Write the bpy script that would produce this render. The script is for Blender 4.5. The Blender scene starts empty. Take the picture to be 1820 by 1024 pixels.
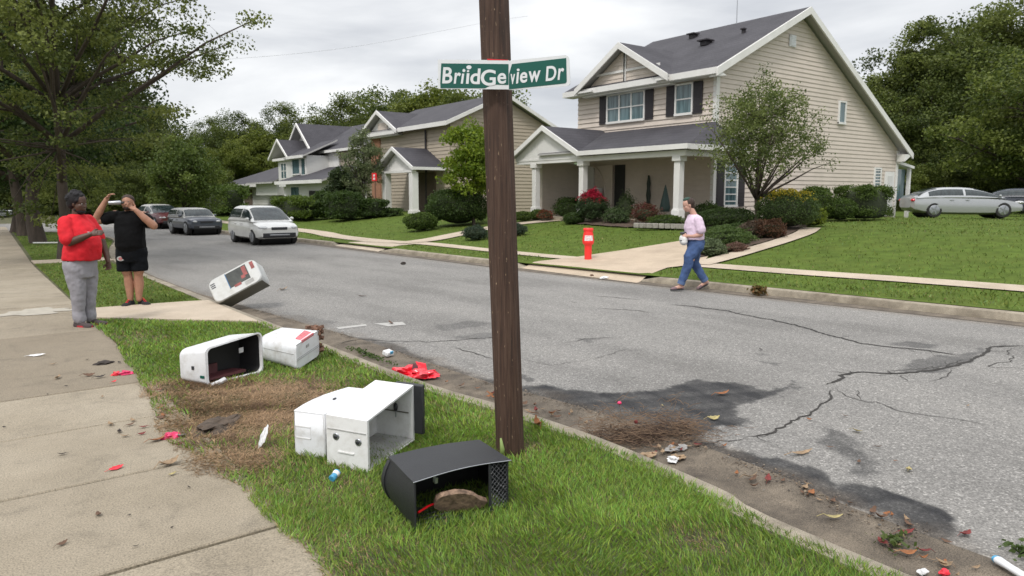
import bpy, bmesh, math, random
import numpy as np
from mathutils import Vector, Matrix, noise

# ------------------------------------------------------------------ camera, world, sun
SC = bpy.context.scene
F_PX, CAM_H = 1300.0, 1.75
PITCH = math.atan(162 / F_PX)
YAW = math.atan2(.6, .8)          # world x runs across the street, y along it; the camera looks between
cam_d = bpy.data.cameras.new('camera'); cam = bpy.data.objects.new('camera', cam_d)
SC.collection.objects.link(cam); SC.camera = cam
cam.location = (0, 0, CAM_H); cam.rotation_euler = (math.pi / 2 - PITCH, 0, -YAW)
cam_d.sensor_width = 36; cam_d.lens = 36 * F_PX / 1820; cam_d.clip_start = .05; cam_d.clip_end = 3000
cam_d.dof.use_dof = True; cam_d.dof.focus_distance = 5.2; cam_d.dof.aperture_fstop = 5.0

SUN_EL, SUN_ROT = math.radians(52), math.radians(238)   # compass angle from +y, clockwise
world = bpy.data.worlds.new('World'); SC.world = world; world.use_nodes = True
wn = world.node_tree; wn.nodes.clear()
def WN(t, **k):
    n = wn.nodes.new(t)
    for a, b in k.items(): setattr(n, a, b)
    return n
w_out = WN('ShaderNodeOutputWorld'); w_bg = WN('ShaderNodeBackground'); w_bg2 = WN('ShaderNodeBackground'); w_mix = WN('ShaderNodeMixShader')
sky = WN('ShaderNodeTexSky', sky_type='NISHITA'); sky.sun_disc = False; sky.sun_elevation = SUN_EL; sky.sun_rotation = SUN_ROT
tc = WN('ShaderNodeTexCoord'); mp = WN('ShaderNodeMapping'); mp.inputs['Scale'].default_value = (1.0, 1.0, 4.2)
nz = WN('ShaderNodeTexNoise'); nz.inputs['Scale'].default_value = 1.9; nz.inputs['Detail'].default_value = 7; nz.inputs['Roughness'].default_value = .52; nz.inputs['Distortion'].default_value = .35
cr = WN('ShaderNodeValToRGB'); e = cr.color_ramp.elements
e[0].position = .36; e[0].color = (.46, .475, .505, 1); e[1].position = .60; e[1].color = (.78, .785, .79, 1)
sep = WN('ShaderNodeSeparateXYZ'); mr = WN('ShaderNodeMapRange'); mr.inputs[1].default_value = .33; mr.inputs[2].default_value = 1.0; mr.inputs[3].default_value = 1.0; mr.inputs[4].default_value = 2.3
L = wn.links.new
L(tc.outputs['Generated'], mp.inputs[0]); L(mp.outputs[0], nz.inputs['Vector']); L(nz.outputs['Fac'], cr.inputs[0]); L(cr.outputs[0], w_bg2.inputs[0])
L(tc.outputs['Generated'], sep.inputs[0]); L(sep.outputs['Z'], mr.inputs[0]); L(mr.outputs[0], w_bg2.inputs[1])
L(sky.outputs[0], w_bg.inputs[0]); w_bg.inputs[1].default_value = .1
w_mix.inputs[0].default_value = .93
L(w_bg.outputs[0], w_mix.inputs[1]); L(w_bg2.outputs[0], w_mix.inputs[2]); L(w_mix.outputs[0], w_out.inputs[0])
sun_d = bpy.data.lights.new('sun', 'SUN'); sun_d.energy = 1.5; sun_d.angle = math.radians(11); sun_d.color = (1, .96, .9)
sun = bpy.data.objects.new('sun', sun_d); SC.collection.objects.link(sun)
sv = Vector((math.sin(SUN_ROT) * math.cos(SUN_EL), math.cos(SUN_ROT) * math.cos(SUN_EL), math.sin(SUN_EL)))
sun.rotation_euler = sv.to_track_quat('Z', 'Y').to_euler()
SC.view_settings.view_transform = 'Standard'; SC.view_settings.look = 'None'; SC.view_settings.gamma = 1; SC.view_settings.exposure = 0.45

# ------------------------------------------------------------------ helpers
COL = SC.collection
def V(*a): return Vector(a)
def ray(px, py):
    a = (px - 910) / F_PX; b = (512 - py) / F_PX
    dx, dy, dz = a, math.cos(PITCH) + b * math.sin(PITCH), -math.sin(PITCH) + b * math.cos(PITCH)
    return Vector((.8 * dx + .6 * dy, -.6 * dx + .8 * dy, dz))
def gp(px, py, z=.12):            # where on the ground (height z) a thing of the photo stands
    d = ray(px, py); t = (z - CAM_H) / d.z
    return Vector((d.x * t, d.y * t, z))
def dist_pt(px, py, depth):       # a point at a given depth in front of the viewpoint
    d = ray(px, py); t = depth / (.6 * d.x + .8 * d.y)
    return Vector((d.x * t, d.y * t, CAM_H + d.z * t))
HT = [(-200, .12), (10.2, .13), (12.5, .16), (14, .28), (17, .55), (19.6, .82), (23, .85), (32, .85), (38, .72), (60, .74), (90, 2.0), (400, 10)]
def th(x):
    for (a, za), (b, zb) in zip(HT, HT[1:]):
        if x <= b: return za + (zb - za) * max(0, x - a) / (b - a)
    return 10
def gt(px, py):
    d = ray(px, py); t = 1.0
    while t < 300:
        if CAM_H + d.z * t < th(d.x * t): break
        t *= 1.002
    return Vector((d.x * t, d.y * t, th(d.x * t)))

class MB:
    def __init__(s): s.v = []; s.f = []; s.m = []
    def add(s, vs, fs, mi=0):
        o = len(s.v); s.v += [tuple(p) for p in vs]
        for f in fs: s.f.append([i + o for i in f]); s.m.append(mi)
        return s
    def box(s, c, d, R=None, mi=0):
        c = Vector(c); hx, hy, hz = d[0] / 2, d[1] / 2, d[2] / 2
        vs = [Vector((x, y, z)) for x in (-hx, hx) for y in (-hy, hy) for z in (-hz, hz)]
        if R is not None: vs = [R @ p for p in vs]
        return s.add([p + c for p in vs], [(0, 1, 3, 2), (4, 6, 7, 5), (0, 4, 5, 1), (2, 3, 7, 6), (0, 2, 6, 4), (1, 5, 7, 3)], mi)
    def bb(s, a, b, mi=0):
        a = Vector(a); b = Vector(b); return s.box((a + b) / 2, [abs(x) for x in (b - a)], None, mi)
    def prism(s, poly, d, mi=0):
        n = len(poly); d = Vector(d); p = [Vector(q) for q in poly]
        return s.add(p + [q + d for q in p], [list(range(n))[::-1], list(range(n, 2 * n))] + [(i, (i + 1) % n, n + (i + 1) % n, n + i) for i in range(n)], mi)
    def tube(s, pts, rad, n=8, cap=True, mi=0, flat=1.0, up=None):
        pts = [Vector(p) for p in pts]
        if not hasattr(rad, '__len__'): rad = [rad] * len(pts)
        rings = []; pu = None
        for i, p in enumerate(pts):
            t = (pts[min(i + 1, len(pts) - 1)] - pts[max(i - 1, 0)])
            t = t.normalized() if t.length > 1e-9 else Vector((0, 0, 1))
            if pu is None:
                a = Vector(up) if up is not None else (Vector((0, 0, 1)) if abs(t.z) < .9 else Vector((1, 0, 0)))
            else: a = pu
            u = (a - t * a.dot(t))
            if u.length < 1e-6: u = t.orthogonal()
            u.normalize(); w = t.cross(u); pu = u
            rings.append([p + (u * math.cos(2 * math.pi * k / n) + w * flat * math.sin(2 * math.pi * k / n)) * rad[i] for k in range(n)])
        return s.loft(rings, cap, mi)
    def loft(s, rings, cap=True, mi=0, close=True):
        n = len(rings[0]); vs = [p for r in rings for p in r]; fs = []
        for i in range(len(rings) - 1):
            for k in range(n if close else n - 1):
                a = i * n + k; b = i * n + (k + 1) % n; fs.append((a, b, b + n, a + n))
        if cap: fs.append(list(range(n))[::-1]); fs.append([(len(rings) - 1) * n + k for k in range(n)])
        return s.add(vs, fs, mi)
    def ell(s, c, r, R=None, n=14, m=10, mi=0):
        c = Vector(c); rings = []
        for j in range(m + 1):
            a = math.pi * (j / m); a = min(max(a, .02), math.pi - .02); ring = []
            for k in range(n):
                b = 2 * math.pi * k / n
                p = Vector((r[0] * math.sin(a) * math.cos(b), r[1] * math.sin(a) * math.sin(b), -r[2] * math.cos(a)))
                ring.append((R @ p if R is not None else p) + c)
            rings.append(ring)
        return s.loft(rings, True, mi)
    def build(s, name, mat, parent=None, world=False, smooth=False, bevel=0, seg=2, rem=0, smo=0, sub=0, fold=0):
        me = bpy.data.meshes.new(name); off = parent.location if (world and parent is not None) else Vector((0, 0, 0))
        me.from_pydata([(p[0] - off.x, p[1] - off.y, p[2] - off.z) for p in s.v], [], s.f)
        mats = mat if isinstance(mat, (list, tuple)) else [mat]
        for q in mats: me.materials.append(q)
        if len(mats) > 1: me.polygons.foreach_set('material_index', s.m)
        b = bmesh.new(); b.from_mesh(me)
        bmesh.ops.recalc_face_normals(b, faces=b.faces); b.to_mesh(me); b.free()
        o = bpy.data.objects.new(name, me); COL.objects.link(o)
        if parent is not None: o.parent = parent
        if rem:
            md = o.modifiers.new('r', 'REMESH'); md.mode = 'VOXEL'; md.voxel_size = rem
            if smo: ms = o.modifiers.new('s', 'SMOOTH'); ms.iterations = smo; ms.factor = .5
            if fold:
                tx = bpy.data.textures.new('folds', 'CLOUDS'); tx.noise_scale = .11; tx.noise_depth = 2; md = o.modifiers.new('d', 'DISPLACE'); md.texture = tx; md.strength = fold; md.mid_level = .28; md.texture_coords = 'LOCAL'
            dg = bpy.context.evaluated_depsgraph_get(); me2 = bpy.data.meshes.new_from_object(o.evaluated_get(dg))
            o.modifiers.clear(); o.data = me2; me2.name = name
            if not me2.materials: me2.materials.append(mats[0])
            smooth = True
        if bevel:
            md = o.modifiers.new('bevel', 'BEVEL'); md.width = bevel; md.segments = seg; md.limit_method = 'ANGLE'; md.angle_limit = math.radians(40)
            smooth = 'auto'
        if sub: md = o.modifiers.new('sub', 'SUBSURF'); md.levels = sub; md.render_levels = sub
        if smooth:
            o.data.polygons.foreach_set('use_smooth', [True] * len(o.data.polygons))
            if smooth == 'auto': o.data.set_sharp_from_angle(angle=math.radians(38))
        o.data.update()
        return o
def empty(name, loc=(0, 0, 0), rz=0, R=None):
    o = bpy.data.objects.new(name, None); COL.objects.link(o); o.empty_display_size = .1
    o.location = loc; o.rotation_euler = (0, 0, rz)
    if R is not None: o.rotation_euler = R.to_euler()
    return o
def tag(o, label, cat, group=None):
    o['label'] = label; o['category'] = cat
    if group: o['group'] = group
    return o
def kind(o, k='structure'): o['kind'] = k; return o
def thing(name, label, cat, loc=(0, 0, 0), rz=0, group=None, R=None): return tag(empty(name, loc, rz, R), label, cat, group)

# ------------------------------------------------------------------ materials
def newmat(name):
    m = bpy.data.materials.new(name); m.use_nodes = True; nt = m.node_tree; b = nt.nodes['Principled BSDF']
    def N(t, ins=None, **k):
        n = nt.nodes.new(t)
        for a, c in k.items(): setattr(n, a, c)
        for a, c in (ins or {}).items():
            if hasattr(c, 'links') or isinstance(c, bpy.types.NodeSocket): nt.links.new(c, n.inputs[a])
            else: n.inputs[a].default_value = c
        return n
    return m, nt, b, N
def c4(c): return (c[0], c[1], c[2], 1)
def ramp(N, fac, pts):
    r = N('ShaderNodeValToRGB', {'Fac': fac}); el = r.color_ramp.elements
    while len(el) < len(pts): el.new(.5)
    for q, (p, c) in zip(el, pts): q.position = p; q.color = c4(c) if hasattr(c, '__len__') else (c, c, c, 1)
    return r.outputs[0]
def pmat(name, col, rough=.6, var=.12, scale=4, bump=0, bscale=60, metal=0, dirt=None, dscale=1.5, damt=.5, stretch=(1, 1, 1), coat=0, spec=.5, grain=0, gscale=230):
    m, nt, b, N = newmat(name); co = N('ShaderNodeTexCoord').outputs['Object']
    mpn = N('ShaderNodeMapping', {'Vector': co, 'Scale': stretch}).outputs[0]
    n1 = N('ShaderNodeTexNoise', {'Vector': mpn, 'Scale': scale, 'Detail': 6, 'Roughness': .6}).outputs['Fac']
    c = ramp(N, n1, [(.3, [x * (1 - var) for x in col]), (.7, [min(1, x * (1 + var)) for x in col])])
    if dirt:
        n2 = N('ShaderNodeTexNoise', {'Vector': co, 'Scale': dscale, 'Detail': 8, 'Roughness': .7}).outputs['Fac']
        f = ramp(N, n2, [(.45, 0.0), (.7, damt)])
        mx = N('ShaderNodeMix', {0: f, 6: c, 7: c4(dirt)}, data_type='RGBA'); c = mx.outputs[2]
    if grain:
        n4 = N('ShaderNodeTexNoise', {'Vector': co, 'Scale': gscale, 'Detail': 3}).outputs['Fac']
        c = N('ShaderNodeMix', {0: 1.0, 6: c, 7: ramp(N, n4, [(.3, max(0, 1 - grain)), (.5, 1.0), (.72, 1 + grain * .7)])}, data_type='RGBA', blend_type='MULTIPLY').outputs[2]
    nt.links.new(c, b.inputs['Base Color']); b.inputs['Roughness'].default_value = rough; b.inputs['Metallic'].default_value = metal
    b.inputs['Coat Weight'].default_value = coat; b.inputs['Specular IOR Level'].default_value = spec
    if bump:
        n3 = N('ShaderNodeTexNoise', {'Vector': mpn, 'Scale': bscale, 'Detail': 4}).outputs['Fac']
        bp = N('ShaderNodeBump', {'Height': n3, 'Strength': bump, 'Distance': .01}); nt.links.new(bp.outputs[0], b.inputs['Normal'])
    return m
def attrmat(name, rough=.6, trans=.25, spec=.3):
    m, nt, b, N = newmat(name); a = N('ShaderNodeAttribute', attribute_name='Col')
    nt.links.new(a.outputs['Color'], b.inputs['Base Color']); b.inputs['Roughness'].default_value = rough; b.inputs['Specular IOR Level'].default_value = spec
    if trans:
        t = N('ShaderNodeBsdfTranslucent', {'Color': a.outputs['Color']}); mx = N('ShaderNodeMixShader', {0: trans, 1: b.outputs[0], 2: t.outputs[0]})
        nt.links.new(mx.outputs[0], nt.nodes['Material Output'].inputs[0])
    return m
M = {}
M['leaf'] = attrmat('leaf', .55, .4)
M['grass'] = attrmat('grass_blade', .5, .3, .35)
M['lawn'] = pmat('lawn_ground', (.078, .116, .021), 1, .3, 3, .8, 60, dirt=(.10, .122, .026), dscale=.7, spec=.1)
M['soil'] = pmat('soil', (.068, .072, .030), .95, .5, 3, .8, 40, dirt=(.13, .09, .05), dscale=2)
M['bed'] = pmat('bed', (.075, .05, .035), .95, .4, 8, 1, 50)
M['kerb'] = pmat('kerb_concrete', (.30, .26, .20), .9, .25, 5, .5, 120, dirt=(.13, .105, .075), dscale=2.2, damt=.85, grain=.5)
M['gutter'] = pmat('gutter_concrete', (.145, .118, .088), .9, .35, 4, .6, 90, dirt=(.065, .052, .04), dscale=2.6, damt=1.0, grain=.6, gscale=150)
M['drive'] = pmat('drive_concrete', (.46, .37, .275), .9, .1, 1.5, .3, 90, dirt=(.30, .235, .17), dscale=.8, damt=.6, grain=.3)
M['path'] = pmat('path_concrete', (.46, .385, .30), .9, .1, 2, .3, 90, dirt=(.3, .24, .17), dscale=1.3, damt=.6, grain=.3)
def concrete():
    m, nt, b, N = newmat('sidewalk_concrete'); co = N('ShaderNodeTexCoord').outputs['Object']
    big = N('ShaderNodeTexNoise', {'Vector': co, 'Scale': .9, 'Detail': 7, 'Roughness': .62}).outputs['Fac']
    c = ramp(N, big, [(.3, (.235, .198, .142)), (.5, (.30, .256, .19)), (.72, (.345, .298, .228))])
    rnd = N('ShaderNodeAttribute', attribute_name='Slab').outputs['Fac']
    c = N('ShaderNodeMix', {0: rnd, 6: c, 7: (.19, .155, .11, 1)}, data_type='RGBA').outputs[2]
    fine = N('ShaderNodeTexNoise', {'Vector': co, 'Scale': 115, 'Detail': 4, 'Roughness': .7}).outputs['Fac']
    f = ramp(N, fine, [(.3, .45), (.5, .98), (.72, 1.4)])
    c = N('ShaderNodeMix', {0: 1.0, 6: c, 7: f}, data_type='RGBA', blend_type='MULTIPLY').outputs[2]
    sm = N('ShaderNodeTexNoise', {'Vector': co, 'Scale': 3.3, 'Detail': 8, 'Roughness': .72, 'Distortion': .4}).outputs['Fac']
    c = N('ShaderNodeMix', {0: .8, 6: c, 7: ramp(N, sm, [(.3, .62), (.45, .95), (.7, 1.08)])}, data_type='RGBA', blend_type='MULTIPLY').outputs[2]
    sp = N('ShaderNodeTexVoronoi', {'Vector': co, 'Scale': 22}).outputs['Distance']
    f2 = ramp(N, sp, [(.0, .45), (.05, 1.0)])
    c = N('ShaderNodeMix', {0: .55, 6: c, 7: f2}, data_type='RGBA', blend_type='MULTIPLY').outputs[2]
    nt.links.new(c, b.inputs['Base Color']); b.inputs['Roughness'].default_value = .88
    bp = N('ShaderNodeBump', {'Height': fine, 'Strength': .55, 'Distance': .004}); nt.links.new(bp.outputs[0], b.inputs['Normal'])
    return m
M['side'] = concrete()
def asphalt():
    m, nt, b, N = newmat('asphalt'); co = N('ShaderNodeTexCoord').outputs['Object']
    big = N('ShaderNodeTexNoise', {'Vector': N('ShaderNodeMapping', {'Vector': co, 'Scale': (1, .35, 1)}).outputs[0], 'Scale': .8, 'Detail': 8, 'Roughness': .6}).outputs['Fac']
    c = ramp(N, big, [(.28, (.145, .138, .128)), (.5, (.212, .203, .19)), (.75, (.262, .25, .232))])
    st = N('ShaderNodeAttribute', attribute_name='Stain').outputs['Fac']
    c = N('ShaderNodeMix', {0: st, 6: c, 7: (.013, .013, .015, 1)}, data_type='RGBA').outputs[2]
    du = N('ShaderNodeAttribute', attribute_name='Dust').outputs['Fac']
    c = N('ShaderNodeMix', {0: du, 6: c, 7: (.15, .115, .08, 1)}, data_type='RGBA').outputs[2]
    fine = N('ShaderNodeTexNoise', {'Vector': co, 'Scale': 95, 'Detail': 4, 'Roughness': .75}).outputs['Fac']
    f = ramp(N, fine, [(.32, .5), (.5, .97), (.7, 1.5)])
    c = N('ShaderNodeMix', {0: 1.0, 6: c, 7: f}, data_type='RGBA', blend_type='MULTIPLY').outputs[2]
    vo = N('ShaderNodeTexVoronoi', {'Vector': co, 'Scale': 75}).outputs['Color']
    vs = N('ShaderNodeSeparateColor', {0: vo}).outputs[0]
    f3 = ramp(N, vs, [(.0, .6), (.6, 1.0), (.9, 1.2), (1.0, 2.0)])
    c = N('ShaderNodeMix', {0: .8, 6: c, 7: f3}, data_type='RGBA', blend_type='MULTIPLY').outputs[2]
    nt.links.new(c, b.inputs['Base Color']); b.inputs['Roughness'].default_value = .85
    bp = N('ShaderNodeBump', {'Height': fine, 'Strength': .8, 'Distance': .006}); nt.links.new(bp.outputs[0], b.inputs['Normal'])
    return m
M['asphalt'] = asphalt()
M['crack'] = pmat('crack', (.03, .027, .024), .95, .3, 20)
M['white'] = pmat('white_trim', (.72, .71, .69), .6, .04, 2, dirt=(.5, .48, .44), damt=.35, dscale=.9)
M['siding1'] = pmat('siding_beige', (.60, .525, .46), .65, .05, 2.5, .15, 30, dirt=(.40, .36, .30), dscale=.5, damt=.45, stretch=(1, 1, 5))
M['siding2'] = pmat('siding_tan', (.41, .35, .275), .65, .06, 2.5, .15, 30, dirt=(.29, .24, .18), dscale=.5, damt=.4, stretch=(1, 1, 5))
M['recess_brown'] = pmat('brown_recess', (.16, .12, .10), .8, .1, 3)
M['siding3'] = pmat('siding_white', (.60, .60, .585), .65, .04, 2.5, dirt=(.5, .48, .43), dscale=.5, damt=.4, stretch=(1, 1, 5))
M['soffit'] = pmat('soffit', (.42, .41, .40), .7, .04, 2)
M['shutter'] = pmat('shutter', (.022, .018, .022), .55, .15, 20, .3, 40, stretch=(1, 1, 6))
M['door_dark'] = pmat('dark_door', (.012, .012, .013), .45, .1, 5)
M['brick'] = pmat('brick', (.30, .15, .09), .85, .3, 14, .4, 40)
M['stone'] = pmat('paver_stone', (.30, .28, .25), .9, .25, 10, .5, 40)
def shingle():
    m, nt, b, N = newmat('roof_shingle'); co = N('ShaderNodeTexCoord').outputs['Object']
    sx = N('ShaderNodeSeparateXYZ', {0: co})
    n1 = N('ShaderNodeTexNoise', {'Vector': co, 'Scale': 1.2, 'Detail': 6}).outputs['Fac']
    n2 = N('ShaderNodeTexNoise', {'Vector': co, 'Scale': 18, 'Detail': 3}).outputs['Fac']
    c = ramp(N, n1, [(.3, (.034, .032, .039)), (.7, (.054, .051, .060))])
    c = N('ShaderNodeMix', {0: .8, 6: c, 7: ramp(N, n2, [(.3, .6), (.7, 1.35)])}, data_type='RGBA', blend_type='MULTIPLY').outputs[2]
    saw = N('ShaderNodeMath', {0: N('ShaderNodeMath', {0: sx.outputs['Z'], 1: 7.5}, operation='MULTIPLY').outputs[0]}, operation='FRACT').outputs[0]
    c = N('ShaderNodeMix', {0: .6, 6: c, 7: ramp(N, saw, [(0, .3), (.16, .9), (1, 1.2)])}, data_type='RGBA', blend_type='MULTIPLY').outputs[2]
    nt.links.new(c, b.inputs['Base Color']); b.inputs['Roughness'].default_value = .8
    bp = N('ShaderNodeBump', {'Height': saw, 'Strength': .5, 'Distance': .02}); nt.links.new(bp.outputs[0], b.inputs['Normal'])
    return m
M['shingle'] = shingle()
def glass(name, c1, c2, rough=.06):
    m, nt, b, N = newmat(name); co = N('ShaderNodeTexCoord').outputs['Object']
    n1 = N('ShaderNodeTexNoise', {'Vector': N('ShaderNodeMapping', {'Vector': co, 'Scale': (6, 6, .5)}).outputs[0], 'Scale': 1.5, 'Detail': 3}).outputs['Fac']
    nt.links.new(ramp(N, n1, [(.35, c1), (.65, c2)]), b.inputs['Base Color']); b.inputs['Roughness'].default_value = rough; b.inputs['Specular IOR Level'].default_value = .6
    return m
M['glass'] = glass('window_glass', (.03, .06, .065), (.13, .2, .22))
M['carglass'] = glass('car_glass', (.012, .018, .02), (.03, .042, .045), .05)
def wood_pole():
    m, nt, b, N = newmat('pole_wood'); co = N('ShaderNodeTexCoord').outputs['Object']
    s1 = N('ShaderNodeMapping', {'Vector': co, 'Scale': (1, 1, .035)}).outputs[0]
    n1 = N('ShaderNodeTexNoise', {'Vector': s1, 'Scale': 60, 'Detail': 8, 'Roughness': .7}).outputs['Fac']
    c = ramp(N, n1, [(.3, (.016, .008, .005)), (.48, (.056, .027, .016)), (.66, (.098, .056, .037)), (.8, (.15, .10, .07))])
    v = N('ShaderNodeTexNoise', {'Vector': N('ShaderNodeMapping', {'Vector': co, 'Scale': (1, 1, .3)}).outputs[0], 'Scale': 75, 'Detail': 3}).outputs['Fac']
    f = ramp(N, v, [(.69, 0.0), (.735, 1.0)])
    c = N('ShaderNodeMix', {0: f, 6: c, 7: (.34, .24, .15, 1)}, data_type='RGBA').outputs[2]
    nt.links.new(c, b.inputs['Base Color']); b.inputs['Roughness'].default_value = .75
    bp = N('ShaderNodeBump', {'Height': n1, 'Strength': .9, 'Distance': .012}); nt.links.new(bp.outputs[0], b.inputs['Normal'])
    return m
M['pole'] = wood_pole()
M['bark'] = pmat('bark', (.06, .045, .035), .9, .4, 10, .8, 40, stretch=(1, 1, .25))
M['bark_light'] = pmat('bark_light', (.14, .11, .085), .9, .4, 10, .6, 40, stretch=(1, 1, .25))
M['sign_green'] = pmat('sign_green', (.0, .082, .06), .35, .06, 6)
M['sign_white'] = pmat('sign_white', (.70, .71, .73), .4, .05, 8, dirt=(.45, .5, .47), damt=.4, dscale=8)
M['plastic_w'] = pmat('white_plastic', (.70, .71, .73), .35, .04, 3, .08, 60, dirt=(.33, .30, .25), dscale=6, damt=.6)
M['plastic_w2'] = pmat('white_painted_steel', (.74, .74, .735), .4, .04, 3, .05, 60, dirt=(.36, .33, .28), dscale=5, damt=.5)
M['plastic_grey'] = pmat('olive_grey_plastic', (.12, .115, .09), .6, .15, 5, .1, 60)
M['liner'] = pmat('dirty_liner', (.36, .36, .35), .6, .25, 9, .5, 60, dirt=(.2, .18, .15), dscale=7)
M['black'] = pmat('black_plastic', (.018, .019, .022), .45, .15, 10, .35, 300)
M['black_in'] = pmat('black_inner', (.008, .008, .009), .6, .2, 10)
M['maroon'] = pmat('maroon_inner', (.085, .022, .026), .6, .3, 10)
M['redlens'] = pmat('red_lens', (.55, .015, .035), .12, .2, 30, .3, 60, coat=.8)
M['rust'] = pmat('rust_debris', (.16, .085, .055), .9, .5, 30, 1, 60)
M['red'] = pmat('red_plastic', (.72, .012, .02), .28, .1, 12)
M['steel'] = pmat('steel', (.35, .36, .38), .35, .1, 20, metal=.8)
M['darkmetal'] = pmat('dark_metal', (.04, .042, .048), .4, .1, 20, metal=.4)
M['tyre'] = pmat('tyre', (.018, .018, .018), .85, .2, 20)
M['bollard'] = pmat('bollard_red', (.85, .035, .03), .45, .06, 8)
M['bark_wood'] = pmat('split_wood', (.30, .20, .14), .85, .6, 30, .6, 60, dirt=(.1, .07, .05), dscale=12, damt=.8)
def attr_fc(me, name, vals, domain='POINT'):
    a = me.attributes.new(name, 'FLOAT', domain); a.data.foreach_set('value', np.asarray(vals, dtype=np.float32))

# ------------------------------------------------------------------ ground, street, pavements
rng = np.random.default_rng(7); random.seed(11)
def interp(tab):
    xs = [a for a, _ in tab]; ys = [b for _, b in tab]
    return lambda u: float(np.interp(u, xs, ys))
FK = interp([(-40, 12.2), (-2, 11.85), (3.8, 11.72), (8, 11.32), (11, 11.08), (14, 10.86), (20, 10.7), (26, 10.55), (36, 10.1), (45, 9.2), (52, 8.5), (62, 8.3)])
NKP = [(3.2, -8), (3.2, 1), (3.34, 2.5), (3.4, 3.5), (3.34, 4.5), (3.2, 5.7), (3.17, 9), (3.12, 14), (3.1, 18), (3.3, 22), (3.9, 26.5), (4.7, 31), (4.85, 35), (4.6, 38.2), (3.6, 40.6), (1.5, 42), (-2, 42.4), (-12, 42.7), (-60, 43)]
def smooth_line(pts, k=6):
    P = [Vector((a, b, 0)) for a, b in pts]; out = []
    for i in range(len(P) - 1):
        p0, p1, p2, p3 = P[max(i - 1, 0)], P[i], P[i + 1], P[min(i + 2, len(P) - 1)]
        for j in range(k):
            t = j / k; out.append(.5 * ((2 * p1) + (p2 - p0) * t + (2 * p0 - 5 * p1 + 4 * p2 - p3) * t * t + (3 * p1 - p0 - 3 * p2 + p3) * t ** 3))
    out.append(P[-1]); return out
def sweep(mb, line, prof, side=1, zf=None):
    rings = []
    for i, p in enumerate(line):
        t = (line[min(i + 1, len(line) - 1)] - line[max(i - 1, 0)]).normalized(); n = Vector((t.y, -t.x, 0)) * side
        k = zf(p) if zf else 1.0
        rings.append([Vector((p.x + n.x * o, p.y + n.y * o, z * k + .02 * (1 - k))) for o, z in prof])
    return mb.loft(rings, False, close=False)
NK = smooth_line(NKP)
def grid(name, us, wf, nw, zf, mat, wdens=None):
    nu = len(us); W = np.zeros((nu, nw)); U = np.zeros((nu, nw))
    for i, u in enumerate(us):
        a, b = wf(u); t = np.linspace(0, 1, nw) if wdens is None else wdens
        W[i] = a + (b - a) * t; U[i] = u
    Z = zf(W, U); co = np.stack([W, U, Z], -1).reshape(-1, 3)
    idx = np.arange(nu * nw).reshape(nu, nw); q = np.stack([idx[:-1, :-1], idx[:-1, 1:], idx[1:, 1:], idx[1:, :-1]], -1).reshape(-1, 4)
    me = bpy.data.meshes.new(name); me.vertices.add(len(co)); me.vertices.foreach_set('co', co.ravel().astype(np.float32))
    me.loops.add(q.size); me.loops.foreach_set('vertex_index', q.ravel().astype(np.int32)); me.polygons.add(len(q))
    me.polygons.foreach_set('loop_start', np.arange(0, q.size, 4, dtype=np.int32)); me.update(calc_edges=True); me.materials.append(mat)
    me.polygons.foreach_set('use_smooth', [True] * len(q))
    o = bpy.data.objects.new(name, me); COL.objects.link(o); return o, co
thx = np.array([a for a, _ in HT]); thy = np.array([b for _, b in HT])
def th_np(W, U):
    z = np.interp(W, thx, thy)
    return z + .02 * np.sin(W * .9 + U * .5) * np.clip((W - 14) / 4, 0, 1) + np.clip((U - 75) / 200, 0, 1) ** 1.3 * 14
# base ground sheet reaching the horizon (the far side lawn is part of it)
us = np.concatenate([[-60, -30, -15], np.arange(-8, 30, .5), np.arange(30, 80, 2), [90, 110, 140, 200, 300, 500, 900]])
wd = np.concatenate([np.linspace(0, 14, 57), np.linspace(15, 60, 36), [80, 110, 150, 220, 400, 900]]) / 900
o, _ = grid('ground', us, lambda u: (FK(u) + .12, FK(u) + 900), len(wd), th_np, M['lawn'], wd); kind(o)
o, _ = grid('far_ground', np.array([-60, 0, 30, 57, 70, 90, 120, 200, 400, 900.]), lambda u: (-700, 14), 12, lambda W, U: -.06 + np.clip((U - 60) / 200, 0, 1) ** 1.2 * 14, M['soil']); kind(o)
mb = MB(); mb.add([(-80, -9, .1), (3.1, -9, .1)] + [(p.x - .08, p.y, .1) if p.y < 39 else (p.x, p.y - .08, .1) for p in NK[3:]] , [list(range(len(NK) - 3 + 2))])
kind(mb.build('verge_ground', M['soil']))
for nm_, pl_ in (('verge_lawn_ground', [(1.34, 12.32), (2.98, 12.2), (2.94, 21.4), (1.36, 21.4)]), ('verge_lawn_ground', [(1.42, 22.6), (3.12, 22.6), (3.7, 26.5), (4.5, 31), (4.66, 35), (4.4, 38.2), (3.4, 40.3), (1.9, 41.6)]), ('side_lawn_ground', [(-60, 12), (-.62, 12), (-.62, 42), (-60, 42.4)])):
    mb = MB(); mb.add([(x, y, .106) for x, y in pl_], [list(range(len(pl_)))]); kind(mb.build(nm_, M['lawn']))
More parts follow.
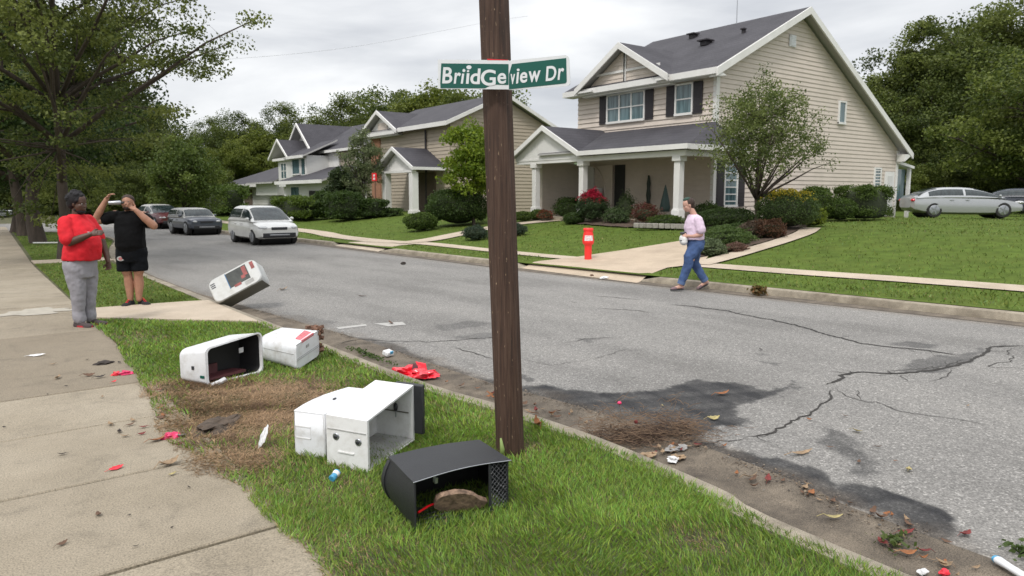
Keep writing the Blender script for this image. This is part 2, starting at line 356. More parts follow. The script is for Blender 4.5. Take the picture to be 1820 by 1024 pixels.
# kerbs and gutter
mb = MB(); sweep(mb, NK, [(-.16, .02), (-.16, .118), (-.02, .116), (.0, .10), (.035, .015), (.04, -.05)]); kind(mb.build('near_kerb', M['kerb'], smooth='auto'))
goff = lambda u: .64 - .44 * min(1, max(0, (u - 8) / 6))
rings = []
for i, p in enumerate(NK):
    t = (NK[min(i + 1, len(NK) - 1)] - NK[max(i - 1, 0)]).normalized(); g_ = goff(p.y); rings.append([Vector((p.x + t.y * o, p.y - t.x * o, z)) for o, z in ((.03, .012), (.39 * g_, .006), (g_, .022), (g_ + .01, -.03))])
mb = MB(); mb.loft(rings, False, close=False); kind(mb.build('gutter', M['gutter']))
FKL = [Vector((FK(u), u, 0)) for u in np.arange(-30, 62, .5)]
def fkz(p):
    k = 1.0
    for a, b in ((10.5, 13.9), (21.2, 24.4)):
        d = max(a - p.y, p.y - b); k = min(k, min(1, max(0.12, d / .6 + .12)))
    return k
mb = MB(); sweep(mb, FKL, [(.16, .02), (.16, .142), (.03, .14), (.0, .125), (-.045, .02), (-.05, -.04)], 1, fkz); kind(mb.build('far_kerb', M['kerb'], smooth='auto'))
mb = MB(); sweep(mb, FKL, [(-.03, .0235), (-.40, .0235)], 1); kind(mb.build('far_gutter', M['gutter']))
# the road: near, finely divided with stains as a surface attribute, then coarse
def inpoly(x, y, P):
    r = np.zeros(x.shape, bool); j = len(P) - 1
    for i in range(len(P)):
        xi, yi = P[i]; xj, yj = P[j]
        c = ((yi > y) != (yj > y)) & (x < (xj - xi) * (y - yi) / (yj - yi + 1e-12) + xi); r ^= c; j = i
    return r
def wob(x, y, s, k):
    a = np.zeros_like(x)
    for i in range(5):
        f = k * 1.9 ** i; ph = (i * 2.1 + s) * 3.7
        a += np.sin(x * f * 1.3 + y * f * .7 + ph) * np.cos(y * f * 1.1 - x * f * .5 + ph * 1.7) / 1.6 ** i
    return a
def wpoly(pp, z=.02): return [tuple(gp(x, y, z).xy) for x, y in pp]
STAINS = [
 (wpoly([(900, 690), (960, 682), (1020, 690), (1100, 700), (1150, 697), (1200, 684), (1250, 676), (1300, 678), (1345, 692), (1375, 700), (1425, 674), (1400, 700), (1350, 712), (1305, 728), (1325, 752), (1280, 768), (1180, 775), (1080, 760), (1000, 735), (960, 735), (905, 722), (860, 700)]), 1.0, .03),
 (wpoly([(1180, 770), (1230, 780), (1290, 795), (1400, 820), (1460, 842), (1478, 862), (1540, 862), (1600, 872), (1690, 915), (1700, 945), (1690, 975), (1600, 930), (1480, 885), (1380, 855), (1290, 825), (1215, 795)]), 1.0, .03),
 (wpoly([(590, 600), (640, 600), (700, 612), (770, 640), (830, 662), (905, 680), (905, 712), (860, 700), (800, 682), (730, 655), (660, 628)]), .8, .05),
 (wpoly([(1455, 762), (1490, 768), (1520, 790), (1555, 826), (1560, 850), (1520, 845), (1500, 815), (1470, 790)]), .6, .04),
 (wpoly([(1600, 660), (1640, 636), (1700, 632), (1760, 615), (1720, 645), (1660, 662)]), .6, .03),
 (wpoly([(1560, 610), (1620, 606), (1680, 614), (1640, 620)]), .6, .03),
 (wpoly([(765, 580), (830, 570), (880, 572), (840, 582), (790, 586)]), .4, .05),
 (wpoly([(800, 598), (850, 592), (905, 594), (850, 604)]), .4, .04),
 (wpoly([(1350, 640), (1385, 645), (1370, 650)]), .5, .02), (wpoly([(1330, 626), (1365, 630), (1350, 634)]), .5, .02),
 (wpoly([(1030, 602), (1060, 600), (1055, 608), (1035, 608)]), .5, .02), (wpoly([(925, 668), (950, 667), (945, 678), (925, 678)]), .6, .02),
 (wpoly([(380, 560), (480, 552), (600, 572), (560, 590), (470, 570)]), .35, .1),
]
def road_attrs(o, co):
    x, y = co[:, 0].copy(), co[:, 1].copy(); st = np.zeros(len(x)); r = np.random.default_rng(3)
    for P, amp, sft in STAINS:
        a = np.array(P); lo = a.min(0) - .3; hi = a.max(0) + .3
        s = (x > lo[0]) & (x < hi[0]) & (y > lo[1]) & (y < hi[1]); xs, ys = x[s], y[s]; acc = np.zeros(len(xs))
        for k in range(8):
            jx = xs + .055 * wob(xs, ys, 1, 5) + r.normal(0, sft * .45); jy = ys + .055 * wob(ys, xs, 2, 5) + r.normal(0, sft * .45)
            acc += inpoly(jx, jy, P)
        st[s] = np.maximum(st[s], acc / 8 * amp * (.88 + .12 * wob(xs, ys, 4, 9)))
    attr_fc(o.data, 'Stain', np.clip(st, 0, 1))
    nk = np.interp(y, [p[1] for p in NKP[:12]], [p[0] for p in NKP[:12]]) + goff(0) - .44 * np.clip((y - 8) / 6, 0, 1)
    d = x - nk; du = np.clip(1 - d / .22 + .5 * wob(x, y, 6, 4), 0, 1) * .3 * (d < .5); d2 = np.array([FK(v) for v in y]) - .4 - x
    du = np.maximum(du, np.clip(1 - d2 / .3, 0, 1) * .5)
    attr_fc(o.data, 'Dust', du)
nkx = lambda u: float(np.interp(u, [p.y for p in NK if p.y < 38.5 ], [p.x for p in NK if p.y < 38.5])) + goff(u) - .02
us = np.concatenate([[-8, -4], np.arange(-1, 14, .036)])
o, co = grid('road', us, lambda u: (nkx(u), FK(u) - .02), 230, lambda W, U: .018 + 0 * W, M['asphalt']); road_attrs(o, co); kind(o); ROAD = o
us = np.arange(13.95, 38.1, .4)
o, co = grid('road', us, lambda u: (nkx(u), FK(u) - .02), 26, lambda W, U: .014 + 0 * W, M['asphalt']); road_attrs(o, co); kind(o)
o, co = grid('side_street', np.array([37.9, 42, 46, 50, 54, 58.]), lambda u: (-80 if u > 38 else 4.5, FK(u)), 20, lambda W, U: .008 + 0 * W, M['asphalt']); attr_fc(o.data, 'Stain', np.zeros(len(co))); attr_fc(o.data, 'Dust', np.zeros(len(co))); kind(o)
# cracks
def crack(pp, w0, seed, z=.0225, wjit=.7):
    r = random.Random(seed); P = [gp(x, y, z) for x, y in pp]; line = []
    wv = 0
    for a, b in zip(P, P[1:]):
        seg = max(2, int((b - a).length / .045)); n = Vector((-(b - a).y, (b - a).x, 0)).normalized()
        for k in range(seg): wv = wv * .86 + r.gauss(0, .011) + (r.gauss(0, .03) if r.random() < .07 else 0); line.append(a.lerp(b, k / seg) + n * wv)
    line.append(P[-1]); L_, R_ = [], []
    for i, p in enumerate(line):
        t = (line[min(i + 1, len(line) - 1)] - line[max(i - 1, 0)]).normalized(); n = Vector((-t.y, t.x, 0)); e_ = min(1, i / 5, (len(line) - 1 - i) / 5) * .85 + .15
        L_.append(p + n * w0 * e_ * (.5 + wjit * r.random())); R_.append(p - n * w0 * e_ * (.5 + wjit * r.random()))
    mb = MB(); mb.loft([[a, b] for a, b in zip(L_, R_)], False, close=False)
    if w0 > .008:   # fine side cracks running off the main one
        for q in range(int(len(line) / 9)):
            p = line[r.randrange(2, len(line) - 2)].copy(); a = r.uniform(0, 6.3); w_ = w0 * .28; rings = []
            for k in range(r.randint(4, 11)):
                a += r.gauss(0, .45); nn = Vector((-math.sin(a), math.cos(a), 0)) * w_ * (1 - k / 12) * r.uniform(.5, 1.3); rings.append([p + nn + Vector((0, 0, .0006)), p - nn + Vector((0, 0, .0006))]); p = p + Vector((math.cos(a), math.sin(a), 0)) * .035
            mb.loft(rings, False, close=False)
    return mb.build('crack', M['crack'], ROAD)
for i, (pp, w) in enumerate([
    ([(1325, 777), (1380, 765), (1430, 740), (1440, 738), (1462, 715), (1475, 700), (1485, 692)], .011),
    ([(1472, 684), (1510, 668), (1530, 663), (1600, 665), (1680, 655), (1730, 637), (1765, 617), (1822, 614)], .022),
    ([(1190, 541), (1290, 552), (1380, 572), (1450, 590), (1540, 612), (1590, 618), (1660, 624), (1705, 632)], .022),
    ([(1480, 690), (1500, 700), (1530, 712), (1560, 713), (1600, 730), (1700, 745), (1770, 760)], .005),
    ([(1690, 655), (1680, 670), (1650, 678)], .006), ([(1620, 665), (1622, 680)], .006), ([(1527, 692), (1525, 704), (1535, 712)], .006),
    ([(590, 612), (640, 603), (690, 606), (760, 607), (830, 602), (905, 597)], .009),
    ([(800, 617), (840, 628), (875, 640)], .009), ([(1000, 610), (1040, 602), (1100, 598)], .006),
    ([(1040, 640), (1110, 622), (1160, 620)], .004), ([(1545, 668), (1600, 660), (1680, 650), (1725, 636)], .005),
    ([(1800, 618), (1760, 652), (1822, 655)], .006), ([(930, 640), (980, 650), (1040, 640)], .004), ([(1060, 548), (1130, 552), (1160, 556)], .012), ([(1245, 790), (1330, 778)], .006), ([(1520, 790), (1570, 806)], .005),
    ([(1055, 525), (1110, 530), (1140, 533)], .012), ([(1010, 536), (1025, 538)], .02)]): crack(pp, w, i)
def blob(c, rx, ry, z, seed, n=26, rot=0, jag=.25):
    r = random.Random(seed); out = []
    for k in range(n):
        a = 2 * math.pi * k / n; q = 1 + r.uniform(-jag, jag); x, y = rx * q * math.cos(a), ry * q * math.sin(a)
        out.append((c[0] + x * math.cos(rot) - y * math.sin(rot), c[1] + x * math.sin(rot) + y * math.cos(rot), z))
    return out
M['paint'] = pmat('worn_paint', (.38, .37, .35), .8, .15, 30)
M['limestain'] = pmat('pale_stain', (.37, .34, .285), .9, .15, 10)
for i, (pp, rr) in enumerate([([(598, 582), (650, 576), (652, 579), (602, 585)], 0), ([(664, 575), (715, 572), (722, 577), (690, 580)], 0)]):
    mb = MB(); mb.add([gp(x, y, .0225) for x, y in pp], [(0, 1, 2, 3)]); mb.build('paint_mark', M['paint'], ROAD)
# sidewalk: single slabs with open joints
mb = MB(); J = [-1.5, -.1, 1.05, 2.25, 3.47, 4.68, 5.85, 7.03, 10.2, 11.95, 12.9] + list(np.arange(14.4, 50, 1.5)); tone = []
SE = interp([(0, 1.17), (9, 1.3), (21, 1.3), (47, 1.9)])
rs = random.Random(5)
for k, (a, b) in enumerate(zip(J, J[1:])):
    g = .0115; a0, a1, b0, b1 = a - .03 + g, a + .02 + g, b - .03 - g, b + .02 - g; x0 = -.6
    dz = rs.uniform(-.003, .003); P = [(x0, a0), (SE(a), a1), (SE(b), b1), (x0, b0)]
    ins = .008
    top = [(x0 + ins, a0 + ins, .12 + dz), (SE(a) - ins, a1 + ins, .12 + dz), (SE(b) - ins, b1 - ins, .12 + dz), (x0 + ins, b0 - ins, .12 + dz)]
    mb.loft([[Vector((p[0], p[1], .05)) for p in P], [Vector((p[0], p[1], .112 + dz)) for p in P], [Vector(p) for p in top]], True)
    tone += [{7: .75, 8: .35, 5: .12}.get(k, rs.uniform(0, .32))] * 12
o = mb.build('sidewalk', M['side']); attr_fc(o.data, 'Slab', tone); kind(o)
mb = MB(); mb.add([(-.62, -2, .085), (1.16, -2, .085), (1.16, 50, .085), (-.62, 50, .085)], [(0, 1, 2, 3)]); kind(mb.build('sidewalk_bedding', M['bed']))
mb = MB(); mb.prism([(1.3, 11.35, .06), (3.05, 9.62, .06), (3.05, 12.12, .06), (2.7, 12.2, .06), (1.3, 12.3, .06)], (0, 0, .062)); kind(mb.build('cross_path', M['path']))
mb = MB(); mb.prism([(1.36, 21.5, .06), (3.1, 21.5, .06), (3.1, 22.5, .06), (1.36, 22.5, .06)], (0, 0, .062)); kind(mb.build('cross_path', M['path']))
mb = MB(); mb.add(blob((.75, 12.35), .55, .3, .1245, 4, 30, .1, .4), [list(range(30))]); kind(mb.build('pale_stain', M['limestain']))
def ribbon(name, pts, hw, mat, dz=.02, k=5):
    ln = smooth_line([(a, b) for a, b in pts], k); h = hw if hasattr(hw, '__len__') else [hw] * len(pts); rings = []
    for i, p in enumerate(ln):
        t = (ln[min(i + 1, len(ln) - 1)] - ln[max(i - 1, 0)]).normalized(); n = Vector((t.y, -t.x, 0)); w = np.interp(i / k, range(len(h)), h)
        rr = []
        for s in np.linspace(-1, 1, 5):
            q = p + n * w * s; rr.append(Vector((q.x, q.y, float(th_np(np.array(q.x), np.array(q.y))) + dz)))
        rings.append(rr)
    mb = MB(); mb.loft(rings, False, close=False); return kind(mb.build(name, mat))
ribbon('far_walk', [(14.05, -6), (13.72, 4.4), (13.38, 8.3), (13.2, 10.6), (12.9, 12.2), (12.5, 14.2), (12.45, 18), (12.5, 21.5), (12.0, 24), (12.1, 28), (12.7, 33), (13, 50)], [.27] * 7 + [.3, .5, .45, .4, .35], M['path'], .022)
ribbon('front_walk', [(11.9, 22.6), (13.2, 22.5), (14.9, 23.1), (17.2, 23.6), (18.8, 23.2), (19.7, 22.7)], .5, M['path'], .03)
ribbon('garden_path', [(13.2, 10.6), (15.3, 10.85), (17.2, 11.1), (18.9, 11.5), (20.2, 12.1)], .27, M['path'], .035)
def secs(name, S, mat, dz):
    rings = [[Vector((w, a + (b - a) * t, float(th_np(np.array(w), np.array(a))) * 1.0 + dz)) for t in np.linspace(0, 1, 7)] for w, a, b in S]
    for r_ in rings:
        for q in r_:
            k_ = min(1, max(0, (q.x - FK(q.y) + .06) / .45)); q.z = .03 + (q.z - .03) * k_
    mb = MB(); mb.loft(rings, False, close=False); return kind(mb.build(name, mat))
S = []
for w, a, b in [(10.8, 10.2, 14.0), (11.0, 10.3, 14.0), (11.2, 10.4, 14.05), (11.4, 10.45, 14.05), (12.5, 10.9, 14.15), (13.3, 10.6, 14.1), (14.3, 11.2, 13.95), (16, 12.1, 13.72), (18, 12.9, 13.55), (19.5, 13.1, 13.5)]: S.append((w, a, b))
o = secs('driveway', S, M['drive'], .03)
me = o.data
secs('driveway_apron', [(10.52, 21.1, 24.5), (10.75, 21.2, 24.4), (11.0, 21.3, 24.3), (11.6, 21.6, 24.2), (12.0, 21.7, 24.1), (12.6, 21.8, 23.4)], M['path'], .012).data.vertices

# ------------------------------------------------------------------ grass
def leafy(name, P, A, B, w, col, mat, parent=None, bend=None):
    """P base points, A side vectors (half width), B tip vectors; one kite-shaped leaf each"""
    n = len(P); v = np.empty((n, 4, 3), np.float32); v[:, 0] = P; v[:, 1] = P + A + B * w; v[:, 2] = P + B; v[:, 3] = P - A + B * w
    if bend is not None: v[:, 2] += bend
    me = bpy.data.meshes.new(name); me.vertices.add(n * 4); me.vertices.foreach_set('co', v.ravel())
    me.loops.add(n * 4); me.loops.foreach_set('vertex_index', np.arange(n * 4, dtype=np.int32)); me.polygons.add(n)
    me.polygons.foreach_set('loop_start', np.arange(0, n * 4, 4, dtype=np.int32)); me.update(calc_edges=True); me.materials.append(mat)
    c = np.ones((n, 4, 4), np.float32); c[:, :, :3] = col[:, None, :]
    a = me.color_attributes.new('Col', 'FLOAT_COLOR', 'POINT'); a.data.foreach_set('color', c.ravel())
    o = bpy.data.objects.new(name, me); COL.objects.link(o)
    if parent is not None: o.parent = parent
    return o
DEAD = [(gp(450, 720).xy, .72, 1.0), (gp(380, 750).xy, .5, 1.0), (gp(350, 690).xy, .42, .9), (gp(530, 690).xy, .36, .7), (gp(510, 735).xy, .3, .7), (gp(415, 815).xy, .28, .95), (gp(620, 665).xy, .3, .4), (gp(240, 600).xy, .3, .5), (gp(560, 860).xy, .25, .45), (gp(590, 990).xy, .25, .5), (gp(430, 860).xy, .2, .6), (gp(845, 720).xy, .3, .3), (gp(915, 790).xy, .16, .7), (gp(1250, 960).xy, .12, .6), (gp(300, 500).xy, .5, .5)]
def dead_at(x, y):
    d = np.zeros_like(x)
    for c, r, a in DEAD: d = np.maximum(d, a * np.clip(1.6 - np.hypot((x - c[0]), (y - c[1]) * .8) / r, 0, 1))
    return np.clip(d + .13 * d * wob(x, y, 3, 6), 0, 1)
def lawn(name, poly, dens, hgt, d0, seed, zf, label, near=False, g=(.118, .175, .032), holes=()):
    r = np.random.default_rng(seed); a = np.array(poly); lo, hi = a.min(0), a.max(0); n = int((hi - lo).prod() * dens)
    x = r.uniform(lo[0], hi[0], n); y = r.uniform(lo[1], hi[1], n); k = inpoly(x + .02 * wob(x, y, 1, 4), y, poly)
    for hpoly in holes: k &= ~inpoly(x, y, hpoly)
    x, y = x[k], y[k]; dist = np.hypot(x, y); k = r.random(len(x)) < np.clip((d0 / dist) ** 2, 0, 1); x, y, dist = x[k], y[k], dist[k]; n = len(x)
    wid = .0022 * np.maximum(1, dist / d0 * 1.15) * r.uniform(.7, 1.4, n) * (1 if near else 1.2)
    dd = dead_at(x, y) if near else np.clip(.1 * wob(x, y, 3, .8) - .03, 0, .2); isd = r.random(n) < dd * 1.05 + (.05 if near else .0)
    h = hgt * r.uniform(.45, 1.15, n) * (1 + .12 * wob(x, y, 5, 3.0)) * np.where(isd, .75, 1); h = np.maximum(h, hgt * .25)
    az = r.uniform(0, 2 * np.pi, n) ; lean = np.where(isd & (dd > .3), r.uniform(.7, 1.9, n), r.uniform(.05, .75, n)) ; laz = r.uniform(0, 2 * np.pi, n) * .6 + wob(x, y, 9, 2) * 2
    P = np.stack([x, y, zf(x, y) - .003], -1); A = np.stack([np.cos(az), np.sin(az), 0 * az], -1) * wid[:, None]
    B = np.stack([np.sin(lean) * np.cos(laz), np.sin(lean) * np.sin(laz), np.abs(np.cos(lean)) + .08], -1) * h[:, None]
    gcol = np.array(g)[None] * (r.uniform(.55, 1.45, n) * (1 + .11 * wob(x, y, 2, 1.9)))[:, None]; gcol[:, 0] *= r.uniform(.8, 1.35, n)
    straw = np.array((.40, .275, .15))[None] * r.uniform(.45, 1.25, n)[:, None]; dk = np.array((.13, .14, .05))[None] * r.uniform(.7, 1.3, n)[:, None]
    col = np.where(isd[:, None], np.where((r.random(n) < .25)[:, None], dk, straw), gcol)
    bend = np.stack([np.cos(laz) * h * .25, np.sin(laz) * h * .25, -h * .08], -1)
    o = leafy(name, P, A, B, .45, np.clip(col, 0, 1).astype(np.float32), M['grass'], bend=bend); o['kind'] = 'stuff'; o['label'] = label; return o
z12 = lambda x, y: np.where(x < np.interp(y, [0, 9, 21], [1.18, 1.31, 1.31]), .12, .1)
zt = lambda x, y: th_np(x, y)
NKx = lambda u: float(np.interp(u, [p.y for p in NK if p.y < 38.5], [p.x for p in NK if p.y < 38.5]))
near_edge = [(NKx(u) - .10, u) for u in (-1, 0, 1, 1.6, 2.2, 2.8, 3.5, 4.2, 5, 6, 7.5, 9.5)]
lawn('verge_grass', [(1.16, -1)] + near_edge + [(1.24, 11.3), (1.27, 9), (1.17, 7.4), (1.15, 6.6), (1.08, 6.0), (1.0, 5.5), (1.02, 5.0), (1.1, 4.6), (1.13, 4), (1.15, 3)], 13000, .055, 4.2, 1, z12, 'long green grass with a dead straw patch on the near verge', True, g=(.165, .275, .042))
lawn('verge_grass', [(1.34, 12.35), (2.7, 12.25), (2.95, 12.3), (2.95, 21.4), (1.36, 21.4)], 5000, .055, 5, 2, z12, 'grass of the verge behind the crossing path', True)
lawn('verge_grass', [(1.45, 22.6), (3.1, 22.6), (3.7, 26.5), (4.5, 31), (4.6, 35), (4.3, 38.2), (3.3, 40.3), (2, 41.5), (1.9, 41.5)], 1600, .06, 7, 3, z12, 'grass under the street trees on the far part of the verge', True)
lawn('far_strip_grass', [(FK(u) + .2, u) for u in (-2, 2, 4, 6, 8, 9.5, 10.2)] + [(12.6, 10.9), (13.0, 8.3), (13.35, 4.4), (13.7, -2)], 2200, .07, 4.2, 4, zt, 'mown grass strip along the far kerb beside the walker')
lawn('far_strip_grass', [(FK(14.2) + .2, 14.4), (FK(17) + .2, 17), (FK(20) + .2, 20.9), (11.8, 21.4), (12.15, 21), (12.1, 18), (12.2, 14.5)], 1300, .07, 5, 5, zt, 'mown grass strip between the two driveways')
lawn('far_strip_grass', [(FK(24.8) + .2, 24.8), (FK(30) + .2, 30), (FK(40) + .2, 40), (12.2, 40), (12.2, 32), (11.6, 28), (11.45, 24.8)], 500, .07, 6, 6, zt, 'mown grass strip beside the parked vehicles')
lawn('front_lawn', [(14.0, -2), (13.98, 4.4), (13.65, 8.3), (13.5, 10.2), (15.4, 10.45), (17.3, 10.7), (19.1, 11.1), (20.4, 11.8), (22, 12.9), (25, 14.2), (31, 15.8), (37, 17.6), (45, 21), (60, 25), (60, 12), (36, 4)], 420, .075, 6, 7, zt, 'wide mown lawn beside the large house', g=(.112, .165, .030))
lawn('front_lawn', [(12.8, 14.3), (16, 13.85), (18.4, 13.7), (19.2, 14.2), (19.2, 22.2), (17, 22.9), (15, 22.4), (13.3, 21.9), (12.8, 21)], 700, .07, 5.5, 8, zt, 'front lawn before the porch of the large house')
lawn('front_lawn', [(12.6, 23.3), (15, 23.9), (18, 24.4), (22, 26), (26, 28), (26, 35), (20, 35), (20, 60), (13.6, 60), (13.2, 33), (12.6, 28), (12.6, 25)], 260, .075, 7, 9, zt, 'lawns before the houses farther down the street')

# ------------------------------------------------------------------ houses
def clip(poly, ax, val, keep_gt):
    out = []; n = len(poly)
    for i in range(n):
        a, b = poly[i], poly[(i + 1) % n]; ia = (a[ax] >= val) == keep_gt or a[ax] == val; ib = (b[ax] >= val) == keep_gt or b[ax] == val
        if ia: out.append(a)
        if ia != ib and a[ax] != b[ax]:
            t = (val - a[ax]) / (b[ax] - a[ax]); out.append((a[0] + t * (b[0] - a[0]), a[1] + t * (b[1] - a[1])))
    return out
def siding(mb, poly, org, ux, nrm, course=.175, d=.024):
    """lap siding as real boards: each course leans out at its lower edge"""
    org, ux, nrm = Vector(org), Vector(ux), Vector(nrm); zs = [p[1] for p in poly]; k = math.floor(min(zs) / course)
    while k * course < max(zs):
        z0, z1 = k * course, (k + 1) * course; q = clip(clip(poly, 1, z0, True), 1, z1, False); k += 1
        if len(q) < 3: continue
        mb.add([org + ux * s + Vector((0, 0, z)) + nrm * (d * (z1 - z) / course) for s, z in q], [list(range(len(q)))])
        bot = [s for s, z in q if abs(z - min(t[1] for t in q)) < 1e-4]
        if len(bot) > 1:
            a, b = min(bot), max(bot); zb = min(t[1] for t in q)
            mb.add([org + ux * a + Vector((0, 0, zb)) + nrm * d, org + ux * b + Vector((0, 0, zb)) + nrm * d, org + ux * b + Vector((0, 0, zb)), org + ux * a + Vector((0, 0, zb))], [(0, 1, 2, 3)])
def slab(mb, pts, t=.14): mb.prism(pts, (0, 0, -t))
def beam(mb, a, b, w, h, drop=True, out=(0, 0, 0)):
    """a board from a to b, top edge on the line; w = thickness sideways, h = depth downward"""
    a, b = Vector(a), Vector(b); t = (b - a).normalized(); s = t.cross(Vector((0, 0, 1)))
    s = s.normalized() * w / 2 if s.length > 1e-6 else Vector((w / 2, 0, 0)); dn = Vector((0, 0, -h))
    mb.loft([[p - s, p + s, p + s + dn, p - s + dn] for p in (a, b)])
def roof(parent, planes, mat='shingle', t=.13, name='roof'):
    mb = MB()
    for p in planes:
        q = [Vector(a) for a in p]
        if (q[1] - q[0]).cross(q[2] - q[0]).z < 0: q = q[::-1]
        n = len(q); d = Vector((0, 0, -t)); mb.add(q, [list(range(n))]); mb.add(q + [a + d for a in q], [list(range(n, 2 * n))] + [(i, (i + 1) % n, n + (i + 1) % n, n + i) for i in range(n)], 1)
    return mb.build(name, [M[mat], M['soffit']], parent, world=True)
def window(parent, axis, pos, a0, a1, z0, z1, cols=1, rows=2, fw=.07, gl='glass', shut=None, out=-1, louv=0):
    """axis 'x': set in a wall of constant x = pos with a0..a1 along y; axis 'y' the other way; out = direction the window faces"""
    def P(d, a, z): return Vector((pos + out * d, a, z)) if axis == 'x' else Vector((a, pos + out * d, z))
    def bx(mb, d0, d1, b0, b1, y0, y1): mb.bb(P(d0, b0, y0), P(d1, b1, y1))
    mb = MB(); a0, a1 = min(a0, a1), max(a0, a1)
    bx(mb, .0, .075, a0 - fw, a0, z0 - fw, z1 + fw); bx(mb, .0, .075, a1, a1 + fw, z0 - fw, z1 + fw)
    bx(mb, .0, .074, a0, a1, z1, z1 + fw); bx(mb, .0, .095, a0 - fw * 1.0, a1 + fw * 1.0, z0 - fw * 1.3, z0)
    for i in range(1, cols): c = a0 + (a1 - a0) * i / cols; bx(mb, .03, .068, c - .035, c + .035, z0, z1)
    for i in range(1, rows): c = z0 + (z1 - z0) * i / rows; bx(mb, .03, .065, a0, a1, c - .022, c + .022)
    for i in range(louv): c = z0 + (z1 - z0) * (i + .5) / louv; bx(mb, .04, .06, a0, a1, c - .022, c + .022)
    f = mb.build('window', M['white'], parent, world=True)
    g = MB(); bx(g, .028, .036, a0, a1, z0, z1); go = g.build('pane', M[gl], f); 
    for v in go.data.vertices: v.co -= Vector(parent.location)
    if shut:
        for s in (-1, 1):
            if s not in shut: continue
            e = a0 - fw - .02 if s < 0 else a1 + fw + .02; wdt = .42 * s; mb = MB()
            bx(mb, .02, .06, e, e + wdt, z0 - fw, z1 + fw); n = 12
            for i in range(n): c = z0 + (z1 - z0) * (i + .5) / n; bx(mb, .06, .072, e + wdt * .15, e + wdt * .85, c - .02, c + .02)
            mb.build('shutter', M['shutter'], parent, world=True)
    return f

# --- the large beige house
GX, GU = 22.6, 17.6
H1 = thing('house', 'large beige two storey house with a long saltbox gable wall and white columned porch', 'house', (GX, GU, .6))
UL = 25.15
mb = MB()
siding(mb, [(GX, .55), (36.6, .55), (36.6, 4.0), (27.8, 9.05), (GX, 6.4)], (0, GU, 0), (1, 0, 0), (0, -1, 0))
siding(mb, [(GU, .55), (UL, .55), (UL, 6.3), (GU, 6.3)], (GX, 0, 0), (0, 1, 0), (-1, 0, 0), .2, .04)
mb.build('wall', M['siding1'], H1, world=True)
mb = MB(); mb.prism([(GX + .01, GU + .01, .5), (36.6, GU + .01, .5), (36.6, GU + .01, 3.9), (27.8, GU + .01, 8.95), (GX + .01, GU + .01, 6.3)], (0, UL - GU - .02, 0)); mb.build('wall', M['siding1'], H1, world=True)
EZ, RX, RZ = 6.42, 27.8, 9.3; BX, BZ = 37.15, 3.88
roof(H1, [[(GX - .5, GU - .42, EZ - .02), (GX - .5, UL + .4, EZ - .02), (RX, UL + .4, RZ), (RX, GU - .42, RZ)], [(RX, GU - .42, RZ), (RX, UL + .4, RZ), (BX, UL + .4, BZ), (BX, GU - .42, BZ)]])
mb = MB()
beam(mb, (GX - .56, GU - .45, EZ - .07), (RX, GU - .45, RZ - .005), .07, .28); beam(mb, (RX, GU - .45, RZ - .005), (BX + .05, GU - .45, BZ - .03), .07, .28)
beam(mb, (GX - .53, GU - .41, EZ - .05), (GX - .53, UL + .42, EZ - .05), .12, .22)
mb.box((GX - .3, (GU + UL) / 2, EZ - .28), (.5, UL - GU + .6, .03))
mb.prism([(GX - .5, GU - .46, EZ - .12), (GX, GU - .46, EZ - .3), (GX - .5, GU - .46, EZ - .36)], (0, .4, 0))
mb.prism([(BX, GU - .46, BZ - .1), (BX - .75, GU - .46, BZ - .1), (BX - .75, GU - .46, BZ - .45)], (0, .38, 0))
mb.bb((GX - .035, GU - .045, .6), (GX + .16, GU + .1, EZ - .1)); mb.bb((36.46, GU - .05, .6), (36.66, GU + .1, 3.95))
mb.bb((GX - .04, GU + .1, 5.98 + .2), (GX + .0, UL, EZ - .15))
mb.build('roof_trim', M['white'], H1, world=True)
# cross gable on the front
cu, cz, c0, c1, cfz = 21.95, 7.98, 19.45, 24.45, 6.42; CX = GX - .72
roof(H1, [[(CX, cu, cz), (26.0, cu, cz), (23.2, c0 - .1, cfz - .02), (CX, c0 - .1, cfz - .02)], [(CX, cu, cz), (CX, c1 + .1, cfz - .02), (23.2, c1 + .1, cfz - .02), (26.0, cu, cz)]], name='gable_roof', t=.1)
mb = MB(); siding(mb, [(c0 + .2, 6.28), (c1 - .2, 6.28), (c1 - .2, 6.35), (cu, 7.8), (c0 + .2, 6.35)], (GX - .3, 0, 0), (0, 1, 0), (-1, 0, 0), .17); mb.prism([(GX - .295, c0 + .3, 6.1), (GX - .295, c1 - .3, 6.1), (GX - .295, c1 - .3, 6.35), (GX - .295, cu, 7.75), (GX - .295, c0 + .3, 6.35)], (.29, 0, 0))
mb.build('gable_wall', M['siding1'], H1, world=True)
mb = MB(); beam(mb, (CX - .02, c0 - .14, cfz - .02), (CX - .02, cu, cz + .0), .06, .26); beam(mb, (CX - .02, cu, cz + .0), (CX - .02, c1 + .14, cfz - .02), .06, .26)
beam(mb, (GX - .36, cu, 7.75), (GX - .36, cu, 6.2), .14, .01); mb.bb((GX - .37, cu - .07, 6.1), (GX - .33, cu + .07, 7.75)); mb.bb((GX - .36, c0 + .6, 6.85), (GX - .335, c1 - .6, 6.95))
mb.bb((GX - .4, c0 + .0, 6.05), (GX - .02, c1 - .0, 6.24)); mb.bb((CX, c1 - .9, 6.2), (GX - .1, c1 + .12, 6.28)); mb.bb((CX, c0 - .1, 6.2), (GX - .1, c0 + .5, 6.28))
mb.build('gable_trim', M['white'], H1, world=True)
window(H1, 'x', GX - .02, 21.13, 23.2, 4.93, 6.0, 3, 2, shut=(-1, 1)); window(H1, 'x', GX - .02, 18.68, 19.42, 4.95, 6.0, 1, 2, shut=(-1, 1))
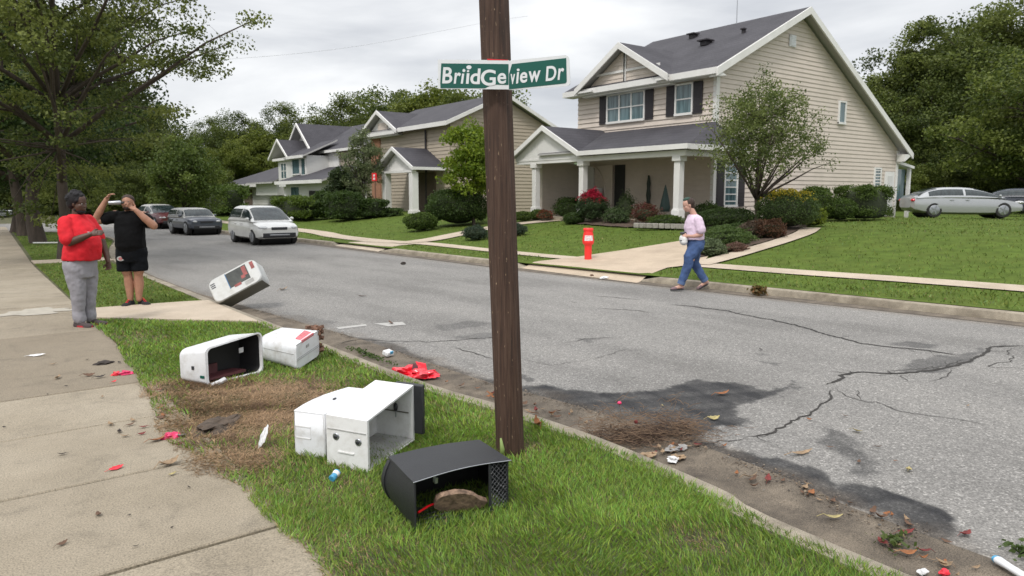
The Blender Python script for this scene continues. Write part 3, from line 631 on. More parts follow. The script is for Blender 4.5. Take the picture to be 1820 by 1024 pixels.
window(H1, 'y', GU - .01, 31.05, 31.5, 5.0, 5.85, 1, 1); window(H1, 'y', GU - .01, 34.45, 34.95, 2.05, 3.05, 1, 1, louv=7)
window(H1, 'y', GU - .01, 23.25, 23.95, 1.45, 3.05, 1, 1, shut=(-1, 1), louv=6)
mb = MB(); mb.bb((27.05, GU - .06, 7.75), (27.5, GU - .02, 8.2)); 
for i in range(6): mb.bb((27.1, GU - .08, 7.8 + i * .065), (27.45, GU - .055, 7.83 + i * .065))
mb.build('gable_vent', M['plastic_w'], H1, world=True)
mb = MB(); mb.bb((35.4, GU - .07, .85), (36.3, GU - .02, 2.95)); d_ = mb.build('side_door', M['white'], H1, world=True)
mb = MB(); mb.bb((35.6, GU - .09, 1.2), (36.1, GU - .065, 2.75)); q = mb.build('pane', M['siding3'], d_)
for v in q.data.vertices: v.co -= Vector(H1.location)
# back porch stub
mb = MB(); slab(mb, [(36.5, GU - .2, 3.45), (38.0, GU - .2, 3.25), (38.0, 23, 3.25), (36.5, 23, 3.45)], .12); mb.build('back_porch_roof', M['white'], H1, world=True)
mb = MB(); mb.bb((37.75, GU - .1, .65), (37.9, GU + .05, 3.2)); mb.bb((36.64, GU + .05, .65), (36.8, GU + .2, 3.3)); mb.build('back_porch_post', M['white'], H1, world=True)
mb = MB(); mb.bb((36.85, GU + .1, 1.6), (37.7, GU + .14, 3.1)); mb.build('porch_screen', M['glass'], H1, world=True)
for (x, y, s) in ((25.3, 20.3, .34), (26.9, 22.3, .28), (25.9, 18.9, .12)):
    z = EZ + (x - GX + .5) / (RX - GX + .5) * (RZ - EZ); mb = MB(); mb.bb((x - s / 2, y - s / 2, z - .05), (x + s / 2, y + s / 2, z + .12)); mb.box((x - .03, y, z + .15), (s * 1.5, s * 1.5, .05)); mb.build('roof_vent', M['shutter'], H1, world=True)
mb = MB(); mb.tube([(27.7, 20.6, 9.2), (27.7, 20.6, 11.6)], [.02, .012], 6); mb.build('antenna', M['steel'], H1, world=True)
# porch
PX, PZ = 19.45, 3.5
roof(H1, [[(PX - .12, 16.1, PZ), (PX - .12, 24, PZ), (GX + .0, 24, 4.52), (GX + .0, GU - .02, 4.52)], [(PX - .12, 16.1, PZ), (GX - .0, GU - .02, 4.52), (GX + .0, 16.1, PZ + .02)]], name='porch_roof', t=.06)
g0, g1, gc, gz = 21.45, 25.75, 23.6, 4.62
roof(H1, [[(PX - .2, gc, gz), (GX, gc, gz), (GX, g0, PZ - .02), (PX - .2, g0, PZ - .02)], [(PX - .2, gc, gz), (PX - .2, g1, PZ - .02), (GX + .3, g1, PZ - .02), (GX + .3, gc, gz)]], name='porch_gable_roof', t=.1)
mb = MB(); mb.prism([(PX, g0 + .1, 3.3), (PX, g1 - .1, 3.3), (PX, g1 - .1, 3.4), (PX, gc, gz - .1), (PX, g0 + .1, 3.4)], (.1, 0, 0)); mb.build('porch_pediment', M['white'], H1, world=True)
mb = MB(); beam(mb, (PX - .22, g0 - .05, PZ + .0), (PX - .22, gc, gz + .02), .06, .2); beam(mb, (PX - .22, gc, gz + .02), (PX - .22, g1 + .06, PZ + .0), .06, .2)
beam(mb, (PX - .17, 16.05, PZ - .0), (PX - .17, g0, PZ - .0), .12, .17); beam(mb, (PX - .1, 16.1, PZ - .01), (GX, 16.1, PZ - .01), .08, .17); mb.bb((PX - .02, g0, 3.24), (PX + .14, g1 - .1, 3.32)); mb.bb((PX - .25, g1 - .05, PZ - .2), (PX - .1, g1 + .12, PZ - .05))
mb.build('porch_trim', M['white'], H1, world=True)
mb = MB(); mb.bb((PX, 16.3, 3.12), (PX + .3, g1 - .15, 3.31)); mb.bb((PX + .3, 16.3, 3.29), (GX - .03, g1 - .15, 3.33)); mb.bb((PX + .3, g1 - .4, 3.12), (GX - .03, g1 - .15, 3.29)); mb.bb((PX + .3, 16.3, 3.12), (GX - .03, 16.5, 3.29)); mb.build('porch_ceiling', M['white'], H1, world=True)
mb = MB(); mb.bb((PX - .15, 16.2, .55), (GX, UL + .3, .93)); mb.build('porch_floor', M['kerb'], H1, world=True)
for u in (24.45, 21.5, 16.7):
    mb = MB(); x = PX + .16; mb.bb((x - .165, u - .165, .9), (x + .165, u + .165, 1.3)); mb.bb((x - .125, u - .125, 1.3), (x + .125, u + .125, 2.95)); mb.bb((x - .18, u - .18, 2.95), (x + .18, u + .18, 3.13)); mb.bb((x - .145, u - .145, 1.3), (x + .145, u + .145, 1.34))
    mb.build('porch_column', M['white'], H1, world=True, bevel=.012)
mb = MB(); mb.bb((GX + .03 - .1, 22.12, .93), (GX - .01 - .03, 22.72, 3.1)); mb.build('front_door', M['door_dark'], H1, world=True)
mb = MB(); mb.bb((GX - .1, 24.0, .93), (GX - .04, 24.95, 3.1)); mb.build('alcove_panel', M['siding3'], H1, world=True)
mb = MB(); pts = [(GX - .14, 24.0 - .95 * math.sin(a) + .1, 1.4 + 1.7 * math.cos(a)) for a in np.linspace(0, math.pi / 2, 10)]; mb.tube(pts, .04, 6); 
fan = [(GX - .11, 22.8, 3.1)] + [(GX - .11, p[1], p[2]) for p in pts] + [(GX - .11, 22.8, 1.4)]; mb.prism(fan, (.03, 0, 0)); mb.build('porch_arch', M['siding1'], H1, world=True)
mb = MB(); mb.bb((GX - 2.2, 25.0, .93), (GX, UL + .02, 3.2)); mb.build('porch_pier', M['siding1'], H1, world=True)
t = tag(MB().box((GX - .3, 24.1, 1.98), (.3, .46, .3)).box((GX - .3, 23.55, 1.98), (.3, .42, .3)).build('meter_box', M['plastic_w'], None, bevel=.02), 'pair of small white and teal boxes beside the porch arch', 'meter box')
for yy in (24.1, 23.55): MB().box((GX - .455, yy, 1.98), (.02, .3, .2)).build('meter_face', M['glass'], t)
t = thing('garden_pot', 'large dark green urn standing under the boxes on the porch', 'pot', (GX - .5, 23.6, .93)); mb = MB()
mb.loft([[Vector((r * math.cos(a), r * math.sin(a), z)) for a in np.linspace(0, 2 * math.pi, 17)[:-1]] for r, z in ((.16, 0), (.28, .12), (.36, .4), (.33, .62), (.2, .78), (.24, .84), (.18, .86))]); mb.build('urn', pmat('urn_green', (.015, .05, .04), .4), t, smooth=True)
t = tag(MB().loft([[Vector((GX - .08 + .04 * math.sin(a), 20.75 + r * math.cos(a), z)) for a in np.linspace(0, 2 * math.pi, 9)[:-1]] for r, z in ((.02, 1.25), (.12, 1.35), (.09, 1.6), (.13, 1.8), (.08, 2.1), (.11, 2.3), (.05, 2.5), (.02, 2.62))]).build('wall_ornament', pmat('ornament', (.03, .045, .035), .6), None, smooth=True), 'dark carved ornament hanging on the siding between the columns', 'ornament')
t = tag(MB().loft([[Vector((GX - 1.6 + r * math.sin(a), 18.5 + r * math.cos(a), z)) for a in np.linspace(0, 2 * math.pi, 9)[:-1]] for r, z in ((.16, 1.2), (.2, 1.35), (.13, 1.7), (.05, 2.05), (.01, 2.2))]).build('porch_spire', pmat('spire_green', (.03, .06, .055), .6), None, smooth=True), 'pointed grey green garden ornament near the right porch column', 'ornament')

# --- the second house
H2 = thing('house', 'tan two storey house with brown siding and small white gabled entrance porch', 'house', (22.6, 36, .5))
mb = MB(); siding(mb, [(22.6, .3), (30, .3), (30, 5.95), (26.3, 7.6), (22.6, 5.95)], (0, 36, 0), (1, 0, 0), (0, -1, 0), .21, .03); siding(mb, [(36, .3), (46, .3), (46, 5.9), (36, 5.9)], (22.6, 0, 0), (0, 1, 0), (-1, 0, 0), .21, .03)
mb.prism([(22.61, 36.01, .3), (30, 36.01, .3), (30, 36.01, 5.9), (26.3, 36.01, 7.5), (22.61, 36.01, 5.9)], (0, 9.9, 0)); mb.build('wall', M['siding2'], H2, world=True)
roof(H2, [[(22.1, 35.6, 5.98), (22.1, 46.4, 5.98), (26.3, 46.4, 7.85), (26.3, 35.6, 7.85)], [(26.3, 35.6, 7.85), (26.3, 46.4, 7.85), (30.5, 46.4, 5.98), (30.5, 35.6, 5.98)], [(21.9, 43.7, 7.25), (25.6, 43.7, 7.25), (22.8, 41.2, 5.92), (21.9, 41.2, 5.92)], [(21.9, 43.7, 7.25), (21.9, 46.6, 5.8), (22.8, 46.6, 5.8), (25.6, 43.7, 7.25)]])
mb = MB(); beam(mb, (22.05, 35.57, 5.96), (26.3, 35.57, 7.84), .06, .22); beam(mb, (26.3, 35.57, 7.84), (30.52, 35.57, 5.96), .06, .22); beam(mb, (22.06, 35.6, 5.98), (22.06, 41.2, 5.98), .1, .25)
beam(mb, (21.86, 41.1, 5.9), (21.86, 43.7, 7.26), .08, .22); beam(mb, (21.86, 43.7, 7.26), (21.86, 46.7, 5.78), .08, .22); beam(mb, (21.9, 41.3, 5.85), (21.9, 46.2, 5.85), .1, .2); mb.build('roof_trim', M['white'], H2, world=True)
mb = MB(); mb.prism([(22.3, 41.5, 5.6), (22.3, 46.2, 5.6), (22.3, 43.7, 7.0)], (.3, 0, 0)); mb.build('gable_wall', M['white'], H2, world=True)
mb = MB(); mb.bb((22.24, 43.0, 6.0), (22.29, 44.3, 6.5)); mb.build('gable_vent', M['siding1'], H2, world=True)
mb = MB(); mb.bb((22.5, 44.6, .3), (22.7, 45.9, 5.6)); mb.build('brick_strip', M['brick'], H2, world=True)
mb = MB(); mb.tube([(22.5, 38.6, 5.7), (22.5, 38.6, .6)], .06, 8); mb.build('downpipe', M['shutter'], H2, world=True)
p0, p1, pc, pzz, pa = 36.3, 41.0, 38.65, 3.42, 4.62; QX = 20.3
roof(H2, [[(QX, pc, pa), (22.6, pc, pa), (22.6, p0, pzz), (QX, p0, pzz)], [(QX, pc, pa), (QX, p1, pzz), (22.6, p1, pzz), (22.6, pc, pa)]], name='porch_roof', t=.1)
mb = MB(); beam(mb, (QX - .03, p0 - .05, pzz + .01), (QX - .03, pc, pa + .02), .07, .2); beam(mb, (QX - .03, pc, pa + .02), (QX - .03, p1 + .05, pzz + .01), .07, .2); beam(mb, (QX, p0 - .02, pzz), (22.6, p0 - .02, pzz), .08, .16)
mb.prism([(QX + .35, p0 + .5, pzz - .2), (QX + .35, p1 - .5, pzz - .2), (QX + .35, p1 - .5, pzz - .1), (QX + .35, pc, pa - .2), (QX + .35, p0 + .5, pzz - .1)], (.1, 0, 0)); mb.bb((QX + .02, p0 + .1, pzz - .3), (QX + .3, p1 - .1, pzz - .17)); mb.build('porch_gable', M['white'], H2, world=True)
for u in (p0 + .35, p1 - 1.1):
    mb = MB(); mb.bb((QX + .05, u - .2, .75), (QX + .45, u + .2, 3.13)); mb.bb((QX + .0, u - .25, .75), (QX + .5, u + .25, 1.0)); mb.build('porch_column', M['white'], H2, world=True, bevel=.01)
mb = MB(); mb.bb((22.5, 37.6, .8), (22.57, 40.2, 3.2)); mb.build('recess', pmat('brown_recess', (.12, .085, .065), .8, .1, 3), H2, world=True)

# --- the third house
H3 = thing('house', 'white two storey house with two steep gables and a projecting bay', 'house', (22, 50, .4))
mb = MB(); siding(mb, [(50, .2), (62.5, .2), (62.5, 5.4), (50, 5.4)], (24, 0, 0), (0, 1, 0), (-1, 0, 0), .25); siding(mb, [(24, .2), (33, .2), (33, 5.3), (28.5, 7.6), (24, 5.3)], (0, 50, 0), (1, 0, 0), (0, -1, 0), .25, .03); mb.bb((24.02, 50.02, .2), (33, 62.5, 5.3)); mb.build('wall', M['siding2'], H3, world=True)
roof(H3, [[(23.5, 49.6, 5.4), (23.5, 58.8, 5.4), (28.3, 61.0, 7.95), (28.3, 49.6, 7.95)], [(28.3, 49.6, 7.95), (28.3, 63, 7.95), (33.3, 63, 5.4), (33.3, 49.6, 5.4)], [(23.2, 61.2, 7.9), (29, 61.2, 7.9), (25, 58.1, 5.35), (23.2, 58.1, 5.35)], [(23.2, 61.2, 7.9), (23.2, 64.3, 5.35), (28, 64.3, 5.35), (29, 61.2, 7.9)]])
mb = MB(); beam(mb, (23.15, 58.0, 5.38), (23.15, 61.2, 7.92), .1, .24); beam(mb, (23.15, 61.2, 7.92), (23.15, 64.4, 5.38), .1, .24); beam(mb, (23.45, 49.6, 5.4), (23.45, 58.2, 5.4), .1, .2); mb.build('roof_trim', M['white'], H3, world=True)
mb = MB(); mb.prism([(23.9, 58.4, .3), (23.9, 64.0, .3), (23.9, 64.0, 5.5), (23.9, 61.2, 7.6), (23.9, 58.4, 5.5)], (5, 0, 0)); mb.build('gable_wall', M['white'], H3, world=True)
for a_, b_, z_ in ((54.3, 56.9, 3.6), (50, 51.2, .4)): MB().bb((23.85, a_, z_), (23.97, b_, 5.2)).build('wall_panel', M['white'], H3, world=True)
mb = MB(); mb.prism([(23.85, 58.9, 5.5), (23.85, 59.9, 5.5), (23.85, 59.4, 6.3)], (-.03, 0, 0)); mb.build('gable_window', M['carglass'], H3, world=True); MB().bb((23.8, 57.4, 3.9), (23.9, 57.9, 5.1)).build('narrow_window', M['carglass'], H3, world=True)
mb = MB(); mb.bb((22.0, 56.2, 2.6), (24, 62.6, 5.0)); mb.bb((22.4, 59.4, .3), (24, 62.6, 2.6)); mb.build('bay', M['siding3'], H3, world=True)
roof(H3, [[(21.6, 61.5, 6.5), (26, 61.5, 6.5), (24, 59.3, 4.98), (21.6, 59.3, 4.98)], [(21.6, 61.5, 6.5), (21.6, 63.6, 4.98), (24, 63.6, 4.98), (26, 61.5, 6.5)], [(21.6, 55.9, 4.98), (21.6, 60.2, 4.98), (24.5, 60.2, 6.3), (24.5, 55.9, 6.3)]], name='bay_roof')
mb = MB(); beam(mb, (21.56, 59.2, 5.0), (21.56, 61.5, 6.55), .08, .2); beam(mb, (21.56, 61.5, 6.55), (21.56, 63.8, 5.0), .08, .2); beam(mb, (21.56, 55.9, 5.0), (21.56, 59.4, 5.0), .1, .22); mb.bb((21.7, 59.6, 4.75), (22, 63.2, 4.95)); mb.build('bay_trim', M['white'], H3, world=True)
window(H3, 'x', 22.0, 60.6, 61.8, 3.3, 4.5, 2, 2); window(H3, 'x', 22.0, 57.6, 59.2, 3.6, 4.75, 1, 1); window(H3, 'x', 22.0, 56.4, 57.2, 3.5, 4.75, 1, 1)
mb = MB(); mb.bb((21.0, 49.8, .4), (24, 58.2, 2.95)); mb.build('garage_wall', M['siding3'], H3, world=True)
roof(H3, [[(20.4, 49.4, 2.95), (20.4, 58.8, 2.95), (24, 57.2, 4.15), (24, 49.4, 4.15)], [(20.4, 58.8, 2.95), (24, 58.8, 2.95), (24, 57.2, 4.15)]], name='garage_roof')
mb = MB(); beam(mb, (20.35, 49.4, 2.97), (20.35, 58.85, 2.97), .1, .25); mb.build('garage_trim', M['white'], H3, world=True)
window(H3, 'x', 21.0, 55.2, 57.0, 1.0, 2.5, 1, 1); window(H3, 'x', 22.4, 60.0, 61.8, .9, 2.3, 1, 1)
mb = MB(); mb.bb((20.93, 50.4, .5), (20.99, 53.2, 2.2)); mb.build('garage_door', M['shutter'], H3, world=True)

# --- the fourth, low house
H4 = thing('house', 'low grey house with a dark hipped roof at the far end of the row', 'house', (23, 72, .3))
mb = MB(); siding(mb, [(66, .1), (84, .1), (84, 3.0), (66, 3.0)], (24, 0, 0), (0, 1, 0), (-1, 0, 0), .25); mb.bb((24.02, 66, .1), (33, 84, 3.0)); mb.bb((22.4, 64.2, 1.9), (24, 70, 3.1)); mb.build('wall', M['siding3'], H4, world=True)
roof(H4, [[(23.2, 64, 3.0), (23.2, 85.5, 3.0), (28.5, 79, 5.2), (28.5, 66, 5.2)], [(23.2, 85.5, 3.0), (34, 85.5, 3.0), (28.5, 79, 5.2)], [(28.5, 66, 5.2), (28.5, 79, 5.2), (34, 85.5, 3.0), (34, 64, 3.0)], [(23.2, 64, 3.0), (28.5, 66, 5.2), (34, 64, 3.0)], [(21.8, 63.8, 3.05), (21.8, 71, 3.05), (25.5, 69, 4.6), (25.5, 65, 4.6)]])
mb = MB(); beam(mb, (23.15, 64, 3.02), (23.15, 85.5, 3.02), .12, .3); mb.build('roof_trim', M['white'], H4, world=True)
for a_, b_ in ((79.8, 81.5), (76.2, 78.6)): MB().bb((23.9, a_, .2), (23.98, b_, 2.5)).build('garage_door', M['recess_brown'], H4, world=True)

# ------------------------------------------------------------------ trees and shrubs
def rand_dirs(r, n):
    v = r.normal(size=(n, 3)); return v / np.linalg.norm(v, axis=1)[:, None]
def leaf_cloud(r, P, size, c1, c2, up=.0, elong=1.6, tone=None):
    n = len(P); d = rand_dirs(r, n); d[:, 2] = d[:, 2] * (1 - up) - .15; a = rand_dirs(r, n); a -= d * (a * d).sum(1)[:, None]; a /= np.linalg.norm(a, axis=1)[:, None] + 1e-9
    s = size * r.uniform(.6, 1.35, n)[:, None]; t = r.uniform(0, 1, n)[:, None] if tone is None else np.clip(tone + r.normal(0, .18, n), 0, 1)[:, None]
    return a * s * .32, d * s * elong * .62, (np.array(c1) * (1 - t) + np.array(c2) * t).astype(np.float32)
def tree(name, label, cat, loc, H, th_, R, ncl, nleaf, ls, seed, c1=(.03, .052, .014), c2=(.075, .115, .03), tr=.15, lean=(0, 0), zsc=1.0, cy=0, nl=8, clr=.27, flat=.6, off=(0, 0), group=None, barkm='bark', low=0, stems=1, fac=None, lim=.45, core=0):
    r = np.random.default_rng(seed); root = thing(name, label, cat, loc, 0, group); zc = th_ + (H - th_) / 2; rz = (H - th_) / 2
    D = rand_dirs(r, ncl); q = r.uniform(0, 1, ncl) ** .45; lob = 1 + .22 * np.sin(D[:, 0] * 5 + seed) * np.cos(D[:, 1] * 4 + seed * 2) + .12 * np.sin(D[:, 2] * 7 + seed)
    C = D * q[:, None] * lob[:, None] * np.array([R, R, rz]); hz = (C[:, 2] / rz); C[:, :2] *= (1 - .35 * np.clip(hz, 0, 1) + .0)[:, None]
    C += np.array([off[0], off[1], zc])
    if fac is not None: C = fac(r, C)
    ncl = len(C)
    # trunk and limbs
    mb = MB(); top = Vector((lean[0], lean[1], th_ + (H - th_) * .55)); starts = []
    for s_ in range(stems):
        sx = 0 if stems == 1 else .12 * math.cos(s_ * 2.4); sy = 0 if stems == 1 else .12 * math.sin(s_ * 2.4)
        tp = top if stems == 1 else Vector((R * .5 * math.cos(s_ * 2.4 + 1), R * .5 * math.sin(s_ * 2.4 + 1), th_ + (H - th_) * .6))
        pts = [Vector((sx, sy, -.15)), Vector((sx, sy, .0))] + [Vector((sx, sy, 0)).lerp(tp, k / 7) + Vector((r.normal(0, .02 * H / 5), r.normal(0, .02 * H / 5), 0)) for k in range(1, 8)]
        k_ = 1 if stems == 1 else .5
        mb.tube(pts, [tr * k_ * 1.35, tr * k_ * 1.1] + [tr * k_ * (1 - .78 * k / 7) for k in range(1, 8)], 9); starts += [(p, tr * k_ * (1 - .78 * i / 7)) for i, p in enumerate(pts[2:])]
    limbs = []
    order = np.argsort(-np.hypot(C[:, 0], C[:, 1]) + r.uniform(0, R * .5, ncl))[:nl]
    for i in order:
        e = Vector(C[i]); h = e.z - lim * math.hypot(e.x, e.y); p, pr = min(starts, key=lambda s: abs(s[0].z - max(th_ * .8, h)))
        mid = p.lerp(e, .5) + Vector((r.normal(0, .05), r.normal(0, .05), .12)) * R * .3
        ln = [p, p.lerp(mid, .5) + Vector((0, 0, .02 * R)), mid, mid.lerp(e, .5) + Vector((0, 0, .03 * R)), e]; rr = min(pr * .62, tr * .45)
        mb.tube(ln, [rr, rr * .8, rr * .6, rr * .38, rr * .15], 6); limbs += list(zip(ln[1:], [rr * .8, rr * .6, rr * .38, rr * .15]))
    pool = limbs + starts[2:]
    for i in range(ncl):
        e = Vector(C[i]); p, pr = min(pool, key=lambda s: (s[0] - e).length + (1.5 * max(0, s[0].z - e.z))); rr = max(min(pr * .5, tr * .16), .004)
        mid = p.lerp(e, .5) + Vector((r.normal(0, .04), r.normal(0, .04), .06)) * R * .25
        mb.tube([p, mid, e], [rr, rr * .6, rr * .2], 4)
    mb.build('trunk', M[barkm], root, smooth=True)
    if core:   # dense woody and leafy heart of the crown, far inside the leaves
        pass
    per = max(1, nleaf // ncl); cs = R * clr * r.uniform(.6, 1.3, ncl); idx = np.repeat(np.arange(ncl), per); n = len(idx)
    o = rand_dirs(r, n) * (r.uniform(0, 1, n) ** .5)[:, None] * cs[idx][:, None]; o[:, 2] *= flat
    P = C[idx] + o; tn = np.clip(.35 + .25 * r.normal(size=ncl), 0, 1)[idx]
    A, B, col = leaf_cloud(r, P, ls, c1, c2, tone=tn); leafy('crown', P - B * .5, A, B, .45, col, M['leaf'], root)
    return root
def copy_thing(o, loc, rz, sc, label=None, group=None):
    c = o.copy(); COL.objects.link(c); c.location = loc; c.rotation_euler = (0, 0, rz); c.scale = sc if hasattr(sc, '__len__') else (sc, sc, sc)
    if label: c['label'] = label
    if group: c['group'] = group
    for ch in list(o.children):
        d = ch.copy(); COL.objects.link(d); d.parent = c
        for g in list(ch.children): e_ = g.copy(); COL.objects.link(e_); e_.parent = d
    return c
def on(px, py, depth): # ground spot in the direction of pixel column px at a given depth
    p = dist_pt(px, 380, depth); return Vector((p.x, p.y, float(th_np(np.array(p.x), np.array(p.y)))))
# large street tree on the left, its sprays of twigs reaching right over the road
def sprays(r, C):
    C = C.copy(); k = r.random(len(C)) < .5; rr = np.hypot(C[:, 0], C[:, 1]); C[:, 2] += (rr * .1) - .2; return C
tree('street_tree', 'large leafy street tree with dark branching trunk behind the person in red', 'tree', (2.1, 22.7, .1), 11.2, 1.9, 4.5, 340, 72000, .088, 21, c1=(.055, .078, .016), c2=(.23, .26, .06), tr=.155, nl=22, clr=.15, flat=.42, lean=(.2, -.2), fac=sprays, lim=.55, off=(.2, -.5))
gS = 'street trees on the far verge'
s1 = tree('street_tree', 'street tree with a thick leaning trunk and pale board at its foot', 'tree', (2.15, 31.2, .1), 9.0, 2.0, 4.2, 150, 26000, .15, 22, c1=(.022, .042, .01), c2=(.06, .1, .022), tr=.27, nl=12, clr=.24, group=gS, lean=(.0, .6))
copy_thing(s1, (2.1, 37.5, .1), 2.0, .95, 'slim street tree second behind the thick leaning trunk', gS)
copy_thing(s1, (2.0, 41.2, .1), 4.0, .9, 'farthest street tree on the verge before the side street', gS)
tag(MB().box((2.35, 30.2, .16), (.9, .14, .04), Matrix.Rotation(-.5, 3, 'Z')).build('board', M['white'], None, bevel=.01), 'pale board lying in the grass below the leaning street tree', 'board')
# forest and yard trees: a few grown once, the rest copies with their own turn and size
G1, G2 = (.042, .064, .012), (.17, .205, .042); Y1, Y2 = (.075, .105, .014), (.21, .24, .04)
gF = 'trees of the wood around the street'
protos = []
specs = [('wide dark oak like tree', 15, 2.5, 6.2, G1, G2), ('bushy mid green tree', 12, 1.6, 5.4, (.052, .08, .014), (.205, .24, .05)), ('tall loose crowned tree', 17, 4.5, 5.0, G1, (.18, .21, .048)), ('yellow green rounded tree', 10, 1.2, 4.6, Y1, Y2), ('dense dark round tree', 13, 1.2, 6.0, (.038, .058, .012), (.15, .185, .038))]
LBL = {}
def wood(kind_i, px, depth, h, rz, label, dz=0, wsc=1.0):
    nm_, H, t_, R, ca, cb = specs[kind_i]; loc = on(px, 0, depth); loc.z += dz - .1; s = h / H
    if kind_i not in LBL:
        LBL[kind_i] = tree('forest_tree', label, 'tree', loc, H, t_, R, 150, 33000, .23, 40 + kind_i, c1=ca, c2=cb, tr=.28, nl=10, clr=.23, flat=.72, group=gF)
        LBL[kind_i].scale = (s * wsc, s * wsc, s); LBL[kind_i].rotation_euler[2] = rz; return LBL[kind_i]
    return copy_thing(LBL[kind_i], loc, rz, (s * wsc, s * wsc, s), label, gF)
TR = [ # kind, px column, depth, height, turn, what tells it
 (2, 1620, 60, 15.2, 0, 'tall loose tree rising above the rear corner of the large house'),
 (0, 1735, 66, 17.0, 1, 'broad dark tree in the middle of the wood on the right'),
 (2, 1800, 62, 17.9, 2, 'tallest tree of the wood in the top right corner'),
 (4, 1690, 58, 12.9, .5, 'dense dark tree right behind the silver sedan roof'),
 (4, 1760, 55, 11.5, 1.5, 'dense dark tree behind the front of the silver sedan'),
 (1, 1560, 75, 12.3, 2.5, 'bushy tree half hidden behind the long roof slope of the large house'),
 (1, 1830, 44, 9.7, 3.5, 'pale green bushy tree cut by the right edge above the dark car'),
 (4, 1640, 56, 9.7, 4.5, 'low dark tree beside the back porch of the large house'),
 (0, 1880, 60, 13.8, 5.5, 'broad tree at the far right end of the wood'),
 (2, 1540, 90, 14.4, 3.2, 'thin tree far behind the large house roof'),
 (4, 1590, 62, 7.6, 1.0, 'small dark tree seen just over the back porch roof'),
 (0, 1690, 90, 18.4, 1.2, 'broad tree of the second row between the tall loose tree and the corner'),
 (1, 1770, 80, 17.5, 2.2, 'bushy tree of the second row under the tallest crown'),
 (0, 612, 88, 12.9, .3, 'big dark tree standing above the roof of the white house'),
 (2, 640, 95, 10.8, 1.3, 'loose tree just right of the big dark tree above the roofs'),
 (1, 700, 100, 15.6, 2.1, 'round tree above the gable of the tan house'),
 (1, 745, 90, 14.2, 3.3, 'round tree above the middle of the tan house roof'),
 (3, 790, 88, 14.2, 4.3, 'yellow green tree showing under the left end of the street sign'),
 (1, 845, 85, 13.8, 5.3, 'bushy tree behind the timber pole under the street sign'),
 (0, 515, 105, 13.1, 2.6, 'dark tree behind the twin gables of the white house'),
 (4, 430, 112, 11.7, 3.6, 'dark wide tree on the skyline left of the white house'),
 (3, 470, 100, 9.1, 4.6, 'yellow green tree just left of the white house gables'),
 (3, 420, 95, 7.3, .2, 'yellow green tree above the low hipped roof'),
 (0, 385, 125, 11.7, 1.8, 'distant dark tree above the parked vehicles'),
 (4, 340, 100, 7.3, 2.8, 'dark tree behind the small tree at the road end'),
 (1, 555, 95, 9.1, 1.1, 'bushy tree close behind the white house roof'),
 (3, 300, 88, 6.4, 3.1, 'yellow green tree at the end of the street above the dark red car'),
 (4, 255, 75, 10.5, .7, 'dark tree at the road end above the person in black'),
 (4, 190, 68, 11.5, 1.7, 'dark tree filling the gap between the two standing people'),
 (1, 140, 64, 11.5, 2.7, 'bushy tree behind the head of the person in red'),
 (4, 60, 66, 13.0, 3.7, 'dark tree beyond the side street near the left edge'),
 (4, 0, 62, 13.5, 4.7, 'dark tree beyond the side street at the left edge'),
 (0, -60, 60, 15.0, 5.7, 'broad tree out at the left edge beyond the pavement'),
 (1, 225, 90, 13.0, 1.4, 'taller bushy tree in the second row at the road end'),
 (0, 110, 90, 17.0, 2.4, 'broad dark tree in the second row behind the large street tree'),
 (0, 20, 90, 17.0, 3.4, 'broad dark tree in the second row at the left edge'),
]
for a in TR: wood(*a, wsc=1.15)
for i, (px, dp, h, ph) in enumerate([(1625, 52, 4.5, 'beside the back porch'), (1668, 53, 5, 'above the roof of the silver sedan'), (1712, 52, 4.2, 'above the windscreen of the silver sedan'), (1752, 51, 5, 'above the bonnet of the silver sedan'), (1795, 50, 4.5, 'above the dark car'), (1835, 48, 5, 'cut by the right edge'), (1590, 58, 4.5, 'behind the rear corner of the house'), (30, 58, 4.2, 'beyond the far end of the pavement'), (95, 59, 4, 'between the leaning trunk and the person in red'), (150, 60, 4.5, 'behind the shoulder of the person in red'), (195, 60, 4, 'between the two standing people'), (240, 61, 4.6, 'behind the person in black'), (280, 63, 4, 'left of the dark red car'), (320, 66, 4.4, 'above the dark red car'), (375, 72, 4.5, 'above the dark jeep'), (-30, 57, 5, 'at the left edge')]):
    copy_thing(LBL[4 if i % 2 else 1], on(px, 0, dp) - Vector((0, 0, 1.1)), i * 1.3, (h / 9, h / 9, h / 11), 'low bushy undergrowth tree ' + ph, 'undergrowth along the edge of the wood')
# small yard trees
tree('yard_tree', 'slender small tree with many upright twigs before the gable wall', 'tree', on(1345, 0, 22.2), 4.6, 1.2, 1.7, 260, 19000, .07, 61, c1=(.07, .10, .025), c2=(.21, .25, .07), tr=.09, nl=14, clr=.2, flat=1.0, barkm='bark', lim=1.7, off=(0, 0))
tree('yard_tree', 'bright yellow green young tree beside the timber pole in the far yard', 'tree', (17.2, 25.6, .55), 4.5, .8, 1.35, 110, 11000, .13, 62, c1=(.09, .15, .012), c2=(.26, .33, .03), tr=.07, nl=10, clr=.3, flat=.7, lim=1.0)
tree('yard_tree', 'grey green willowy tree at the left corner of the tan house', 'tree', on(648, 0, 44), 5.0, 1.0, 1.25, 120, 6500, .12, 63, c1=(.09, .12, .05), c2=(.24, .27, .13), tr=.09, nl=10, clr=.28, flat=.9, lim=1.2)
tree('yard_tree', 'small bright tree standing above the dark vehicles at the road end', 'tree', (10.8, 47, .1), 4.9, .9, 2.3, 120, 14000, .16, 64, c1=(.06, .095, .018), c2=(.17, .22, .045), tr=.1, nl=10, clr=.28, flat=.75, lim=1.0)
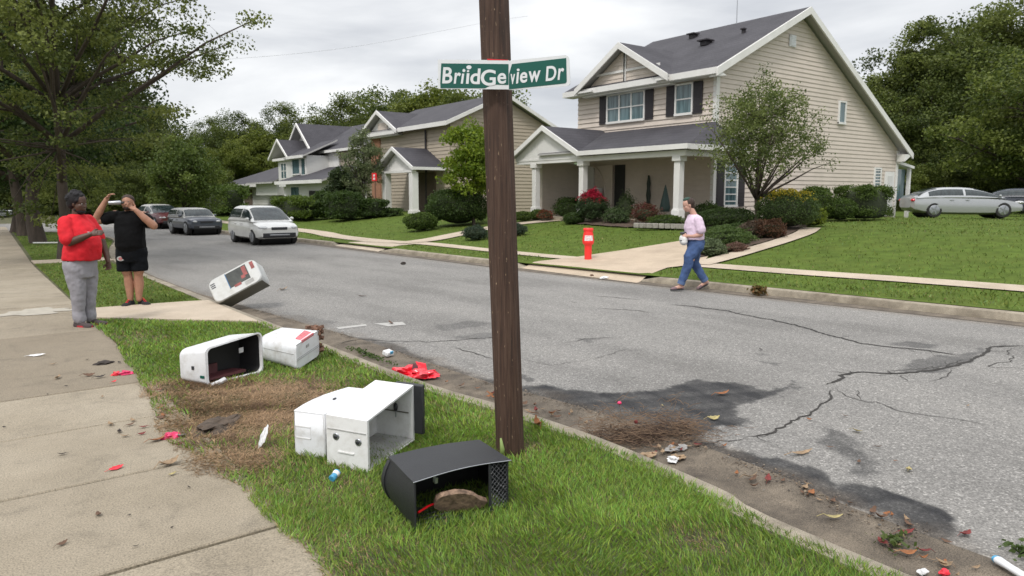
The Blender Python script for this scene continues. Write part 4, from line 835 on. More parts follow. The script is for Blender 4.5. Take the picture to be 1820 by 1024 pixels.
tree('yard_tree', 'bushy dark tree behind the clipped hedges of the white house', 'tree', on(612, 0, 46), 2.7, .5, 1.15, 90, 12000, .13, 65, c1=(.03, .05, .018), c2=(.09, .12, .04), tr=.1, nl=8, clr=.3, flat=.8)
def shrub(name, label, cat, loc, r3, n, ls, seed, c1, c2, box=0, top=None, ragged=.1, group=None):
    r = np.random.default_rng(seed); root = thing(name, label, cat, loc, 0, group); D = rand_dirs(r, n)
    if box: D = np.sign(D) * np.abs(D) ** (1 / box); D /= (np.abs(D) ** (box * 2)).sum(1)[:, None] ** (1 / (box * 2))
    D[:, 2] = np.where(D[:, 2] < -.75, -D[:, 2], D[:, 2]); bump_ = 1 + ragged * wob(D[:, 0] * 2 + seed, D[:, 1] * 2 + D[:, 2] * 3, seed, 1.6) * .85
    q = (1 - np.abs(r.normal(0, .09 + ragged * .3, n))) * bump_ * np.where(r.random(n) < .1, r.uniform(1.0, 1.13, n), 1); R3 = np.array(r3) * np.array([1, 1, .5]); P = D * q[:, None] * R3; P[:, 2] += R3[2]; P[:, 2] = np.maximum(P[:, 2], .01)
    tn = np.clip(.35 + .25 * wob(P[:, 0] * 6 / max(r3), P[:, 1] * 6 / max(r3) + P[:, 2] * 4, seed, 1.5) * .7, 0, 1)
    A, B, col = leaf_cloud(r, P, ls, c1, c2, tone=tn)
    if top is not None: k = (P[:, 2] > r3[2] * (top[0] + .07 * wob(P[:, 0] * 5, P[:, 1] * 5, seed, 1.3)) + r.normal(0, .07 * r3[2], n)) ; col[k] = np.array(top[1]) * r.uniform(.7, 1.3, k.sum())[:, None]
    leafy('foliage', P - B * .5, A, B, .45, col, M['leaf'], root)
    if name == 'weed':
        mb = MB()
        for k in range(9): mb.tube([(0, 0, 0), (r3[0] * .5 * math.cos(k * 2.4), r3[1] * .5 * math.sin(k * 2.4), r3[2] * .8)], .003, 4)
        mb.build('stems', M['twigs'], root); return root
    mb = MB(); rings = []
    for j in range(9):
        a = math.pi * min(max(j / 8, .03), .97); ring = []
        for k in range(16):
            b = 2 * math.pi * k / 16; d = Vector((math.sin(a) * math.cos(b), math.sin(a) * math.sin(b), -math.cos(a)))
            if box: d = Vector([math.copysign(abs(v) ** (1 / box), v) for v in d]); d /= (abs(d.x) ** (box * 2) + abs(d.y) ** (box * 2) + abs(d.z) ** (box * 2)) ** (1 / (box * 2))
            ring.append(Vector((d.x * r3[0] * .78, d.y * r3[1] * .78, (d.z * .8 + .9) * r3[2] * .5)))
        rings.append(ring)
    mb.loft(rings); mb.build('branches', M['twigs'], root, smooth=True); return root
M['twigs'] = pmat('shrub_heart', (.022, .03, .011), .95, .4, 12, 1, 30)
K1, K2 = (.028, .056, .012), (.085, .13, .028); B1, B2 = (.045, .078, .014), (.135, .195, .036)
# (name, label, ground pixel or place, radii, leaves, leaf size, colours, box, top)
gy = (.42, .34, .03)
shrub('round_shrub', 'large dark round shrub left of the timber pole under the bright tree', 'shrub', gt(815, 401), (1.35, 1.25, 1.6), 14000, .07, 71, K1, K2)
shrub('round_shrub', 'low oval clipped shrub on the lawn before the tan house', 'shrub', gt(748, 411), (.72, .55, .75), 6000, .06, 72, B1, B2)
shrub('round_shrub', 'small grey green shrub beside the walk left of the timber pole', 'shrub', gt(845, 427), (.45, .45, .48), 3500, .045, 73, (.03, .05, .03), (.08, .11, .07), ragged=.2)
shrub('round_shrub', 'small grey green shrub just right of the timber pole', 'shrub', gt(915, 419), (.42, .4, .42), 3000, .045, 74, (.03, .05, .03), (.08, .11, .07), ragged=.2)
shrub('hedge', 'long bright topped box hedge right of the white car', 'hedge', gt(533, 391), (.9, 2.6, 1.35), 9000, .12, 75, (.05, .085, .012), (.15, .21, .03), 2.2)
shrub('hedge', 'tall hedge behind the parked vehicles before the low house', 'hedge', (15.5, 56, .4), (1.2, 3.2, 2.2), 6000, .16, 76, B1, B2, 2.2)
shrub('round_shrub', 'clipped dark barrel shaped shrub before the white house', 'shrub', gt(613, 393), (.95, 1.0, 1.55), 7000, .09, 77, K1, K2, 1.6)
shrub('hedge', 'dark clipped box hedge beside the tan house porch', 'hedge', gt(655, 388), (.8, 1.15, 1.05), 6000, .09, 78, K1, K2, 2.0)
shrub('round_shrub', 'dark loose shrub between the box hedge and the barrel shrub', 'shrub', gt(578, 390), (.9, 1.0, 1.5), 7000, .12, 79, K1, K2, ragged=.2)
shrub('hedge', 'low thin hedge before the columns of the tan house porch', 'hedge', (18.6, 36.8, .7), (.5, 2.0, .45), 4000, .08, 80, K1, K2, 2.0)
shrub('round_shrub', 'small round shrub at the foot of the middle porch column', 'shrub', gt(1020, 399), (.42, .42, .45), 4000, .045, 81, K1, K2)
shrub('round_shrub', 'low shrub left of the far left porch column', 'shrub', gt(930, 394), (.38, .4, .42), 3000, .05, 82, B1, B2)
shrub('round_shrub', 'low shrub just before the far left porch column', 'shrub', gt(958, 391), (.4, .42, .42), 3000, .05, 83, B1, B2)
shrub('flower_bush', 'dark shrub with a few red blooms between the left porch columns', 'flowers', (20.6, 23.4, .85), (.6, .7, .85), 5000, .06, 84, K1, K2, top=None, ragged=.25)
shrub('round_shrub', 'big golden topped shrub right of the slender tree', 'shrub', gt(1398, 407), (.85, .9, 1.15), 11000, .05, 85, (.04, .07, .018), (.10, .15, .04), top=(.86, gy), ragged=.12)
shrub('round_shrub', 'tall round shrub against the gable wall behind the golden shrub', 'shrub', on(1448, 0, 27.5), (.72, .7, 1.3), 8000, .06, 86, B1, B2)
shrub('round_shrub', 'round bright shrub beside the tall box hedge', 'shrub', gt(1492, 393), (.62, .62, .85), 7000, .055, 87, B1, (.11, .17, .035))
shrub('hedge', 'tall clipped box hedge before the rear end of the gable wall', 'hedge', on(1534, 0, 28.2), (1.15, .75, 1.3), 13000, .055, 88, B1, B2, 2.6)
shrub('round_shrub', 'small yellow green bush at the foot of the golden topped shrub', 'shrub', gt(1445, 403), (.38, .38, .58), 2600, .07, 89, (.09, .13, .015), (.27, .32, .04), ragged=.3)
shrub('round_shrub', 'low dark shrub mound under the window left of the slender tree', 'shrub', gt(1290, 405), (.95, 1.0, .6), 9000, .05, 90, K1, (.08, .12, .03), ragged=.2)
shrub('dry_shrub', 'rusty brown withered shrub beside the garden path', 'shrub', gt(1368, 425), (.42, .4, .52), 5000, .045, 91, (.06, .03, .018), (.16, .08, .04), ragged=.25)
shrub('dry_shrub', 'greyish brown withered shrub left of the rusty one', 'shrub', gt(1338, 426), (.4, .36, .5), 4500, .045, 92, (.07, .05, .035), (.18, .13, .09), ragged=.25)
shrub('dry_shrub', 'low pinkish brown dead plant at the lower edge of the bed', 'shrub', gt(1308, 448), (.32, .24, .22), 3500, .035, 93, (.12, .07, .05), (.28, .17, .13), ragged=.25)
shrub('leafy_plant', 'broad low green plant in the bed beside the walker', 'plant', gt(1290, 437), (.72, .62, .45), 9000, .05, 94, (.05, .085, .02), (.13, .19, .05), ragged=.35)
shrub('leafy_plant', 'pale leafy plant behind the knees of the walker', 'plant', gt(1262, 455), (.32, .34, .38), 3500, .05, 95, (.08, .11, .05), (.2, .25, .13), ragged=.4)
shrub('leafy_plant', 'ground hugging plant above the broad green plant', 'plant', gt(1310, 418), (.9, .7, .32), 8000, .05, 96, (.04, .07, .02), (.1, .15, .04), ragged=.4)
shrub('flower_bush', 'bush covered with crimson blooms beside the middle porch column', 'flowers', (18.95, 20.3, .85), (.55, .62, 1.1), 9000, .055, 97, (.03, .055, .02), (.08, .12, .045), top=(.76, (.34, .010, .035)), ragged=.25)
shrub('flower_bush', 'red leaved plant in the bed under the pointed ornament', 'flowers', (19.0, 17.6, .85), (.4, .55, .62), 4000, .05, 98, (.16, .03, .035), (.06, .09, .03), ragged=.4)
shrub('leafy_plant', 'low green plant between the crimson bush and the right column', 'plant', (18.95, 19.0, .8), (.35, .55, .5), 4000, .05, 99, (.04, .07, .025), (.12, .17, .06), ragged=.4)
shrub('leafy_plant', 'tall thin green plant against the porch siding', 'plant', (20.4, 19.9, .85), (.3, .35, 1.0), 2500, .05, 100, (.05, .08, .03), (.13, .18, .07), ragged=.5)
shrub('leafy_plant', 'low clipped plant behind the head of the walker', 'plant', (18.6, 16.3, .8), (.35, .75, .35), 4000, .045, 101, K1, B2, ragged=.2)
shrub('leafy_plant', 'dark plant under the shuttered corner window', 'plant', (21.5, 16.9, .85), (.5, .6, .65), 4500, .055, 102, K1, K2, ragged=.3)
shrub('flower_bush', 'crimson bloom cluster low before the left porch column', 'flowers', (19.1, 23.2, .85), (.25, .4, .35), 1500, .05, 103, (.05, .08, .03), (.35, .01, .02), ragged=.4)
shrub('weed', 'tuft of weed with dead leaf on the far kerb gutter', 'weed', gp(1348, 524, .03), (.12, .12, .15), 300, .06, 104, (.06, .08, .02), (.28, .12, .05), ragged=.6)
shrub('weed', 'green weed with red leaves in the gutter crack near the bottom right', 'weed', gp(1588, 966, .02), (.10, .09, .04), 90, .03, 105, (.05, .09, .02), (.14, .17, .05), ragged=.7)
shrub('weed', 'green weed at the right edge beside the white tube', 'weed', gp(1815, 985, .02), (.08, .08, .04), 70, .03, 106, (.05, .09, .02), (.12, .16, .05), ragged=.7)
shrub('weed', 'low weeds along the gutter beyond the red bag', 'weed', gp(655, 632, .02), (.07, .5, .025), 260, .03, 107, (.05, .09, .02), (.12, .16, .05), ragged=.6)
# planting beds and stone edging
def bed(name, pts, mat, dz): 
    mb = MB(); mb.add([(x, y, float(th_np(np.array(x), np.array(y))) + dz) for x, y in pts], [list(range(len(pts)))]); b = bmesh.new(); o = mb.build(name, mat)
    b.from_mesh(o.data); bmesh.ops.triangulate(b, faces=b.faces)
    for _ in range(3): bmesh.ops.subdivide_edges(b, edges=b.edges, cuts=1, use_grid_fill=True)
    for v in b.verts: v.co.z = float(th_np(np.array(v.co.x), np.array(v.co.y))) + dz + .02 * math.sin(v.co.x * 9) * math.sin(v.co.y * 8)
    b.to_mesh(o.data); b.free(); return kind(o)
bed('planting_bed', [(13.6, 11.25), (15.2, 11.15), (17.2, 11.4), (18.9, 11.8), (20.4, 12.4), (23, 13.6), (26, 15.2), (30, 16.6), (36.3, 17.5), (22.6, 17.5), (19.2, 16), (18.3, 15), (17.6, 13.9), (16, 12.6), (14.5, 11.8)], M['bed'], .045)
bed('planting_bed', [(18.4, 15.8), (19.25, 16), (19.25, 21.3), (18.5, 21.4), (18.2, 18.5)], M['bed'], .05)
t = thing('stone_edging', 'curved edging of grey pavers below the bed behind the walker', 'edging', (18.3, 16.3, .75)); 
for k in range(9): MB().box((.25 * math.cos(k * .35) - .1, -.9 + k * .2, .06), (.2, .18, .16), Matrix.Rotation(.2 * k, 3, 'Z')).build('paver', M['stone'], t, bevel=.015)
hmb = MB(); rh = random.Random(9); rings = []
for i, (d, hh) in enumerate(((190, 0), (230, 16), (280, 26), (340, 30), (420, 20))):
    rings.append([Vector((.6 * d + .8 * X, .8 * d - .6 * X, hh * (.75 + .25 * math.sin(X * .011 + 1) + .08 * math.sin(X * .05 + i)) * (.6 + .4 * min(1, abs(X - 60) / 260 + .55)))) for X in range(-420, 480, 20)])
M['hill'] = pmat('wooded_hill', (.045, .075, .025), .95, .5, .12, 1, 1)
hmb.loft(rings, False, close=False); kind(hmb.build('hills', M['hill'], smooth=True))

# ------------------------------------------------------------------ timber pole and street sign
def fcam(p): return .6 * p.x + .8 * p.y
PB = gp(907, 800); pd = fcam(PB)
PT = dist_pt(874, -90, pd + .02)
t = thing('timber_pole', 'tall dark brown weathered timber pole standing in the grass by the kerb', 'pole', PB)
rings = []; ang0 = math.atan2(-.8, -.6)
for k in range(26):
    z = k / 25; c = PB.lerp(PT, z * 1.02 - .02); ring = []; ex = 1.0
    for j in range(36):
        a = 2 * math.pi * j / 36; ca, sa = math.cos(a), math.sin(a); sq = (abs(ca) ** 1.5 + abs(sa) ** 1.5) ** (-1 / 1.5)
        rr = .0905 * (1.0 + .0 * z) * sq * (1 + .02 * math.sin(a * 9 + 1) + .012 * math.sin(a * 23 + z * 3)); aa = a + ang0
        ring.append(c + Vector((math.cos(aa) * rr, math.sin(aa) * rr, 0)))
    rings.append(ring)
mb = MB(); mb.loft(rings); mb.build('timber', M['pole'], t, world=True, smooth='auto')
mb = MB(); c = PB.lerp(PT, .36)
sp = thing('street_sign', 'green street name sign of two bent plates fixed across the timber pole', 'street sign', dist_pt(905, 130, pd - .14))
def plane_pt(px, py, O, n):
    d = ray(px, py); o = Vector((0, 0, CAM_H)); t_ = (O - o).dot(n) / d.dot(n); return o + d * t_
A0, A1 = dist_pt(778, 132, pd - .125), dist_pt(905, 132, pd - .135); LN = (A1 - A0).cross(Vector((0, 0, 1))).normalized(); B1_ = dist_pt(1012, 125, pd - .135 - .19); RN = (B1_ - A1).cross(Vector((0, 0, 1))).normalized()
def flat_poly(pts, O, n, off, th_k, name, mat, parent):
    mb = MB(); mb.prism([plane_pt(x, y, O, n) + n * off for x, y in pts], -n * th_k); return mb.build(name, mat, parent, world=True)
def rc(x, y, r, a0, a1, n=6): return [(x + r * math.cos(math.radians(a0 + (a1 - a0) * i / n)), y + r * math.sin(math.radians(a0 + (a1 - a0) * i / n))) for i in range(n + 1)]
if LN.dot(ray(905, 130)) > 0: LN = -LN
if RN.dot(ray(905, 130)) > 0: RN = -RN
lp = flat_poly([(778, 106), (904.5, 107), (904.5, 159), (779, 158)], A1, LN, 0, .004, 'sign_plate', M['sign_white'], sp)
rp = flat_poly([(904.5, 108)] + rc(1004, 105.5, 7.5, -95, 0) + rc(1006, 146, 7.5, 0, 85) + [(904.5, 160)], A1, RN, 0, .004, 'sign_plate', M['sign_white'], sp)
def setp(o, par):
    for v in o.data.vertices: v.co += sp.location
    for v in o.data.vertices: v.co -= sp.location
g = flat_poly([(784.3, 112.8), (903.8, 114), (903.8, 151), (880, 150.5), (870, 153), (862, 157), (783, 156.8), (782.5, 148)], A1, LN, .0015, .001, 'green_panel', M['sign_green'], sp)
g = flat_poly([(910, 114), (1006.5, 103.2)] + rc(1003, 144, 4.5, 0, 85) + [(904.8, 159), (904.8, 132)], A1, RN, .0015, .001, 'green_panel', M['sign_green'], sp)
mb = MB(); mb.prism([plane_pt(x, y, A1, LN) + LN * .001 for x, y in ((866, 104.7), (903, 106.6), (903, 107.4), (866, 107))], -LN * .003); mb.build('red_edge', M['red'], sp, world=True)
TXT = {}
def text_shape(ch, bold=.02):
    if ch in TXT: return TXT[ch]
    cu_ = bpy.data.curves.new('t', 'FONT'); cu_.body = ch; cu_.offset = bold; cu_.resolution_u = 6; o = bpy.data.objects.new('t', cu_); COL.objects.link(o)
    dg = bpy.context.evaluated_depsgraph_get(); me = bpy.data.meshes.new_from_object(o.evaluated_get(dg)); vs = [(v.co.x, v.co.y) for v in me.vertices]; fs = [list(p.vertices) for p in me.polygons]
    bpy.data.objects.remove(o); bpy.data.curves.remove(cu_); bpy.data.meshes.remove(me)
    x0, x1 = min(v[0] for v in vs), max(v[0] for v in vs); y0, y1 = min(v[1] for v in vs), max(v[1] for v in vs)
    TXT[ch] = ([((x - x0) / (x1 - x0), (y - y0) / (y1 - y0)) for x, y in vs], fs); return TXT[ch]
def letters(specs_, O, n, name='lettering'):
    mb = MB()
    for ch, x0, x1, y0, y1, sh, dy in specs_:
        x0, x1, y0, y1, sh, dy = 760 + x0 / 6.5, 760 + x1 / 6.5, 60 + y0 / 6.5, 60 + y1 / 6.5, sh / 6.5, dy / 6.5
        if ch == 'o.': vs = [(.5 + .5 * math.cos(a), .5 + .5 * math.sin(a)) for a in np.linspace(0, 2 * math.pi, 19)[:-1]]; fs = [list(range(18))]
        elif ch == '|': vs = [(0, 0), (1, 0), (1, 1), (0, 1)]; fs = [[0, 1, 2, 3]]
        else: vs, fs = text_shape(ch)
        mb.add([plane_pt(x0 + (x1 - x0 - sh) * u + sh * v, y1 + (y0 - y1) * v + dy * u, O, n) + n * .0028 for u, v in vs], fs)
    return mb.build(name, M['sign_white'], sp, world=True)
letters([('B', 168, 296, 388, 575, 14, 0), ('r', 302, 388, 450, 578, 14, 0), ('|', 383, 424, 462, 578, 16, 0), ('o.', 403, 437, 408, 445, 0, 0), ('|', 443, 484, 458, 580, 10, 0), ('o.', 448, 508, 366, 412, 0, 0), ('o.', 454, 482, 422, 446, 0, 0), ('d', 490, 614, 403, 584, 12, 0), ('G', 612, 790, 415, 602, 4, 0), ('e', 804, 911, 455, 580, 6, 0)], A1, LN)
letters([('v', 957, 1014, 466, 584, 4, 0), ('|', 1024, 1060, 446, 578, 12, -4), ('o.', 1032, 1066, 404, 434, 0, 0), ('e', 1066, 1158, 448, 572, 6, -8), ('w', 1164, 1308, 436, 566, 6, -12), ('D', 1366, 1496, 378, 550, 12, -12), ('r', 1504, 1582, 402, 536, 12, -8)], A1, RN)
t = tag(MB().tube([PB + Vector((-.11, -.06, 0)), PB + Vector((-.115, -.07, .05)), PB + Vector((-.12, -.06, .12))], [.012, .016, .006], 7).build('sprig', pmat('sprig_green', (.22, .3, .09), .6), None, smooth=True), 'pale green sprig growing at the foot of the timber pole', 'plant')

# ------------------------------------------------------------------ the bins and boxes on the verge
def tri(Cn):
    def f(a, b, c):
        r = Vector((0, 0, 0))
        for i, wa in ((0, 1 - a), (1, a)):
            for j, wb in ((0, 1 - b), (1, b)):
                for k, wc in ((0, 1 - c), (1, c)): r += Vector(Cn[i, j, k]) * wa * wb * wc
        return r
    return f
def mbox(mb, f, A, B, C, n=1, ax=0, mi=0):
    rings = []
    for i in range(n + 1):
        t_ = i / n
        if ax == 0: a = A[0] + (A[1] - A[0]) * t_; rings.append([f(a, B[0], C[0]), f(a, B[1], C[0]), f(a, B[1], C[1]), f(a, B[0], C[1])])
        elif ax == 1: b = B[0] + (B[1] - B[0]) * t_; rings.append([f(A[0], b, C[0]), f(A[1], b, C[0]), f(A[1], b, C[1]), f(A[0], b, C[1])])
        else: c = C[0] + (C[1] - C[0]) * t_; rings.append([f(A[0], B[0], c), f(A[1], B[0], c), f(A[1], B[1], c), f(A[0], B[1], c)])
    return mb.loft(rings, True, mi)
def corners(A, B, C, hA, hB, hC, z0=(.1, .1, .1, .1)):
    A, B, C = Vector(A), Vector(B), Vector(C); D = B + C - A; hD = hB + hC - hA; r = {}
    for (i, j), p, h, z in (((0, 0), A, hA, z0[0]), ((0, 1), B, hB, z0[1]), ((1, 0), C, hC, z0[2]), ((1, 1), D, hD, z0[3])):
        r[i, j, 0] = (p.x, p.y, z); r[i, j, 1] = (p.x, p.y, z + h)
    return r
def shell(f, parent, name, mat, th_=(.02, .02, .02), n=1, top_bulge=True, bevel=.004, inner=None):
    """a box open on its b=0 side: end walls, back, floor and lid in one skin"""
    ta, tb, tc_ = th_; rings_o, rings_i = [], []
    mb = MB(); N_ = max(n, 1)
    mbox(mb, f, (0, ta), (0, 1), (0, 1), 1); mbox(mb, f, (1 - ta, 1), (0, 1), (0, 1), 1)
    mbox(mb, f, (ta, 1 - ta), (1 - tb, 1), (0, 1), N_); mbox(mb, f, (ta, 1 - ta), (0, 1 - tb), (0, tc_), N_); mbox(mb, f, (ta, 1 - ta), (0, 1 - tb), (1 - tc_, 1), N_)
    return mb.build(name, mat, parent, world=True)
# D: white steel box lying open
CD = corners((1.85, 3.91), (1.70, 4.17), (2.33, 4.20), .32, .32, .38, (.10, .105, .125, .13)); fD = tri(CD)
t = thing('parcel_box', 'square white steel box lying open with rust ringed bolts on its end', 'parcel box', (1.85, 3.91, .1))
shell(fD, t, 'shell', M['plastic_w2'], (.035, .05, .035))
mb = MB(); mbox(mb, fD, (.04, .96), (.0, .94), (.04, .05)); mb.build('floor_liner', M['liner'], t, world=True)
mb = MB(); 
for c in (.36, .72): mbox(mb, fD, (.04, .96), (.935, .948), (c, c + .02))
mbox(mb, fD, (.955, .962), (.1, .9), (.5, .52)); mb.build('inner_rib', M['plastic_grey'], t, world=True)
mb = MB(); mbox(mb, fD, (-.008, .0), (.03, .97), (.735, .75)); mb.build('end_seam', M['liner'], t, world=True)
mb = MB(); mbox(mb, fD, (-.012, .0), (.33, .72), (.30, .325)); mb.build('slot', M['plastic_w2'], t, world=True)
for b, c in ((.76, .6), (.22, .56)):
    p = fD(-.004, b, c); ax_ = (fD(-.1, b, c) - fD(0, b, c)).normalized(); q = MB().tube([p, p + ax_ * .004], [.024, .021], 14).build('bolt_washer', M['steel'], t, world=True, smooth='auto')
    MB().tube([p + ax_ * .004 - t.location, p + ax_ * .012 - t.location], [.012, .010], 6).build('bolt', M['darkmetal'], q)
p = fD(.93, .4, .6); MB().ell(p, (.014, .02, .03)).build('latch', M['darkmetal'], t, world=True, smooth=True); MB().tube([fD(.94, .4, .72), fD(.93, .4, .42)], .005, 6).build('latch_bar', M['steel'], t, world=True)
mb = MB(); mbox(mb, fD, (1.005, 1.06), (-.22, .5), (.12, 1.0)); mb.build('lid', M['black'], t, world=True, bevel=.006)
mb = MB(); mbox(mb, fD, (-.0, 1.0), (-.01, .03), (.0, .03)); mb.build('rim', M['plastic_w2'], t, world=True, bevel=.003)
# D-shaped white box behind it
t = thing('mailbox', 'white rounded back mailbox lying behind the square white steel box', 'mailbox', (1.7, 4.45, .1))
u1 = Vector((math.cos(math.radians(32)), math.sin(math.radians(32)), 0)); u2 = Vector((-u1.y, u1.x, 0)); O_ = Vector((1.73, 4.27, .1)); wd_ = .27; ln_ = .62
wd_ = .235; plan = [O_, O_ + u1 * ln_, O_ + u1 * ln_ + u2 * wd_] + [O_ + u1 * (ln_ * (1 - s_)) + u2 * (wd_ + .045 * math.sin(math.pi * s_) + .0) for s_ in (.2, .4, .6, .8)] + [O_ + u2 * wd_]
mb = MB(); mb.loft([[p + Vector((0, 0, z)) for p in plan] for z in (0, .15, .29, .30)]); mb.build('body', M['plastic_w'], t, world=True, bevel=.012, seg=3)
mb = MB(); fo = lambda b, c: O_ + u2 * wd_ * b - u1 * .003 + Vector((0, 0, c)); 
for (b0, b1, c0_, c1_) in ((.45, .95, .12, .126), (.45, .95, .195, .201), (.45, .465, .12, .2), (.935, .95, .12, .2)): mb.prism([fo(b0, c0_), fo(b1, c0_), fo(b1, c1_), fo(b0, c1_)], u1 * .003)
mb.build('label_frame', M['plastic_w2'], t, world=True)
mb = MB(); mb.box(O_ + u2 * .13 + u1 * .3 + Vector((0, 0, .306)), (.03, .012, .008), Matrix.Rotation(.6, 3, 'Z')); mb.build('clip', M['darkmetal'], t, world=True)
# E: black box with mesh
CE = corners((1.675, 3.03), (1.755, 3.43), (2.225, 3.0), .275, .25, .265, (.10, .115, .105, .11)); fE0 = tri(CE)
def fE(a, b, c):
    p = fE0(a, b, c); k = math.sin(math.pi * min(1, max(0, a))) * c; return p + Vector((0, 0, .012 * k)) + Vector((0, .01 * k * (1 - b), 0)) - Vector((.05 * math.sin(math.pi * min(1, max(0, c))) * (1 - a) * b, 0, 0))
t = thing('parcel_box', 'black box lying open with a wire mesh panel at its right side', 'parcel box', (1.68, 3.03, .1))
mb = MB(); mbox(mb, fE, (0, .02), (0, 1), (0, 1), 10, 2); mbox(mb, fE, (.98, 1), (.0, 1), (0, 1), 8, 2); mbox(mb, fE, (.02, .98), (.96, 1), (0, 1), 12); mbox(mb, fE, (.02, .98), (0, .96), (0, .03), 12); mb.build('shell', M['black'], t, world=True, bevel=.003)
mb = MB(); mbox(mb, fE, (-.02, 1.02), (-.03, 1.02), (.97, 1.0), 16); mb.build('top_panel', M['black'], t, world=True, bevel=.004)
mb = MB(); mbox(mb, fE, (-.005, 1.0), (-.03, .0), (-.02, .05), 12); mbox(mb, fE, (.78, .805), (-.012, .01), (.05, .97), 6, 2); mbox(mb, fE, (.98, 1.0), (-.012, .0), (.05, .97), 6, 2); mb.build('rim', M['black'], t, world=True, bevel=.002)
MB().add([fE(-.005, -.031, .96), fE(-.005, -.031, .975)] , []) 
mb = MB(); mb.tube([fE(a, -.035, .985) for a in np.linspace(-.02, 1.02, 18)], .0025, 5); mb.build('edge_piping', M['steel'], t, world=True)
mb = MB(); g_ = lambda x, y: fE(.805 + .175 * x, -.004 - .004 * math.sin(x * 20), .05 + .9 * y)
for r_ in range(-4, 13):
    for sg in (1, -1):
        pts = []
        for k in range(25):
            x = k / 24; y = (r_ / 9 + sg * x * .42 + (.42 if sg < 0 else 0)) + .012 * math.sin(k * 2.6 + r_)
            if 0 <= y <= 1: pts.append(g_(x, y))
            elif len(pts) > 1: break
            else: pts = []
        if len(pts) > 1: mb.tube(pts, .0016, 4)
mb.build('mesh_panel', pmat('wire_mesh', (.12, .125, .13), .45, .2, 20, metal=.5), t, world=True)
mb = MB()
for r_ in range(6): mb.tube([fE(.04 + .36 * x, .02 + .35 * r_ / 5 + (.02 if k % 2 else 0), .05 + .12 * r_ / 5) for k, x in enumerate(np.linspace(0, 1, 13))], .0014, 4); 
for r_ in range(9): mb.tube([fE(.04 + .36 * (r_ / 8) + (.015 if k % 2 else 0), .02 + .35 * x, .05 + .12 * x) for k, x in enumerate(np.linspace(0, 1, 9))], .0014, 4)
mb.build('floor_mesh', M['darkmetal'], t, world=True)
mb = MB(); mbox(mb, fE, (.03, .97), (.93, .95), (.04, .96), 6); mb.build('inner_back', M['black_in'], t, world=True)
mb = MB(); mbox(mb, fE, (.26, .285), (.2, .22), (.72, .97)); mbox(mb, fE, (.27, .3), (.18, .2), (.7, .8)); mb.build('hanging_clip', M['steel'], t, world=True)
mb = MB(); mbox(mb, fE, (-.012, -.002), (.93, 1.02), (.1, .93), 5, 2); mb.build('side_flap', M['black'], t, world=True, bevel=.002)
MB().tube([fE(.08, .15, .27), fE(.2, .2, .3), fE(.3, .25, .28)], .006, 6).build('red_strip', M['red'], t, world=True)
pc_ = fE(.50, .12, .2); t = tag(MB().prism([pc_ + Vector((.19 * k * math.cos(a) * (1 + .12 * math.sin(3 * a)), -.055 * math.sin(a) - .02 * math.cos(a), .085 * math.sin(a) - .04 * math.cos(a))) for k, a in [(.72 + .10 * math.sin(i * 2.3), 2 * math.pi * i / 16) for i in range(16)]], (.005, .028, .014)).build('wood_chunk', M['bark_wood'], None, bevel=.004), 'splintered brown slab of wood lying inside the black box', 'wood')
# B: white bin with dark mouth
CB = corners((1.62, 6.62), (1.49, 6.84), (2.16, 6.79), .33, .30, .39, (.1, .105, .11, .11)); fB = tri(CB)
t = thing('recycling_bin', 'white bin lying on its side with a dark maroon hollow mouth', 'bin', (1.58, 6.64, .1))
def rrect(f, a0, a1, c0_, c1_, b, r=.12, n=5, bul=.0):
    out = []
    for (ca, cc, s0) in ((a1 - r * .6, c1_ - r, 0), (a0 + r * .6, c1_ - r, 90), (a0 + r * .6, c0_ + r, 180), (a1 - r * .6, c0_ + r, 270)):
        for k in range(n + 1): g_ = math.radians(s0 + 90 * k / n); out.append((ca + r * .6 * math.cos(g_), cc + r * math.sin(g_)))
    return [f(a + bul * math.sin(math.pi * c) * (a > .5), b, c) for a, c in out]
mb = MB(); mb.loft([rrect(fB, .0, 1, 0, 1, 1.2, .2), rrect(fB, .0, 1, 0, 1, 1.05, .18), rrect(fB, .0, 1, 0, 1, .1, .13, bul=.03), rrect(fB, -.01, 1.01, -.01, 1.01, 0, .13, bul=.03), rrect(fB, .03, .985, .035, .975, -.01, .12, bul=.03), rrect(fB, .045, .98, .045, .965, .1, .12, bul=.03)], False)
mb.add(rrect(fB, .0, 1, 0, 1, 1.2, .2), [list(range(24))]); mb.build('shell', M['plastic_w'], t, world=True, smooth='auto')
mb = MB(); mb.loft([rrect(fB, .045, .98, .045, .965, .1, .12, bul=.03), rrect(fB, .06, .96, .06, .94, .95, .12)], False); mb.add(rrect(fB, .06, .96, .06, .94, .95, .12), [list(range(24))]); mb.build('hollow', M['black_in'], t, world=True, smooth='auto')
mb = MB(); mbox(mb, fB, (.1, .75), (.15, .8), (.1, .16)); mbox(mb, fB, (.1, .45), (.7, .8), (.16, .42)); mb.build('inner_board', M['maroon'], t, world=True)
mb = MB(); mbox(mb, fB, (.78, .86), (.5, .52), (.55, .68)); mb.build('sticker', M['plastic_w'], t, world=True)
mb = MB(); mbox(mb, fB, (-.012, -.002), (.1, .28), (.2, .27)); mb.build('green_badge', M['sign_green'], t, world=True)
mb = MB(); mbox(mb, fB, (-.012, -.002), (.55, .65), (.42, .52)); mb.build('badge', M['darkmetal'], t, world=True)
mb = MB(); mb.tube([fB(.04, -.05, .0), fB(.16, -.12, .04), fB(.27, -.1, .1)], [.022, .026, .02], 9); mb.box(fB(.15, -.1, -.04), (.12, .05, .02), Matrix.Rotation(.3, 3, 'Z')); mb.build('broken_handle', M['plastic_w'], t, world=True, smooth='auto')
mb = MB(); mb.tube([fB(-.02, -.02, -.02), fB(.2, -.08, -.04)], .012, 6); mb.build('hinge_bar', M['black'], t, world=True)
